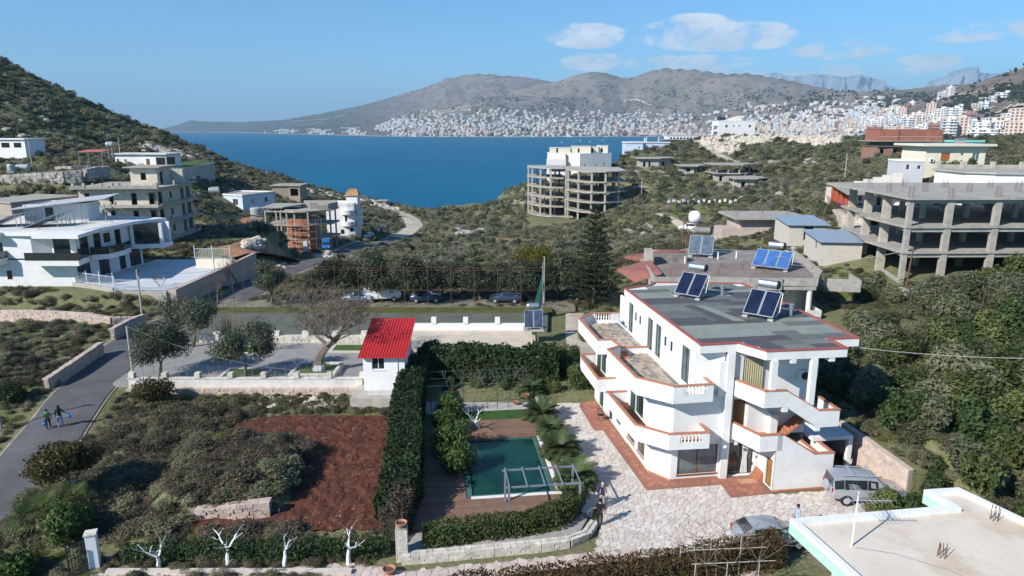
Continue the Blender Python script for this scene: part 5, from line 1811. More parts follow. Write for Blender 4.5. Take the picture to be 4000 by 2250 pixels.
# --- two red block huts
for (px, py, d, w, dp, lab) in [(2385, 735, 246, 6.4, 5, 'red clay block hut with grey slab roof just right of the curved concrete frame'), (2478, 774, 214, 5.8, 5, 'lone red clay block hut in the scrub beside the pale pole')]:
 x, y, z = on_ground(px, py)
 house('red_block_hut', lab, 'hut', (x, y, z), [(0, 0), (1.9, -1.2), (w, 0), (w, dp), (0, dp)], 2.9, BRICK_M, {0: [(.8, 1.5, .6, 2.0, 'o')]}, {'over': .25, 't': .22, 'mat': CONC}, below=1.5, group='red clay block huts')
# --- large unfinished red brick house on the ridge
x, y, z = aty(3425, 606, 196)
r = thing('unfinished_brick_house', 'wide unfinished red brick house over a ruined ground floor on the right ridge', 'building', (x, y, z))
r.scale = (.78, .8, .76)
house('', '', '', None, [(0, 0), (5.2, -.6), (5.2, 0.6), (22, 0.4), (22, 11), (0, 11)], 3.1, BRICK_OLD, {0: [(.9, 2.2, .6, 2.2, 'o')], 2: [(1.2, 2.0, .4, 2.2, 'o'), (4.0, 5.0, .4, 2.2, 'o'), (6.6, 7.6, .6, 2.2, 's'), (9.2, 10.2, .6, 2.2, 'o')]}, root=r, below=2)
m = MB()
m.prism([(-.4, -1.0), (5.6, -1.2), (22.4, -.4), (22.4, 11), (-.4, 11)], 3.11, 3.35)
m.build('floor_slab', CONC_D, r)
m = MB()
m.box(2.0, 1.5, 3.36, 20, 10, 4.95)
m.build('setback_wall', CONC_D, r)
m = MB()
m.prism([(-1.8, -1.4), (22.6, -1.2), (22.6, 11), (-1.8, 11)], 4.96, 5.22)
m.build('floor_slab', CONC, r)
up_ = [(.2, .4), (3.4, .2), (3.4, 0), (7.0, -.2), (7.0, .2), (23, 0.2), (23, 10), (.2, 10)]
house('', '', '', None, up_, 4.1, mat('deep_red_block', (.30, .125, .09), var=.16, fine=.12, scale=2), {0: [(1.1, 2.0, 5.5, 8.2, 'o')], 4: [(10.2, 11.3, 5.7, 8.4, 'o'), (13.6, 14.2, 7.4, 8.4, 'o')]}, root=r, z0=5.23, wall_name='upper_wall')
m = MB()
for i in (0, 2, 4):
 a, b = up_[i], up_[i + 1]
 d = (Vector(b) - Vector(a)).normalized()
 nn = Vector((d.y, -d.x)) * .04
 m.prism([tuple(Vector(a) + nn), tuple(Vector(b) + nn), tuple(Vector(b) - nn), tuple(Vector(a) - nn)], 6.55, 6.75)
m.build('ring_beam', mat('pinkish_concrete', (.48, .32, .26), var=.1), r)
for k in range(7):
 m = MB()
 m.box(5.0 + k * .42, .58 - .25 * math.sin(k / 6 * math.pi), 3.36, 5.3 + k * .42, .85, 3.36 + .2 + 1.1 * math.sin((k + .5) / 7 * math.pi))
 m.build('arch_brick', BRICK_OLD, r)
# --- cream house with orange shutter and grey annex
x, y, z = aty(3608, 658, 146)
r = house('cream_house', 'cream single storey house with an orange shutter and glazed door on the right slope', 'house', (x, y, z), [(0, 0), (12.6, 0), (12.6, 9), (0, 9)], 4.6, CREAM, {0: [(3.3, 5.2, 1.6, 3.2, 's'), (7.4, 8.1, 2.6, 3.2, 'w'), (9.9, 11.4, 1.4, 3.2, 'w')]}, {'over': 1.3, 't': .45, 'mat': mat('cream_fascia', (.66, .62, .53), var=.08, stain=.3)}, frame=PLASTIC_W, pane=GLASS2, below=2)
AC_M = mat('ac_white', (.70, .70, .68), var=.03)
def ac_unit(parent, c, rz=0, s=1.0):
 m = MB()
 m.obox((0, 0, 0), (.85 * s, .32 * s, .62 * s))
 o = m.build('air_conditioner', AC_M, parent, loc=c, rz=rz)
 m = MB()
 m.lathe([(.24 * s, -.02), (.24 * s, .03), (.05, .035)], (-.12 * s, -.165 * s - .02, 0), 12, axis='Y')
 m.build('fan_grille', DARK, o)
 return o
ac_unit(r, (1.4, -.2, 1.7))
m = MB()
m.lathe([(.45, -1.0), (.5, -.9), (.5, .9), (.45, 1.0)], (8.2, 2, 5.7), 12, axis='X')
m.build('boiler_tank', STAIN, r)
x, y, z = aty(3560, 696, 134)
r = house('grey_annex', 'grey rendered annex with a small white framed window beside the cream house', 'house', (x, y + 4, z), [(0, 0), (4.0, -1.0), (4.3, 4), (0, 5)], 2.9, mat('blue_grey_render', (.46, .47, .49), var=.06), {0: [(.9, 1.5, 1.4, 2.4, 'w'), (2.9, 3.5, 1.5, 2.3, 'w')]}, {'over': .05, 't': .15, 'mat': CONC, 'para': .3, 'pmat': WHITE2}, frame=PLASTIC_W, below=2)
x, y, z = aty(3738, 598, 178)
TURQ = mat('turquoise_paint', (.20, .55, .50), var=.05)
r = house('turquoise_house', 'small bright turquoise house with white window behind the cream house', 'house', (x, y, z - 1.5), [(0, 0), (6.2, 0), (6.2, 5), (0, 5)], 4.2, TURQ, {0: [(1.6, 2.7, 2.2, 3.5, 'w')]}, {'over': .35, 't': .5, 'mat': TURQ}, frame=PLASTIC_W)
x, y, z = aty(3775, 672, 108)
r = house('terrace_garage', 'white rendered garage block with a rooftop terrace at the far right', 'building', (x, y, z - 3.2), [(0, 0), (3.0, -2.2), (13, -4), (14, 6), (0, 8)], 3.0, WHITE2, {1: [(4.6, 7.5, .1, 2.4, 'o')]}, {'over': .35, 't': .3, 'mat': CONC}, below=2)
for k, (a, b) in enumerate(((.2, 7.6), (4.0, 7.2), (8.6, 6.6), (13, 6))):
 m = MB()
 m.box(a - .3, b - .2, 3.31, a + .3, b + .4, 4.5)
 m.build('terrace_pillar', CONC_W, r)
m = MB()
m.prism([(.5, 7.5), (13, 6.1), (13, 6.3), (.5, 7.7)], 3.31, 4.0)
m.build('terrace_parapet', CONC, r)
# --- long white bungalow with red pillars on the stone retaining wall
r = thing('white_red_pillar_bungalow', 'long white bungalow with brick red veranda pillars under a deep grey slab roof', 'house', (64.0, 136, 8.9))
A_, B_ = (0, 0), (-4.6, -20.5)
house('', '', '', None, [(1.2, -22.5), (8.5, -22.0), (12, 2), (1.2, 2)], 3.1, WHITE2, {0: [(2.0, 3.1, .1, 2.2, 'b'), (5.0, 6.4, .8, 2.2, 'w')], 3: [(2, 3.4, .9, 2.3, 'w'), (9, 10.4, .9, 2.3, 'w'), (15.5, 17, .2, 2.3, 'd')]}, root=r, below=.6)
m = MB()
m.prism([(-.2, 2.8), (-7.4, -20.2), (-6.6, -20.6), (-.4, -20.9), (1.2, -26), (12, -27), (14, 2.8)], 3.2, 3.55)
m.build('roof_slab', CONC, r)
RP = mat('brick_red_paint', (.42, .10, .055), var=.1)
for k in range(5):
 t = (k + .3) / 4.6
 x_, y_ = -.4 - 5.0 * t, 1.0 - 19.6 * t
 m = MB()
 m.box(x_ - .05, y_ - .3, 0, x_ + .65, y_ + .3, 3.19)
 m.build('pillar', RP, r)
m = MB()
m.prism([(-.3, 2.8), (-7.6, -21), (0.9, -23), (1.15, 2)], -.35, -.05)
m.build('veranda_floor', CONC_W, r)
m = MB()
for k in range(14):
 t = k / 13
 x_, y_ = -.7 - 6.6 * t, 2 - 22.4 * t
 m.bar((x_, y_, -.04), (x_, y_, .95), .05)
m.bar((-.7, 2, .95), (-7.3, -20.4, .95), .06)
m.bar((-.7, 2, .5), (-7.3, -20.4, .5), .04)
m.build('railing', DARK, r)
for k in range(5):
 rebar(r, -1.2 - k * 1.2, -2 - k * 4, 3.56, 4, .2, 1.0, k + 50)
 rebar(r, 5.0 + (k % 2) * 4, -3 - k * 4.5, 3.56, 4, .2, 1.0, k + 60)
wpts = [(63.6, 140, 6.0), (60.2, 128.5, 5.6), (56.2, 115.4, 5.6), (58.5, 112.0, 5.6)]
stone_wall('stone_retaining_wall', 'pale pinkish rubble stone retaining wall under the bungalow with red pillars', [wpts[3], wpts[2], wpts[1], wpts[0]][::-1], [2.6, 3.1, 3.2, 3.0], mat('pinkish_rubble', (.50, .42, .36), var=.2, fine=.15, rnd=.12), (.8, .4, .5), depth=.7, seed=8, limit=220, rough=.15)
pk = thing('laundry', 'pink washing hung over the dark veranda railing', 'laundry', (59.2, 123.5, 9.0))
m = MB()
m.prism([(0, 0), (.9, .25), (.9, .32), (0, .07)], .2, 1.25)
m.build('cloth', mat('pink_cloth', (.55, .12, .25), var=.15), pk)
# --- block house with slab roof and two sheds with blue grey sheet roofs
r = house('block_house', 'pinkish concrete block house with a wide flat slab roof bristling with rebar', 'house', (41.4, 123.0, 3.4), [(0, 0), (10.9, 0), (10.9, 8), (0, 8)], 3.7, mat('pink_grey_block', (.46, .38, .34), var=.12, fine=.1, scale=1.2), {0: [(7.6, 9.0, 1.2, 2.6, 'w')]}, {'over': 1.4, 't': .35, 'mat': CONC}, below=1.5)
m = MB()
m.box(-3.3, .2, -1, -.02, 5, 1.9)
m.build('side_room', mat('pink_grey_block', (.46, .38, .34)), r)
for k in range(6):
 rebar(r, -.8 + k * 2.3, .2 + (k % 2) * 6, 4.06, 4, .15, .9, k + 80)
SHEET = mat('blue_grey_sheet', (.26, .33, .41), var=.08, rough=.5, scale=1)
CBLK = mat('cream_block', (.52, .48, .42), var=.08, fine=.08, scale=2)
def shed(name, label, o, rz, w, d, hf, hb, holes):
 r = thing(name, label, 'shed', o, rz, 'block sheds with sheet roofs')
 mbs_ = [((0, 0), (w, 0), holes.get(0, [])), ((w, 0), (w, d), []), ((w, d), (0, d), []), ((0, d), (0, 0), holes.get(3, []))]
 for a, b, hs in mbs_:
  m_ = MB()
  wall(m_, a, b, -1.0, hf, hs, .2)
  m_.build('wall', CBLK, r)
 m_ = MB()
 m_.prism([(-.02, .1), (w + .02, .1), (w + .02, d), (-.02, d)], hf, [hf + .02, hf + .02, hb, hb])
 m_.build('gable', CBLK, r)
 m_ = MB()
 m_.prism([(-.5, -.5), (w + .5, -.5), (w + .5, d + .4), (-.5, d + .4)], [hf + .03, hf + .03, hb + .1, hb + .1], [hf + .12, hf + .12, hb + .19, hb + .19])
 rf = m_.build('sheet_roof', SHEET, r)
 return r
shed('block_shed', 'cream block shed with a blue grey sheet roof and an open dark doorway', (43.4, 106.0, 6.0), R(-4), 5.6, 7.5, 2.3, 2.8, {0: [(2.2, 3.6, 0, 2.1, 'o')]})
shed('block_shed', 'closed cream block shed with blue grey sheet roof, nearer the big concrete frame', (43.2, 94.0, 5.2), R(-6), 5.4, 7.6, 2.4, 2.9, {3: [(4.5, 5.4, 1.0, 2.1, 'o')]})
# --- the big concrete frame on the right
r = thing('big_concrete_frame', 'large three storey unfinished concrete frame with thick columns and slabs at the right edge', 'building', (47.5, 81.5, 4.3))
fx_ = [0, 4.8, 10.6, 17.0, 23.5, 30]
rows_ = [0, 7.0, 13.6, 20]
lv = [4.1, 7.2, 10.6]
polys = [[(-.4, -.4), (31, .4), (32, 22.5), (3, 22.5), (1.6, 15), (-.6, 8.4)], [(-.4, -.4), (31, .4), (32, 22.5), (2.6, 22.5), (1.6, 15.6), (-.6, 8.6)], [(-.6, -.6), (31, .2), (32, 22.5), (0, 22.5), (-.2, 8.0)]]
for k, z in enumerate(lv):
 m = MB()
 m.prism(polys[k], z - .14, z + .14)
 m.build('floor_slab' if k < 2 else 'roof_slab', CONC, r)
 m = MB()
 m.prism([(-.2, -.15), (31, .65), (31, .95), (-.2, .15)], z - .62, z - .145)
 m.build('beam', CONC, r)
 m = MB()
 m.prism([(-.15, .2), (.15, .2), (3.2, 20), (2.9, 20)], z - .55, z - .145)
 m.build('beam', CONC, r)
zz_ = [-1.2] + lv
for i, x in enumerate(fx_):
 for j, y in enumerate(rows_):
  for k in range(3):
   z0, z1 = zz_[k] + (.14 if k else 0), zz_[k + 1] - .145
   w, d = (.55, .55)
   if j == 0 and i == 3:
    w = 1.15
   elif j == 0 and i in (1, 2):
    w = .75
   elif j and i == 0:
    w, d = 1.0, .5
   m = MB()
   cx_ = x + y * .15
   m.box(cx_ - w / 2, y - d / 2 + x * .026, z0, cx_ + w / 2, y + d / 2 + x * .026, z1)
   m.build('column', CONC if j == 0 else CONC_W, r)
m = MB()
m.prism([(-.3, -.2), (.0, -.2), (3.0, 14), (2.7, 14)], -1.5, .7)
m.build('plinth_wall', CONC_W, r)
m = MB()
m.box(6, 20.5, -1, 31, 22, 2.0)
m.build('rear_wall', CONC_D, r)
m = MB()
for k in range(2):
 m.prism([(18, 12), (19.6, 12), (19.6, 17), (18, 17)], [lv[k] + .15] * 2 + [lv[k + 1] - .2] * 2, [lv[k] + .45] * 2 + [lv[k + 1] + .1] * 2)
m.build('stair_flight', CONC, r)
for i, x in enumerate(fx_):
 for j, y in enumerate(rows_[:3]):
  rebar(r, x + y * .15, y + .1 + x * .026, 10.75, 8, .32, 1.4, i * 7 + j)
x0, y0, z0 = aty(3228, 752, 138)
x1, y1, z1 = aty(3525, 690, 132)
r = thing('stepped_wall', 'pale block wall climbing in steps towards the grey annex', 'wall', (x0, y0, z0))
for k in range(8):
 a = Vector((x1 - x0, y1 - y0)) * (k / 8)
 b = Vector((x1 - x0, y1 - y0)) * ((k + 1) / 8)
 m = MB()
 m.prism([tuple(a), tuple(b - (b - a) * .004), (b.x - .0, b.y + .35), (a.x, a.y + .35)], (z1 - z0) * k / 8 - 2.5, (z1 - z0) * (k + .5) / 8 + .9)
 m.build('wall_step', mat('pale_block', (.52, .49, .44), var=.1, fine=.08, stain=.2), r)
# --- neighbour house with the flat roof behind the villa
r = thing('flat_roof_neighbour', 'older flat roofed house behind the villa with a brown stained roof, parapet and dark porch', 'house', (15, 72.2, 0.3))
ROOFB = mat('stained_roof_screed', (.235, .185, .155), var=.22, scale=.5, fine=.15, stain=.5, stain_col=(.12, .1, .09), stain_scale=.25)
ROOFG = mat('grey_roof_screed', (.25, .235, .215), var=.2, scale=.6, fine=.15, stain=.4, stain_col=(.14, .13, .12))
house('', '', '', None, [(1.0, 1.5), (16.2, 1.0), (19, 4), (22, 18), (4, 22)], 6.2, mat('dull_cream_wall', (.50, .43, .34), var=.1, stain=.3), {0: [(8.6, 10.2, 3.4, 5.6, 'b'), (10.8, 11.5, 4.2, 5.0, 'w')]}, root=r, below=1.5)
m = MB()
m.prism([(.6, 0), (17.8, -.8), (20.2, 3.6), (22.6, 18), (9.5, 21.4), (1.3, 13.5)], 6.22, 6.55)
m.build('roof_slab', CONC, r)
m = MB()
m.prism([(.9, .4), (17.4, -.4), (19.2, 3.8), (20.2, 9.8), (1.0, 10.4)], 6.56, 6.6)
m.build('brown_roof_deck', ROOFB, r)
m = MB()
m.prism([(1.1, 10.42), (20.2, 9.85), (21.9, 17.6), (9.6, 20.8), (1.5, 13.4)], 6.56, 6.61)
m.build('grey_roof_deck', ROOFG, r)
for (a, b) in (((.6, 0), (5.4, -.2)), ((5.5, .1), (10.6, -.45)), ((10.7, -.55), (14.0, -.75)), ((14.1, -.5), (17.7, -.75)), ((17.8, -.8), (20.2, 3.6)), ((20.2, 3.6), (22.6, 18)), ((.6, 0), (1.3, 13.2))):
 m = MB()
 va, vb = Vector(a), Vector(b)
 d = (vb - va).normalized()
 nn = Vector((-d.y, d.x)) * .22
 m.prism([tuple(va), tuple(vb), tuple(vb + nn), tuple(va + nn)], 5.75 if a[1] < 1 and b[1] < 2 else 6.3, 7.05)
 m.build('parapet', CONC, r)
m = MB()
m.box(1.2, 10.6, 6.58, 6.6, 11.0, 7.7)
m.build('roof_upstand', CONC_D, r)
m = MB()
m.tube([(17.2, -.4, -.6), (17.2, -.4, 5.74)], .28, 12)
m.build('porch_column', OFFWHITE, r)
m = MB()
m.box(16.6, -1.4, 2.7, 18.2, .6, 3.0)
m.box(16.6, -1.5, 3.0, 18.2, -1.4, 3.7)
m.box(18.1, -1.4, 3.0, 18.2, .6, 3.7)
m.build('porch_balcony', OFFWHITE, r)
m = MB()
m.prism([(19.8, 1.2), (23.2, .6), (23.6, 4), (20.2, 4.4)], 5.2, 5.5)
m.prism([(19.8, 1.2), (23.2, .6), (23.2, .8), (19.8, 1.4)], 5.5, 6.6)
m.prism([(23.0, .6), (23.2, .6), (23.6, 4), (23.4, 4)], 5.5, 6.6)
m.build('side_balcony', CONC, r)
ac_unit(r, (11.9, 1.0, 5.4))
ac_unit(r, (14.9, .95, 5.4))
for k in range(16):
 rebar(r, 2.5 + (k * 3.7) % 16.5, 1.6 + (k * 2.9) % 16.0, 6.6, 4, .15, 1.1, k + 120)
for (a, b) in ((6.2, 10.0), (13.5, 13.2), (11, 12.6)):
 m = MB()
 m.tube([(a, b, 6.6), (a, b, 7.5)], .09, 8)
 m.build('vent_pipe', PLASTIC_W, r)
m = MB()
m.prism([(-2.4, 8.5), (-1.0, 3.5), (1.6, 1.8), (1.6, 9.0)], [6.0, 5.6, 7.0, 7.2], [6.15, 5.75, 7.15, 7.35])
tr = m.build('tiled_roof', mat('plum_tile', (.25, .105, .085), var=.15, scale=2), r)
m = MB()
m.prism([(-.6, 13.8), (1.2, 10.6), (6.6, 11.4), (4.6, 15.2)], [6.5, 6.65, 6.65, 6.5], [6.8, 7.3, 8.0, 7.4])
m.build('tiled_roof', mat('plum_tile', (.25, .105, .085)), r)
m = MB()
m.prism([(-2.2, 6), (-1.0, 2.8), (.9, 2.0), (.9, 5)], -.6, 2.6)
m.prism([(-2.2, 6), (-1.0, 2.8), (-.85, 2.85), (-2.05, 6.05)], 2.6, 3.6)
m.prism([(-.4, 3.4), (1.0, 1.8), (1.1, 2.0), (-.3, 3.6)], 2.6, [5.0, 6.2, 6.2, 5.0])
m.build('stair_wall', WHITE2, r)
m = MB()
m.box(1.0, 8.4, 7.0, 1.9, 9.4, 8.6)
m.build('chimney', CONC_W, r)
# ------------------------------------------------------------------ the white villa (local metres: u along its front, v away from the camera)
V = thing('white_villa', 'large white three storey villa with terracotta copings, stepped balconies and a grey felt roof', 'house', (10.57, 41.6, 0), R(8))
VP = lambda n, m, mt, par=V, **k: m.build(n, mt, par, **k)
def vhouse(poly, z0, h, holes, **k):
 return house('', '', '', None, poly, h, WHITE, holes, root=V, z0=z0, frame=GREENF, pane=GLASS2, **k)
gf = [(-1.1, 1.47), (0, 0), (4.0, 0), (6.1, 0), (9.6, .2), (9.6, 14.6), (-1.5, 14.6), (-1.3, 12)]
mtl = mat('villa_glass', (.05, .055, .05), var=.3, rough=.05, spec=.8)
m = MB()
P = wall(m, (0, 0), (4.0, 0), 0, 2.95, [(.45, 3.25, .4, 2.5)], .3)
P_ = wall(m, (4.0, 0), (6.1, 0), 0, 2.95, [(.05, 1.9, .03, 2.5)], .5)
VP('front_wall', m, WHITE)
window(V, P, (.45, 3.25, .4, 2.5), BROWNW, GLASS2, mull=1, fw=.07, sill=BROWNW, label='wide brown framed ground floor window')
window(V, P_, (.05, 1.9, .03, 2.5), DARK, mtl, mull=1, fw=.06, depth=.3, name='glass_door', label='glazed entrance door')
m = MB()
for k in range(7):
 m.tube([(5.15 + .07 * k, .26 + .04 * (k % 2), 2.4), (5.22 + .035 * k, .26, 1.3), (5.12 + .07 * k, .26 + .04 * (k % 2), .1)], .045, 5)
VP('door_curtain', m, mat('pale_curtain', (.6, .62, .62), var=.08))
m = MB()
P = wall(m, (-1.1, 1.47), (0, 0), 0, 6.1, [], .3)
L_ = wall(m, (-1.35, 14.6), (-1.1, 1.47), 0, 2.95, [(4.2, 5.1, .1, 2.3), (6.0, 7.2, .6, 2.3), (8.8, 10.5, .6, 2.3), (11.0, 12.5, .6, 2.3), (1.4, 2.6, .1, 2.3)], .3)
L2 = wall(m, (-1.35, 14.6), (-1.1, 1.47), 3.2, 6.1, [(1.6, 3.0, 3.25, 5.5), (5.4, 5.9, 4.6, 5.0), (6.6, 7.1, 4.6, 5.0), (10.3, 11.9, 3.25, 5.5)], .3)
wall(m, (-1.1, 1.47), (0, 0), 0, .01) if False else None
wall(m, (9.3, -.0), (9.6, 14.6), 0, 9.0, [(3, 4.2, 6.8, 8.2)], .3)
wall(m, (9.6, 14.6), (-1.35, 14.6), 0, 6.1, [], .3)
wall(m, (0, 0), (4.0, 0), 2.95, 6.1, [], .3)
wall(m, (4.0, 0), (6.1, 0), 2.95, 6.1, [(.1, 1.15, 3.35, 5.6)], .5)
wall(m, (6.1, 0), (9.3, 0), 2.95, 9.0, [], .3)
VP('side_wall', m, WHITE)
for h_ in ((4.2, 5.1, .1, 2.3), (1.4, 2.6, .1, 2.3), (6.0, 7.2, .6, 2.3)):
 window(V, L_, h_, GREENF, GREENF, mull=1, fw=.07, name='shuttered_window', label='dark green shuttered opening')
for h_ in ((8.8, 10.5, .6, 2.3), (11.0, 12.5, .6, 2.3)):
 window(V, L_, h_, BROWNW, GLASS2, mull=1, fw=.07, sill=CAPRED)
for h_ in ((1.6, 3.0, 3.25, 5.5), (10.3, 11.9, 3.25, 5.5)):
 w = window(V, L2, h_, GREENF, GLASS, mull=1, fw=.07, name='balcony_door')
 m = MB()
 a = L2(h_[0] - .75, 0, -.06)
 b = L2(h_[0] - .02, 0, -.06)
 m.prism([a[:2], b[:2], (b[0] - .05, b[1]), (a[0] - .05, a[1])], h_[2], h_[3])
 m.build('shutter', GREENF, w)
for h_ in ((5.4, 5.9, 4.6, 5.0), (6.6, 7.1, 4.6, 5.0)):
 window(V, L2, h_, GREENF, GLASS, mull=0, fw=.05)
m = MB()
m.quad((4.15, .42, 3.36), (5.15, .42, 3.36), (5.15, .42, 5.6), (4.15, .42, 5.6))
VP('dark_wood_door', m, BROWNW)
m = MB()
m.box(3.36, -.32, 0, 3.84, -.01, 8.98)
VP('pilaster', m, WHITE)
m = MB()
m.box(2.9, -.2, 5.9, 3.35, -.01, 8.3)
VP('pilaster', m, WHITE)
for z in (2.95, 5.76):
 m = MB()
 m.prism([(-1.2, 1.5), (.03, -.04), (3.34, -.04), (3.34, .35), (9.3, .35), (9.5, 14.5), (-1.4, 14.5)], z + .02, z + .22)
 VP('floor_slab', m, WHITE)
m = MB()
P3_ = wall(m, (1.4, .35), (3.3, .02), 6.0, 9.0, [], .3)
P4_ = wall(m, (3.85, .0), (6.2, .0), 6.0, 9.0, [(.75, 2.1, 6.25, 8.5)], .3)
hs = [(.25, 1.45, 6.25, 8.75), (1.95, 2.35, 7.6, 8.3), (3.05, 3.45, 7.6, 8.3), (5.0, 6.2, 6.25, 8.75), (6.8, 8.0, 6.25, 8.75), (8.7, 9.1, 7.6, 8.3), (9.9, 10.3, 7.6, 8.3), (12.0, 13.35, 6.25, 8.75)]
PS = wall(m, (1.35, 14.6), (1.4, .35), 6.03, 9.0, hs, .25)
wall(m, (9.6, 14.6), (1.35, 14.6), 6.2, 9.0, [], .25)
VP('upper_wall', m, WHITE)
for h_ in hs:
 if h_[2] < 7:
  window(V, PS, h_, GREENF, GLASS2, mull=1, fw=.07, trans=0, depth=.1, name='glazed_door')
 else:
  window(V, PS, h_, GREENF, GREENF, mull=0, fw=.05, depth=.04, name='small_shutter')
m = MB()
cv = []
n = 26
for k in range(n + 1):
 u = 4.62 + 1.33 * k / n
 cv.append((u, -.10 - .05 * math.sin(k * 2.1), 0))
for k in range(n):
 a, b = cv[k], cv[k + 1]
 m.quad((a[0], a[1], 6.25), (b[0], b[1], 6.25), (b[0], b[1] * .8, 8.5), (a[0], a[1] * .8, 8.5))
VP('curtain', m, mat('olive_curtain', (.36, .33, .20), var=.1, stretch=(1, 1, .2)))
RO = [(1.4, -.3), (3.95, -.25), (4.95, -2.1), (10.3, -2.2), (10.3, -.25), (12.4, -.3), (12.3, 16.2), (4.7, 17.7), (3.95, 16.7), (1.3, 15.6)]
m = MB()
m.prism(RO, 9.0, 9.52)
VP('roof_slab', m, WHITE)
def coping(pts, z, w=.2, h=.07, mt=CAPRED, closed=False, name='coping', par=V, over=.03):
 n = len(pts)
 mm = MB()
 for i in range(n if closed else n - 1):
  a, b = Vector(pts[i][:2]), Vector(pts[(i + 1) % n][:2])
  za = pts[i][2] if len(pts[i]) > 2 else z
  zb = pts[(i + 1) % n][2] if len(pts[(i + 1) % n]) > 2 else z
  d = (b - a).normalized()
  nn = Vector((-d.y, d.x))
  e = d * .04
  p = [a - nn * over - e, b - nn * over + e, b + nn * (w + over) + e, a + nn * (w + over) - e]
  off = .0015 * (i % 2)
  mm.prism([tuple(q) for q in p], [za + off, zb + off, zb + off, za + off], [za + h + off, zb + h + off, zb + h + off, za + h + off])
 return mm.build(name, mt, par)
coping(RO, 9.53, .16, .10, REDTRIM, True, 'roof_edge')
FELT = [mat('felt_grey', (.135, .14, .135), var=.12, scale=1.2, fine=.1, stain=.3, stain_col=(.2, .2, .19)), mat('felt_dark', (.085, .085, .092), var=.12, scale=1.2, fine=.1), mat('felt_green', (.235, .26, .225), var=.1, scale=1.2, fine=.08, stain=.4, stain_col=(.2, .2, .16)), mat('felt_blue', (.16, .175, .165), var=.1, scale=1.2, fine=.1)]
rv = random.Random(3)
def inside(p, poly):
 c = False
 for i in range(len(poly)):
  a, b = poly[i], poly[i - 1]
  if (a[1] > p[1]) != (b[1] > p[1]) and p[0] < (b[0] - a[0]) * (p[1] - a[1]) / (b[1] - a[1]) + a[0]:
   c = not c
 return c
rows = [(-1.9, -.9, [1, 3, 1]), (-.9, .1, [1, 0, 3]), (.1, 1.1, [1, 1, 0]), (1.1, 2.1, [2, 2, 0, 2]), (2.1, 3.1, [2, 2, 2]), (3.1, 4.1, [2, 2, 0]), (4.1, 5.1, [1, 1, 2]), (5.1, 6.1, [1, 0, 1]), (6.1, 7.1, [0, 1, 0]), (7.1, 8.1, [0, 3, 1, 0]), (8.1, 9.1, [3, 3, 0]), (9.1, 10.1, [3, 0, 1]), (10.1, 11.1, [1, 1, 0]), (11.1, 12.1, [1, 0, 1]), (12.1, 13.1, [2, 2, 1]), (13.1, 14.1, [2, 0, 2]), (14.1, 15.2, [0, 2, 3]), (15.2, 16.4, [2, 3])]
for k, (v0, v1, cols) in enumerate(rows):
 us = [u / 20 for u in range(int(1.0 * 20), int(12.8 * 20))]
 ok = [u for u in us if inside((u, v0 + .05), RO) and inside((u, v1 - .05), RO)]
 if not ok:
  continue
 u0, u1 = min(ok) + .16, max(ok) - .16
 cuts = sorted([u0, u1] + [u0 + (u1 - u0) * (j + rv.uniform(-.25, .25)) / len(cols) for j in range(1, len(cols))])
 for j in range(len(cuts) - 1):
  m = MB()
  zz = 9.524 + .006 * (k % 3) + .003 * (j % 2)
  m.prism([(cuts[j], v0 - .04), (cuts[j + 1] + .03, v0 - .04), (cuts[j + 1] + .03, v1), (cuts[j], v1)], zz - .003, zz + .012 + .002 * (j % 2))
  VP('felt_strip', m, FELT[cols[j % len(cols)]])
m = MB()
m.prism([(6.1, 4.8), (6.9, 4.5), (5.9, 9.2), (5.1, 9.4)], 9.556, 9.566)
VP('felt_strip', m, FELT[2])
m = MB()
m.prism([(5.1, 4.9), (6.0, 4.8), (5.0, 9.4), (4.2, 9.5)], 9.553, 9.562)
VP('felt_strip', m, FELT[1])
def parapet(name, pts, zb, zt, w=.16, floor=None, cap=True, gaps=None, floor_m=TERRA):
 """balcony front: parapet walls along pts, terracotta coping"""
 m_ = MB()
 for i in range(len(pts) - 1):
  a, b = Vector(pts[i][:2]), Vector(pts[i + 1][:2])
  d = (b - a).normalized()
  nn = Vector((-d.y, d.x)) * w
  za0 = pts[i][2] if len(pts[i]) > 2 else zb
  zb0 = pts[i + 1][2] if len(pts[i + 1]) > 2 else zb
  za1 = pts[i][3] if len(pts[i]) > 3 else zt
  zb1 = pts[i + 1][3] if len(pts[i + 1]) > 3 else zt
  g = (gaps or {}).get(i)
  e = d * (.001 * (i + 1))
  a2, b2 = a + e, b - e
  if g:
   L = (b - a).length
   u0, u1 = g
   c0, c1 = a + d * u0, a + d * u1
   m_.prism([tuple(a2), tuple(c0), tuple(c0 + nn), tuple(a2 + nn)], za0, za1)
   m_.prism([tuple(c1), tuple(b2), tuple(b2 + nn), tuple(c1 + nn)], za0, za1)
   m_.prism([tuple(c0), tuple(c1), tuple(c1 + nn), tuple(c0 + nn)], za0, za1 - .62)
   nb = 6
   for k in range(nb):
    q = c0 + (c1 - c0) * ((k + .5) / nb) + nn * .5
    mb_ = MB()
    mb_.lathe([(.05, 0), (.075, .03), (.045, .1), (.08, .24), (.04, .42), (.06, .52), (.07, .6)], (q.x, q.y, za1 - .615), 8)
    VP('baluster', mb_, WHITE)
  else:
   m_.prism([tuple(a2), tuple(b2), tuple(b2 + nn), tuple(a2 + nn)], [za0, zb0, zb0, za0], [za1, zb1, zb1, za1])
 VP(name, m_, WHITE)
 if cap:
  coping([(p[0], p[1], p[3] if len(p) > 3 else zt) for p in pts], zt, w)
 if floor:
  m_ = MB()
  m_.prism(floor, zb + .06, zb + .24)
  VP('balcony_floor', m_, floor_m)
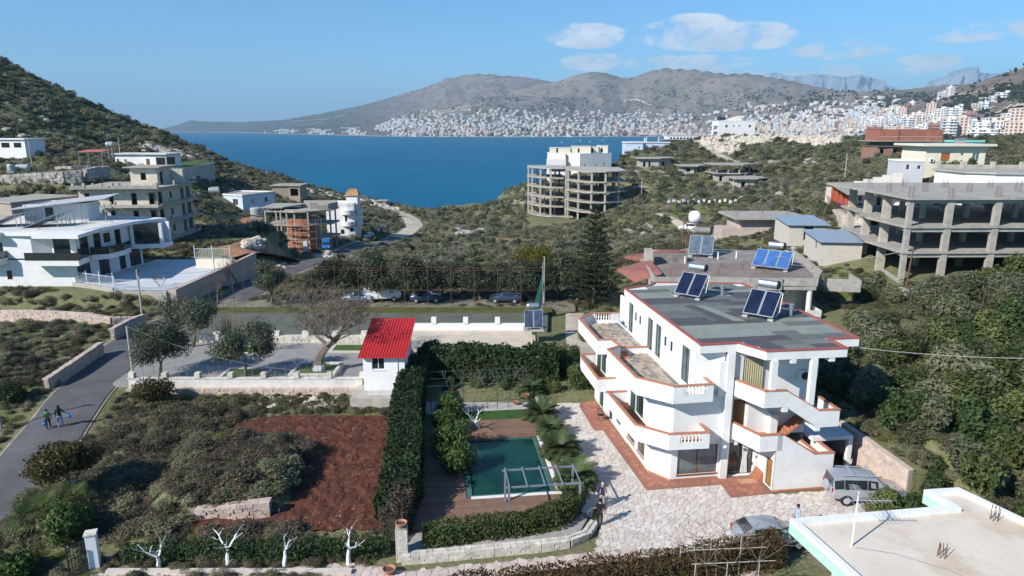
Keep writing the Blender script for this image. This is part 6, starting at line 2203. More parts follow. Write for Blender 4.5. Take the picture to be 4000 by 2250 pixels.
parapet('balcony_parapet', [(-1.1, 6.3), (-2.7, 6.35), (-2.45, .4), (-.75, -1.3), (1.95, -1.4), (1.95, -.05)], 2.93, 4.0, gaps={3: (.75, 2.2)}, floor=[(-1.15, 6.2), (-2.6, 6.2), (-2.35, .45), (-.7, -1.2), (1.85, -1.3), (1.85, -.02), (0, -.02), (-1.12, 1.5)])
parapet('balcony_parapet', [(-1.3, 15.0), (-2.6, 15.0), (-2.75, 14.0), (-2.7, 9.0), (-1.25, 8.9)], 2.93, 4.0, floor=[(-1.3, 14.9), (-2.6, 14.9), (-2.65, 9.1), (-1.25, 9.0)])
parapet('terrace_parapet', [(1.3, 16.9), (-1.3, 17.0), (-2.75, 15.4), (-2.7, 9.2), (-1.7, 9.1), (-1.5, 7.6), (-2.6, 6.9), (-2.35, .9), (-.5, -1.0), (2.2, -.95), (2.15, .3)], 5.95, 7.1, gaps={0: (.8, 2.2), 8: (.0001 + .8, 2.2)})
m = MB()
m.prism([(1.35, 16.8), (-1.25, 16.8), (-2.6, 15.3), (-2.6, 9.3), (-1.6, 9.2), (1.38, 9.2)], 5.9, 6.28)
m.prism([(-1.4, 9.19), (-1.4, 7.7), (-2.45, 7.0), (-2.2, 1.0), (-.45, -.85), (2.05, -.8), (2.05, .3), (1.38, .4), (1.38, 9.19)], 5.9, 6.06)
VP('terrace_slab', m, WHITE)
TT = [mat('terrace_tile_%s' % n_, c_, var=.12, scale=4, fine=.1) for n_, c_ in (('buff', (.36, .30, .23)), ('grey', (.22, .20, .185)), ('sand', (.42, .36, .285)), ('brown', (.29, .23, .175)))]
tpoly = [[(1.33, 16.7), (-1.2, 16.7), (-2.5, 15.3), (-2.5, 9.4), (1.33, 9.4)], [(-1.35, 8.95), (-1.35, 7.7), (-2.3, 6.9), (-2.05, 1.1), (-.4, -.7), (1.95, -.65), (1.33, .5), (1.33, 8.95)]]
tm = []
for c_ in TT:
 q = MB()
 q.box(-.145, -.245, 0, .145, .245, .02)
 tm.append(q.mesh('tile', c_))
cand = []
for zi, pl in zip((6.282, 6.062), tpoly):
 for i in range(-9, 9):
  for j in range(-4, 36):
   u, v = i * .3 + (.02), j * .5 + (.25 if i % 2 else 0)
   if all(inside((u + a, v + b), pl) for a in (-.14, .14) for b in (-.24, .24)):
    cand.append((u, v, zi, rv.choices(range(4), [4, 2, 4, 2])[0]))
cand.sort(key=lambda c: c[1])
jt = [MB() for _ in TT]
for k, (u, v, zi, ci) in enumerate(cand):
 if k < 290:
  link('tile', tm[ci], V, (u, v, zi))
 else:
  jt[ci].box(u - .145, v - .245, zi, u + .145, v + .245, zi + .02)
for ci in range(4):
 jt[ci].build('tiles', TT[ci], V, kind='stuff')
m = MB()
m.box(-1.45, 9.0, 6.07, 1.36, 9.2, 6.42)
VP('terrace_step_wall', m, WHITE)
coping([(1.34, 9.2), (-1.5, 9.2)], 6.425, .2)
for k in range(3):
 m = MB()
 m.box(-1.45, 8.2 - k * .3, 6.07, -.6, 8.49 - k * .3, 6.42 - k * .1)
 VP('terrace_step', m, CAPRED)
m = MB()
m.prism([(6.11, -2.3), (6.47, -2.3), (6.47, -2.12), (6.11, -2.12)], 0, 3.99)
m.prism([(6.471, -2.3), (8.75, -2.3), (8.75, -2.12), (6.471, -2.12)], 0, [3.99, 2.47, 2.47, 3.99])
m.prism([(8.751, -2.3), (10.15, -2.3), (10.15, -2.12), (8.751, -2.12)], 0, 2.46)
m.prism([(9.97, -2.119), (10.15, -2.119), (10.15, .1), (9.97, .1)], 0, 2.46)
m.prism([(8.75, -2.119), (8.93, -2.119), (8.93, -.1), (8.75, -.1)], 1.4, 2.46)
VP('stair_side', m, WHITE)
m = MB()
Pd = wall(m, (6.11, -.02), (6.11, -2.3), 0, 2.93, [(1.1, 1.95, .05, 2.05)], .2)
VP('stair_wall', m, WHITE)
window(V, Pd, (1.1, 1.95, .05, 2.05), BROWNW, mat('ochre_door', (.27, .14, .045), var=.2), mull=0, fw=.07, name='door', label='ochre brown wooden side door')
coping([(6.3, -2.3, 4.0), (6.47, -2.3, 4.0), (8.75, -2.3, 2.48), (10.15, -2.3, 2.47), (10.15, -.1, 2.47)], 0, .18)
coping([(8.93, -.1, 2.47), (8.93, -2.1, 2.47)], 0, .16)
parapet('landing_parapet', [(4.02, -.05), (4.9, -2.3), (6.46, -2.3)], 2.9, 4.0, .16, floor=[(4.1, -.03), (4.95, -2.15), (6.9, -2.15), (6.9, -.03)])
parapet('landing_parapet', [(3.9, -.05, 5.95, 7.02), (4.95, -2.3, 5.9, 7.0), (6.44, -2.3, 5.9, 6.97), (8.75, -2.3, 4.35, 5.5), (10.2, -2.3, 4.35, 5.46), (10.2, -.1, 4.35, 5.46)], 5.9, 7.0, .16, floor=[(4.0, -.03), (5.0, -2.15), (6.6, -2.15), (6.6, -.03)])
m = MB()
m.prism([(8.75, -2.13), (10.05, -2.13), (10.05, -.05), (8.75, -.05)], 4.36, 4.5)
m.prism([(6.6, -2.13), (8.75, -2.13), (8.75, -.05), (6.6, -.05)], [5.9, 4.36, 4.36, 5.9], [6.1, 4.5, 4.5, 6.1])
VP('stair_soffit', m, WHITE)
for k in range(8):
 m = MB()
 m.box(6.9 + k * .24, -2.1, 2.95 - .05 - k * .16, 7.14 + k * .24, -1.0, 3.1 - k * .16)
 VP('stair_step', m, TERRA)
for k in range(8):
 m = MB()
 m.box(7.0 + k * .22, -1.0, 3.0 + k * .17, 7.22 + k * .22, -.03, 3.17 + k * .17)
 VP('stair_step', m, TERRA)
m = MB()
m.prism([(6.5, -.6), (7.0, -.6), (7.0, -.02), (6.5, -.02)], 2.95, 4.6)
VP('stair_pier', m, WHITE)
for k in range(4):
 m = MB()
 m.box(5.62 + k * .12, -1.0, 0 + .17 * k, 6.1, -.05, .17 * (k + 1) - .003)
 VP('stair_step', m, TERRA)
for u, z0 in ((5.5, 7.07), (8.15, 5.92)):
 m = MB()
 m.box(u - .19, -2.28, z0, u + .19, -1.95, 8.98)
 VP('column', m, WHITE)
for u in (6.6, 9.2):
 m = MB()
 m.box(u, -2.15, 8.72, u + .35, -.05, 8.99)
 VP('roof_bracket', m, WHITE)
for a in ((6.25, 5.55, 5.9), (8.6, 4.1, 4.35)):
 m = MB()
 m.box(a[0], -2.3, a[1], a[0] + .35, -.1, a[2])
 VP('stair_bracket', m, WHITE)
ac_unit(V, (8.9, -.2, 7.15), 0, 1.1)
parapet('side_parapet', [(9.62, 2.0), (11.2, 2.0), (11.2, 8.0), (9.62, 8.0)], 6.0, 7.2, .16, floor=[(9.62, 2.1), (11.1, 2.1), (11.1, 7.9), (9.62, 7.9)], cap=False)
m = MB()
m.box(9.65, -.6, 2.5, 12.6, 4.5, 2.75)
m.box(12.3, -.6, 0, 12.6, -.3, 2.5)
m.box(9.8, 4.0, 0, 12.6, 4.4, 2.5)
VP('side_porch', m, WHITE)
m = MB()
m.lathe([(.75, 0), (.75, 1.1), (.55, 1.5), (.15, 1.75)], (11.3, 3.1, .75), 14)
VP('bread_oven', m, CONC_D)
m = MB()
m.box(10.3, 2.3, 0, 12.2, 3.9, .745)
VP('oven_base', m, STONE_G)
m = MB()
m.box(-1.18, 1.40, .0, -1.11, 14.5, .14)
m.prism([(-1.16, 1.47), (-.02, -.06), (3.3, -.06), (3.3, -.02), (0, -.02), (-1.1, 1.5)], .004, .14)
m.prism([(6.12, -2.36), (10.2, -2.36), (10.2, -2.31), (6.12, -2.31)], .004, .14)
VP('plinth', m, TERRA)
for u, v, z in ((3.0, -1.45, 3.0), (4.3, -.35, 2.6)):
 m = MB()
 m.box(u - .1, v - .06, z - .08, u + .1, v + .02, z + .08)
 VP('wall_lamp', m, PLASTIC_W)
m = MB()
m.box(5.98, -.03, 1.3, 6.05, -.005, 1.42)
VP('intercom', m, DARK)
def solar_heater(loc, rz, label, s=1.0, pane=PVBLUE, n=2, tilt=46, tank_m=STAIN, group='solar water heaters on the flat roofs'):
 r = thing('solar_water_heater', label, 'solar heater', loc, rz, group)
 r.scale = (s, s, s)
 t = R(tilt)
 H = 1.95
 dy, dz = H * math.cos(t), H * math.sin(t)
 for k in range(n):
  x0 = (-n / 2 + k) * 1.02
  m = MB()
  a, b = Vector((x0, 0, .22)), Vector((x0, dy, .22 + dz))
  nn = Vector((0, -math.sin(t), math.cos(t)))
  ex = Vector((.98, 0, 0))
  for o, mi in ((0, 0),):
   q = [a, a + ex, b + ex, b]
   w = [v_ + nn * .08 for v_ in q]
   m.add(q + w, [(3, 2, 1, 0), (4, 5, 6, 7), (0, 1, 5, 4), (1, 2, 6, 5), (2, 3, 7, 6), (3, 0, 4, 7)])
  f = m.build('collector', ALU, r)
  m = MB()
  d = (b - a).normalized()
  m.quad(a + nn * .085 + ex * .04 + d * .04, a + nn * .085 + ex * .96 + d * .04, b + nn * .085 + ex * .96 - d * .04, b + nn * .085 + ex * .04 - d * .04)
  m.build('glass', pane, f)
 m = MB()
 for x in (-n / 2 + .2, n / 2 - .2):
  m.bar((x, .05, .15), (x, dy + .5, .15), .05)
  m.bar((x, dy + .1, .1), (x, dy - .1, .25 + dz + .25), .05)
  m.bar((x, dy + .5, .1), (x, dy + .1, .25 + dz + .25), .05)
  m.bar((x, .9, .15), (x, dy + .1, 1.3), .04)
 m.build('stand', STEEL, r)
 m = MB()
 m.lathe([(.12, -.72), (.24, -.68), (.28, -.6), (.28, .6), (.24, .68), (.12, .72)], (0, dy + .2, .25 + dz + .45), 18, axis='X')
 tk = m.build('tank', tank_m, r)
 m = MB()
 m.lathe([(.13, .60), (.255, .61), (.29, .605), (.29, .68), (.22, .74), (.05, .75)], (0, dy + .2, .25 + dz + .45), 18, axis='X')
 m.build('tank_end_cap', DARK, tk)
 m = MB()
 m.tube([(.7, dy + .2, .3 + dz), (n / 2 + .05, dy, .2 + dz), (n / 2 + .1, dy * .6, .5), (n / 2 - .1, dy * .5, .1)], .025, 5)
 m.build('pipe', PLASTIC_W, tk)
 for x in (-n / 2 + .15, n / 2 - .15):
  m = MB()
  m.box(x - .18, -.12, 0, x + .18, .12, .12)
  m.build('footing', CONC_W, r)
 return r
def vw(u, v, z):
 return (10.57 + u * math.cos(R(8)) - v * math.sin(R(8)), 41.6 + u * math.sin(R(8)) + v * math.cos(R(8)), z)
solar_heater(vw(8.0, 5.0, 9.57), R(-40), 'right solar heater on the villa roof, two blue collectors under a silver tank', 1.1)
solar_heater(vw(5.3, 11.6, 9.57), R(-40), 'rear solar heater on the villa roof, two blue collectors under a silver tank', 1.1)
for i, (u, v) in enumerate(((10.9, 5.6), (8.6, 12.2))):
 r = thing('roof_vent', 'grey capped vent pipe %s' % ('beside the right solar heater of the villa roof' if i == 0 else 'behind the rear solar heater of the villa roof'), 'vent', vw(u, v, 9.56), 0, 'vent pipes on the villa roof')
 m = MB()
 m.lathe([(.12, 0), (.12, .55), (.2, .56), (.2, .66), (.11, .67), (.11, .76), (.2, .77), (.2, .86), (.02, .9)], seg=12)
 m.build('pipe', STEEL, r)
x, y, z = at(2735, 1005, 6.95)
solar_heater((x, y, 6.95), R(-20), 'older solar heater with grey streaked collectors at the back of the neighbouring roof', 1.5, mat('grey_solar_glass', (.10, .13, .17), var=.3, scale=2, rough=.2), tank_m=CONC_D)
x, y, z = at(3005, 1055, 6.95)
solar_heater((x, y, 6.95), R(-36), 'solar heater with three bright blue collectors on the neighbouring roof', 1.35, PVBLUE2, n=3, tilt=40)
# ------------------------------------------------------------------ plants
def leaf_arrays(P, N, size, rg, aspect=.45, flat=.6):
 """one four-cornered leaf per point, roughly facing N"""
 n = len(P)
 nr_ = N * flat + rg.normal(0, 1, (n, 3)) * (1 - flat)
 nr_ /= np.linalg.norm(nr_, axis=1)[:, None] + 1e-9
 t = np.cross(nr_, rg.normal(0, 1, (n, 3)))
 t /= np.linalg.norm(t, axis=1)[:, None] + 1e-9
 b = np.cross(nr_, t)
 s = size * rg.uniform(.6, 1.35, (n, 1))
 V = np.stack([P - t * s, P + b * s * aspect - nr_ * s * .12, P + t * s, P - b * s * aspect - nr_ * s * .12], 1).reshape(-1, 3)
 return V, np.arange(4 * n).reshape(n, 4)
def blob_points(blobs, n, rg, shell=.55):
 """points in a union of uneven ellipsoids, mostly near their skins; blobs (x,y,z,rx,ry,rz)"""
 B = np.array(blobs, float)
 w = (B[:, 3] * B[:, 4] * B[:, 5]) ** (2 / 3)
 k = rg.choice(len(B), n, p=w / w.sum())
 d = rg.normal(0, 1, (n, 3))
 d /= np.linalg.norm(d, axis=1)[:, None]
 r = shell + (1 - shell) * rg.random((n, 1)) ** .7
 r *= 1 + .16 * np.sin(d[:, :1] * 5 + B[k, :1] * 7) * np.cos(d[:, 1:2] * 6 + d[:, 2:] * 4)
 P = B[k, :3] + d * r * B[k, 3:]
 N = d / B[k, 3:] * B[k, 3:].mean(1)[:, None]
 N[:, 2] += .35
 N /= np.linalg.norm(N, axis=1)[:, None]
 return P, N
def crown_mesh(name, blobs, n, size, mt, seed=0, aspect=.45, shell=.55, flat=.6, gap=.0, up=0):
 rg = np.random.default_rng(seed)
 P, N = blob_points(blobs, n, rg, shell)
 N[:, 2] += up
 N[:, 0] -= up * .4
 N /= np.linalg.norm(N, axis=1)[:, None]
 if gap:
  nz = _vnoise(P[:, 0] + P[:, 2] * .7, P[:, 1] - P[:, 2] * .5, .35, seed)
  keep = nz > -1 + gap * 1.2
  P, N = P[keep], N[keep]
 P[:, 2] = np.maximum(P[:, 2], .02)
 V, F = leaf_arrays(P, N, size, rg, aspect, flat)
 return np_mesh(name, V, F, mt)
L_OLIVE = leafmat('olive_leaf', (.058, .074, .045), (.14, .155, .10), scale=.8)
L_DARK = leafmat('laurel_leaf', (.016, .036, .014), (.052, .086, .026), scale=1.0)
L_MID = leafmat('broad_leaf', (.034, .062, .016), (.105, .135, .036), scale=.9)
L_CITRUS = leafmat('citrus_leaf', (.022, .05, .012), (.09, .13, .03), scale=.9)
L_SCRUB = leafmat('maquis_leaf', (.18, .185, .10), (.31, .295, .18), scale=.06, rnd=.3, trans=.4)
L_SCRUBD = leafmat('dark_maquis_leaf', (.11, .125, .066), (.205, .21, .12), scale=.06, rnd=.3, trans=.4)
L_GREY = leafmat('grey_twig', (.165, .14, .115), (.27, .235, .2), scale=.2, rnd=.3, trans=.05)
L_BRIGHT = leafmat('spring_grass', (.085, .13, .022), (.18, .22, .05), scale=.3, rnd=.3)
L_DRY = leafmat('dry_grass', (.14, .115, .06), (.25, .205, .12), scale=.3, rnd=.3)
L_RED = leafmat('reddish_hedge_leaf', (.065, .058, .02), (.17, .085, .03), scale=1.2)
L_YEL = leafmat('yellow_green_leaf', (.085, .085, .012), (.20, .175, .03), scale=.8)
L_PALM = leafmat('palm_leaf', (.045, .075, .025), (.11, .14, .055), scale=1.5)
L_PINE = leafmat('araucaria_needle', (.014, .034, .014), (.045, .075, .028), scale=.6)
L_MIM = leafmat('feathery_leaf', (.055, .06, .018), (.15, .115, .035), scale=1.2)
L_BROWN = leafmat('bare_bush_twig', (.075, .052, .04), (.13, .095, .07), scale=1, trans=.05)
def limb_mesh(name, h, spread, seed, rad=.16, levels=3, mt=BARK, kids=(3, 4), lean=(0, 0), white=0.0, twig=.012, up=.35, seg=5, split_at=.3, shrink=.68, curl=.25):
 """recursive branching; returns mesh, tips"""
 rg = random.Random(seed)
 mb = MB()
 tips = []
 def grow(p, d, L, r, lv):
  pts, rr = [p], [r]
  n = 3 if lv else 6
  q = p
  for k in range(n):
   d = (d + Vector((rg.uniform(-curl, curl), rg.uniform(-curl, curl), rg.uniform(-.05, curl * .6)))).normalized()
   q = q + d * (L / n)
   pts.append(q)
   rr.append(max(twig, r * (1 - .45 * (k + 1) / n)))
  f0 = len(mb.f)
  mb.tube(pts, rr, seg if lv == 0 else (4 if lv < levels - 1 else 3), cap=False)
  for i in range(f0, len(mb.f)):
   if white and max(mb.v[j][2] for j in mb.f[i]) < white:
    mb.m[i] = 1
  if lv >= levels:
   tips.append(q)
   return
  nk = rg.randint(*kids)
  a0 = rg.uniform(0, 6.28)
  for j in range(nk):
   a = a0 + 6.283 * j / nk + rg.uniform(-.4, .4)
   s = spread * rg.uniform(.7, 1.25)
   side = Vector((math.cos(a), math.sin(a), 0))
   nd = (d * (1 - s * .4) + side * s + Vector((0, 0, up))).normalized()
   at_ = q if j or lv else q
   if lv and j == 0:
    at_ = pts[2]
   grow(at_, nd, L * shrink * rg.uniform(.8, 1.15), max(twig, rr[-1] * .78), lv + 1)
 grow(Vector((0, 0, -.1)), Vector((lean[0], lean[1], 1)).normalized(), h * split_at, rad, 0)
 me = mb.mesh(name, [mt, LIME] if white else [mt])
 return me, tips
def tree(name, label, loc, kind, h, r, seed, group=None, rz=None, leaves=4200, size=.13, mt=None, trunk=BARK, flat=.55, squash=.8, lo=.3, white=0, lean=(0, 0), nb=13):
 rg = random.Random(seed)
 t = thing(name, label, 'tree' if kind != 'bush' else 'shrub', loc, rg.uniform(0, 6.28) if rz is None else rz, group)
 me, tips = limb_mesh('trunk', h * .8, .75, seed, rad=.05 * h ** .8 + .03, levels=2, mt=trunk, lean=lean, white=white, split_at=lo)
 link('trunk', me, t)
 c = Vector((lean[0] * h * .5, lean[1] * h * .5, h * (lo + 1) / 2))
 hh = h * (1 - lo) / 2
 bl = []
 for k in range(nb):
  a, e = rg.uniform(0, 6.28), rg.uniform(-.8, 1)
  q = rg.uniform(.35, .75)
  rr = r * rg.uniform(.32, .5)
  bl.append((c.x + math.cos(a) * r * q * math.sqrt(max(0, 1 - e * e * .7)), c.y + math.sin(a) * r * q * math.sqrt(max(0, 1 - e * e * .7)), c.z + e * hh * .68, rr, rr, rr * squash))
 link('crown', crown_mesh('crown', bl, leaves, size, mt, seed, flat=flat, shell=.35), t)
 return t
def bush(label, loc, r, h, seed, mt, leaves=1500, size=.1, group=None, name='shrub', aspect=.45, nb=7, cat='shrub', twigs=True):
 rg = random.Random(seed)
 bl = []
 for k in range(nb):
  a = rg.uniform(0, 6.28)
  q = r * rg.uniform(0, .62)
  rr = rg.uniform(.35, .6)
  bl.append((math.cos(a) * q, math.sin(a) * q, h * rg.uniform(.25, .66), r * rr, r * rr, h * rr * .75))
 t = thing(name, label, cat, loc, rg.uniform(0, 6.28), group)
 link('foliage', crown_mesh('foliage', bl, leaves, size, mt, seed, aspect, shell=.45), t)
 if twigs:
  me, _ = limb_mesh('stem', h * .75, .8, seed + 5, rad=.04, levels=1, split_at=.35)
  link('stem', me, t)
 return t
def hedge(label, path, w, h, mt, seed, dens=95, size=.11, name='hedge', wob=.18, top=None, z=0.0, core=True):
 """clipped or shaggy hedge along path (x, y[, half-width scale]); leaf shell over an added dark core that blocks light"""
 rg = np.random.default_rng(seed)
 pts = np.array([p[:2] for p in path], float)
 seg = np.hypot(*np.diff(pts, axis=0).T)
 cum = np.concatenate([[0], np.cumsum(seg)])
 Lt = cum[-1]
 hs = np.array([p[2] if len(p) > 2 else 1.0 for p in path])
 n = int(dens * Lt * (2 * h + w))
 s = rg.random(n) * Lt
 cx = np.interp(s, cum, pts[:, 0])
 cy_ = np.interp(s, cum, pts[:, 1])
 hh = np.interp(s, cum, hs) * h
 tx, ty = np.interp(s + .2, cum, pts[:, 0]) - np.interp(s - .2, cum, pts[:, 0]), np.interp(s + .2, cum, pts[:, 1]) - np.interp(s - .2, cum, pts[:, 1])
 ln = np.hypot(tx, ty) + 1e-9
 nx, ny = ty / ln, -tx / ln
 u = rg.random(n) * (2 * h + w)
 side = np.where(u < h, -1.0, np.where(u < 2 * h, 1.0, 0.0))
 zz = np.where(side != 0, np.where(u < h, u, u - h) / h, 1.0)
 off = np.where(side != 0, side * w / 2, (u - 2 * h) - w / 2)
 bul = wob * (_vnoise(s, zz * h, .9, seed) + .5 * _vnoise(s, zz * h + off, .35, seed + 1))
 depth = rg.random(n) ** 2 * .35
 off = off * (1 - .25 * np.maximum(zz - .8, 0) / .2 * (side != 0)) + side * (bul - depth)
 z_ = zz * hh + np.where(side == 0, bul * 1.3 - depth, bul * .2)
 P = np.stack([cx + nx * off, cy_ + ny * off, np.maximum(z_, .02) + z], 1)
 N = np.stack([nx * side, ny * side, np.where(side == 0, 1.0, .35)], 1)
 o = np.array([pts[0, 0], pts[0, 1], 0])
 V, F = leaf_arrays(P - o, N, size, rg, .5, .55)
 t = thing(name, label, 'hedge', (pts[0, 0], pts[0, 1], 0))
 link('foliage', np_mesh('foliage', V, F, mt), t)
 if core:
  mb = MB()
  for i in range(len(pts) - 1):
   a, b = Vector(pts[i] - pts[0]), Vector(pts[i + 1] - pts[0])
   d = (b - a).normalized()
   nn = Vector((-d.y, d.x)) * (w / 2 - .3 * min(1, w))
   ha, hb = hs[i] * h - .35 * min(1, h), hs[i + 1] * h - .35 * min(1, h)
   mb.prism([tuple(a - nn), tuple(b - nn), tuple(b + nn), tuple(a + nn)], z - .1, [z + ha, z + hb, z + hb, z + ha])
  mb.build('branches', mat('hedge_light_block', (.03, .03, .018), var=.4, scale=4), t)  # solid dark fill added inside the leaves to stop light, not real twigs
 return t
# ---- scatter of maquis over the open ground: nobody could count it
PROTO = bpy.data.collections.new('scrub_kinds')
def proto(i, mt, r, h, n, size, seed, aspect=.5, nb=8, twig=None):
 rg = random.Random(seed)
 bl = []
 for k in range(nb):
  a = rg.uniform(0, 6.28)
  q = r * rg.uniform(0, .7)
  rr = rg.uniform(.3, .55)
  bl.append((math.cos(a) * q, math.sin(a) * q, h * rg.uniform(.15, .62), r * rr, r * rr, h * rr * .8))
 o = bpy.data.objects.new('scrub_%02d' % i, crown_mesh('scrub', bl, n, size, mt, seed, aspect, shell=.5, flat=.72, up=.8))
 PROTO.objects.link(o)
proto(0, L_SCRUB, 1.0, 1.15, 420, .15, 1)
proto(1, L_SCRUB, 1.1, .9, 420, .15, 2)
proto(2, L_SCRUBD, 1.0, 1.4, 420, .15, 3)
proto(3, L_SCRUBD, 1.2, 1.2, 420, .17, 4)
proto(4, L_GREY, 1.0, 1.1, 420, .16, 5, .16)
proto(5, L_BRIGHT, 1.1, .42, 300, .13, 6, .3)
proto(6, L_DRY, .9, .5, 300, .14, 7, .15)
proto(7, L_OLIVE, 1.1, 1.6, 480, .16, 8)
L_BRAM = leafmat('bramble_leaf', (.064, .058, .036), (.135, .108, .066), scale=.5, rnd=.3, trans=.2)
proto(8, L_BRAM, 1.1, 1.0, 2000, .075, 9, .4)
proto(9, L_SCRUBD, 1.0, 1.0, 2000, .07, 10, .4)
proto(10, L_BROWN, 1.0, .9, 1800, .10, 11, .12)
proto(11, L_DRY, 1.0, .8, 1600, .11, 12, .1)
proto(12, L_SCRUB, 1.0, .9, 2000, .07, 13, .4)
proto(13, L_BRIGHT, 1.1, .4, 1200, .07, 14, .3)
def scatter(name, P, S, K, coll, seed=1):
 me = bpy.data.meshes.new(name)
 n = len(P)
 me.vertices.add(n)
 me.vertices.foreach_set('co', np.ascontiguousarray(P, dtype=np.float32).ravel())
 rg = np.random.default_rng(seed)
 for nm, ty, d in (('sc', 'FLOAT_VECTOR', S), ('rot', 'FLOAT_VECTOR', np.stack([rg.normal(0, .08, n), rg.normal(0, .08, n), rg.uniform(0, 6.28, n)], 1))):
  a = me.attributes.new(nm, ty, 'POINT')
  a.data.foreach_set('vector', np.ascontiguousarray(d, dtype=np.float32).ravel())
 a = me.attributes.new('kind_ix', 'INT', 'POINT')
 a.data.foreach_set('value', np.ascontiguousarray(K, dtype=np.int32))
 me.update()
 o = link(name, me, kind='stuff')
 ng = bpy.data.node_groups.new(name + '_nodes', 'GeometryNodeTree')
 ng.interface.new_socket('Geometry', in_out='INPUT', socket_type='NodeSocketGeometry')
 ng.interface.new_socket('Geometry', in_out='OUTPUT', socket_type='NodeSocketGeometry')
 N, Lk = ng.nodes, ng.links
 gi, go = N.new('NodeGroupInput'), N.new('NodeGroupOutput')
 ip = N.new('GeometryNodeInstanceOnPoints')
 ci = N.new('GeometryNodeCollectionInfo')
 ci.inputs['Collection'].default_value = coll
 ci.inputs['Separate Children'].default_value = True
 ci.inputs['Reset Children'].default_value = True
 def at_(nm, ty):
  q = N.new('GeometryNodeInputNamedAttribute')
  q.data_type = ty
  q.inputs['Name'].default_value = nm
  return q.outputs[0]
 e = N.new('FunctionNodeEulerToRotation')
 Lk.new(at_('rot', 'FLOAT_VECTOR'), e.inputs[0])
 Lk.new(gi.outputs[0], ip.inputs['Points'])
 Lk.new(ci.outputs[0], ip.inputs['Instance'])
 ip.inputs['Pick Instance'].default_value = True
 Lk.new(at_('kind_ix', 'INT'), ip.inputs['Instance Index'])
 Lk.new(e.outputs[0], ip.inputs['Rotation'])
 Lk.new(at_('sc', 'FLOAT_VECTOR'), ip.inputs['Scale'])
 Lk.new(ip.outputs[0], go.inputs[0])
 md = o.modifiers.new('scatter', 'NODES')
 md.node_group = ng
 return o
FOOT = []
bpy.context.view_layer.update()
for o in list(COL.objects):
 if o.parent is None and o.get('category') in ('house', 'building', 'shed', 'hut', 'shelter') and o.location.y < 430:
  xs, ys = [], []
  for c in o.children:
   if c.type == 'MESH' and c.name.split('.')[0] in ('wall', 'column', 'stair_wall', 'front_wall', 'side_wall', 'upper_wall', 'clay_blocks', 'stair_side'):
    for v in c.data.vertices:
     w = c.matrix_basis @ v.co
     xs.append(w.x * o.scale[0])
     ys.append(w.y * o.scale[1])
  if xs:
   FOOT.append((o.location.x, o.location.y, o.rotation_euler.z, min(xs), max(xs), min(ys), max(ys)))
CLEAR = [  # hand-measured open ground (x0,x1,y0,y1)
 (-37, 9, 55.5, 84), (-9.4, 22, 28, 58), (-58, -41.5, 83.0, 106), (-69, -57.5, 147, 170), (-26, -7, 33.4, 52.6), (8, 36, 55, 74)]
def clear_of(x, y, m=.3):
 ok = np.ones(len(x), bool)
 for a, b, c, d in CLEAR:
  ok &= ~((x > a) & (x < b) & (y > c) & (y < d))
 for (ox, oy, rz, x0, x1, y0, y1) in FOOT:
  dx, dy = x - ox, y - oy
  u = dx * math.cos(rz) + dy * math.sin(rz)
  v = -dx * math.sin(rz) + dy * math.cos(rz)
  f = 3.2 if oy > 190 else 1.0
  ok &= ~((u > x0 - m) & (u < x1 + m) & (v > y0 - m - f) & (v < y1 + m))
 for rd in ROADS:
  d = np.full(len(x), 1e9)
  for k in range(0, len(rd)):
   d = np.minimum(d, np.hypot(x - rd[k, 0], y - rd[k, 1]) - rd[k, 2] / 2)
  ok &= d > m + .35
 return ok
def scrub_field(x0, x1, y0, y1, step, smin, smax, probs, seed, thin=0.0, cond=None):
 rg = np.random.default_rng(seed)
 gx, gy = np.meshgrid(np.arange(x0, x1, step), np.arange(y0, y1, step))
 x = gx.ravel() + rg.uniform(-.5, .5, gx.size) * step
 y = gy.ravel() + rg.uniform(-.5, .5, gx.size) * step
 ok = np.abs(x) < y * .82 + 12
 x, y = x[ok], y[ok]
 z = hz(x, y)
 ok = (z > SEA_Z + 2.5) & clear_of(x, y, smax * .35)
 nz = _vnoise(x, y, 9, 1) + .6 * _vnoise(x, y, 4, 6)
 ok &= nz > -1.3 + thin
 if cond is not None:
  ok &= cond(x, y, z)
 x, y, z, nz = x[ok], y[ok], z[ok], nz[ok]
 s = rg.uniform(smin, smax, len(x)) * (1 + .25 * nz)
 p = np.array(probs, float)
 n2 = _vnoise(x, y, 16, 4)
 K = np.empty(len(x), int)
 for i, v in enumerate(n2):
  q = p.copy()
  q[4] *= 1 + 1.2 * max(v, 0)
  q[5] *= (1 + 2.0 * max(-v, 0)) * (4 if x[i] > 28 and 60 < y[i] < 140 and v < .3 else 1)
  K[i] = rg.choice(len(q), p=q / q.sum())
 if y1 < 126:
  K = np.array([12, 8, 9, 9, 10, 13, 11, 12])[K]
 S = np.stack([s, s, s * rg.uniform(.6, 1.0, len(x))], 1)
 return np.stack([x, y, z - .08 * s], 1), S, K
SC = [scrub_field(-75, 80, 20, 62, .8, .35, .8, [3, 3, 3, 2, 3, 2, 1.5, 1], 1, .1),
      scrub_field(-110, 120, 62, 125, 1.15, .55, 1.15, [4, 4, 2, 2, 2.2, 1.8, 1, 1], 2, .3),
      scrub_field(-215, 240, 125, 235, 1.9, .85, 1.6, [5, 5, 1.6, 1.6, 2.4, 1.6, .8, 1.2], 3, .42),
      scrub_field(-330, 330, 235, 470, 3.0, 1.2, 2.3, [5, 5, 2.2, 2, 2, 1, .5, 1.2], 4, .4)]
scatter('scrubland', np.concatenate([s[0] for s in SC]), np.concatenate([s[1] for s in SC]), np.concatenate([s[2] for s in SC]), PROTO, 5)
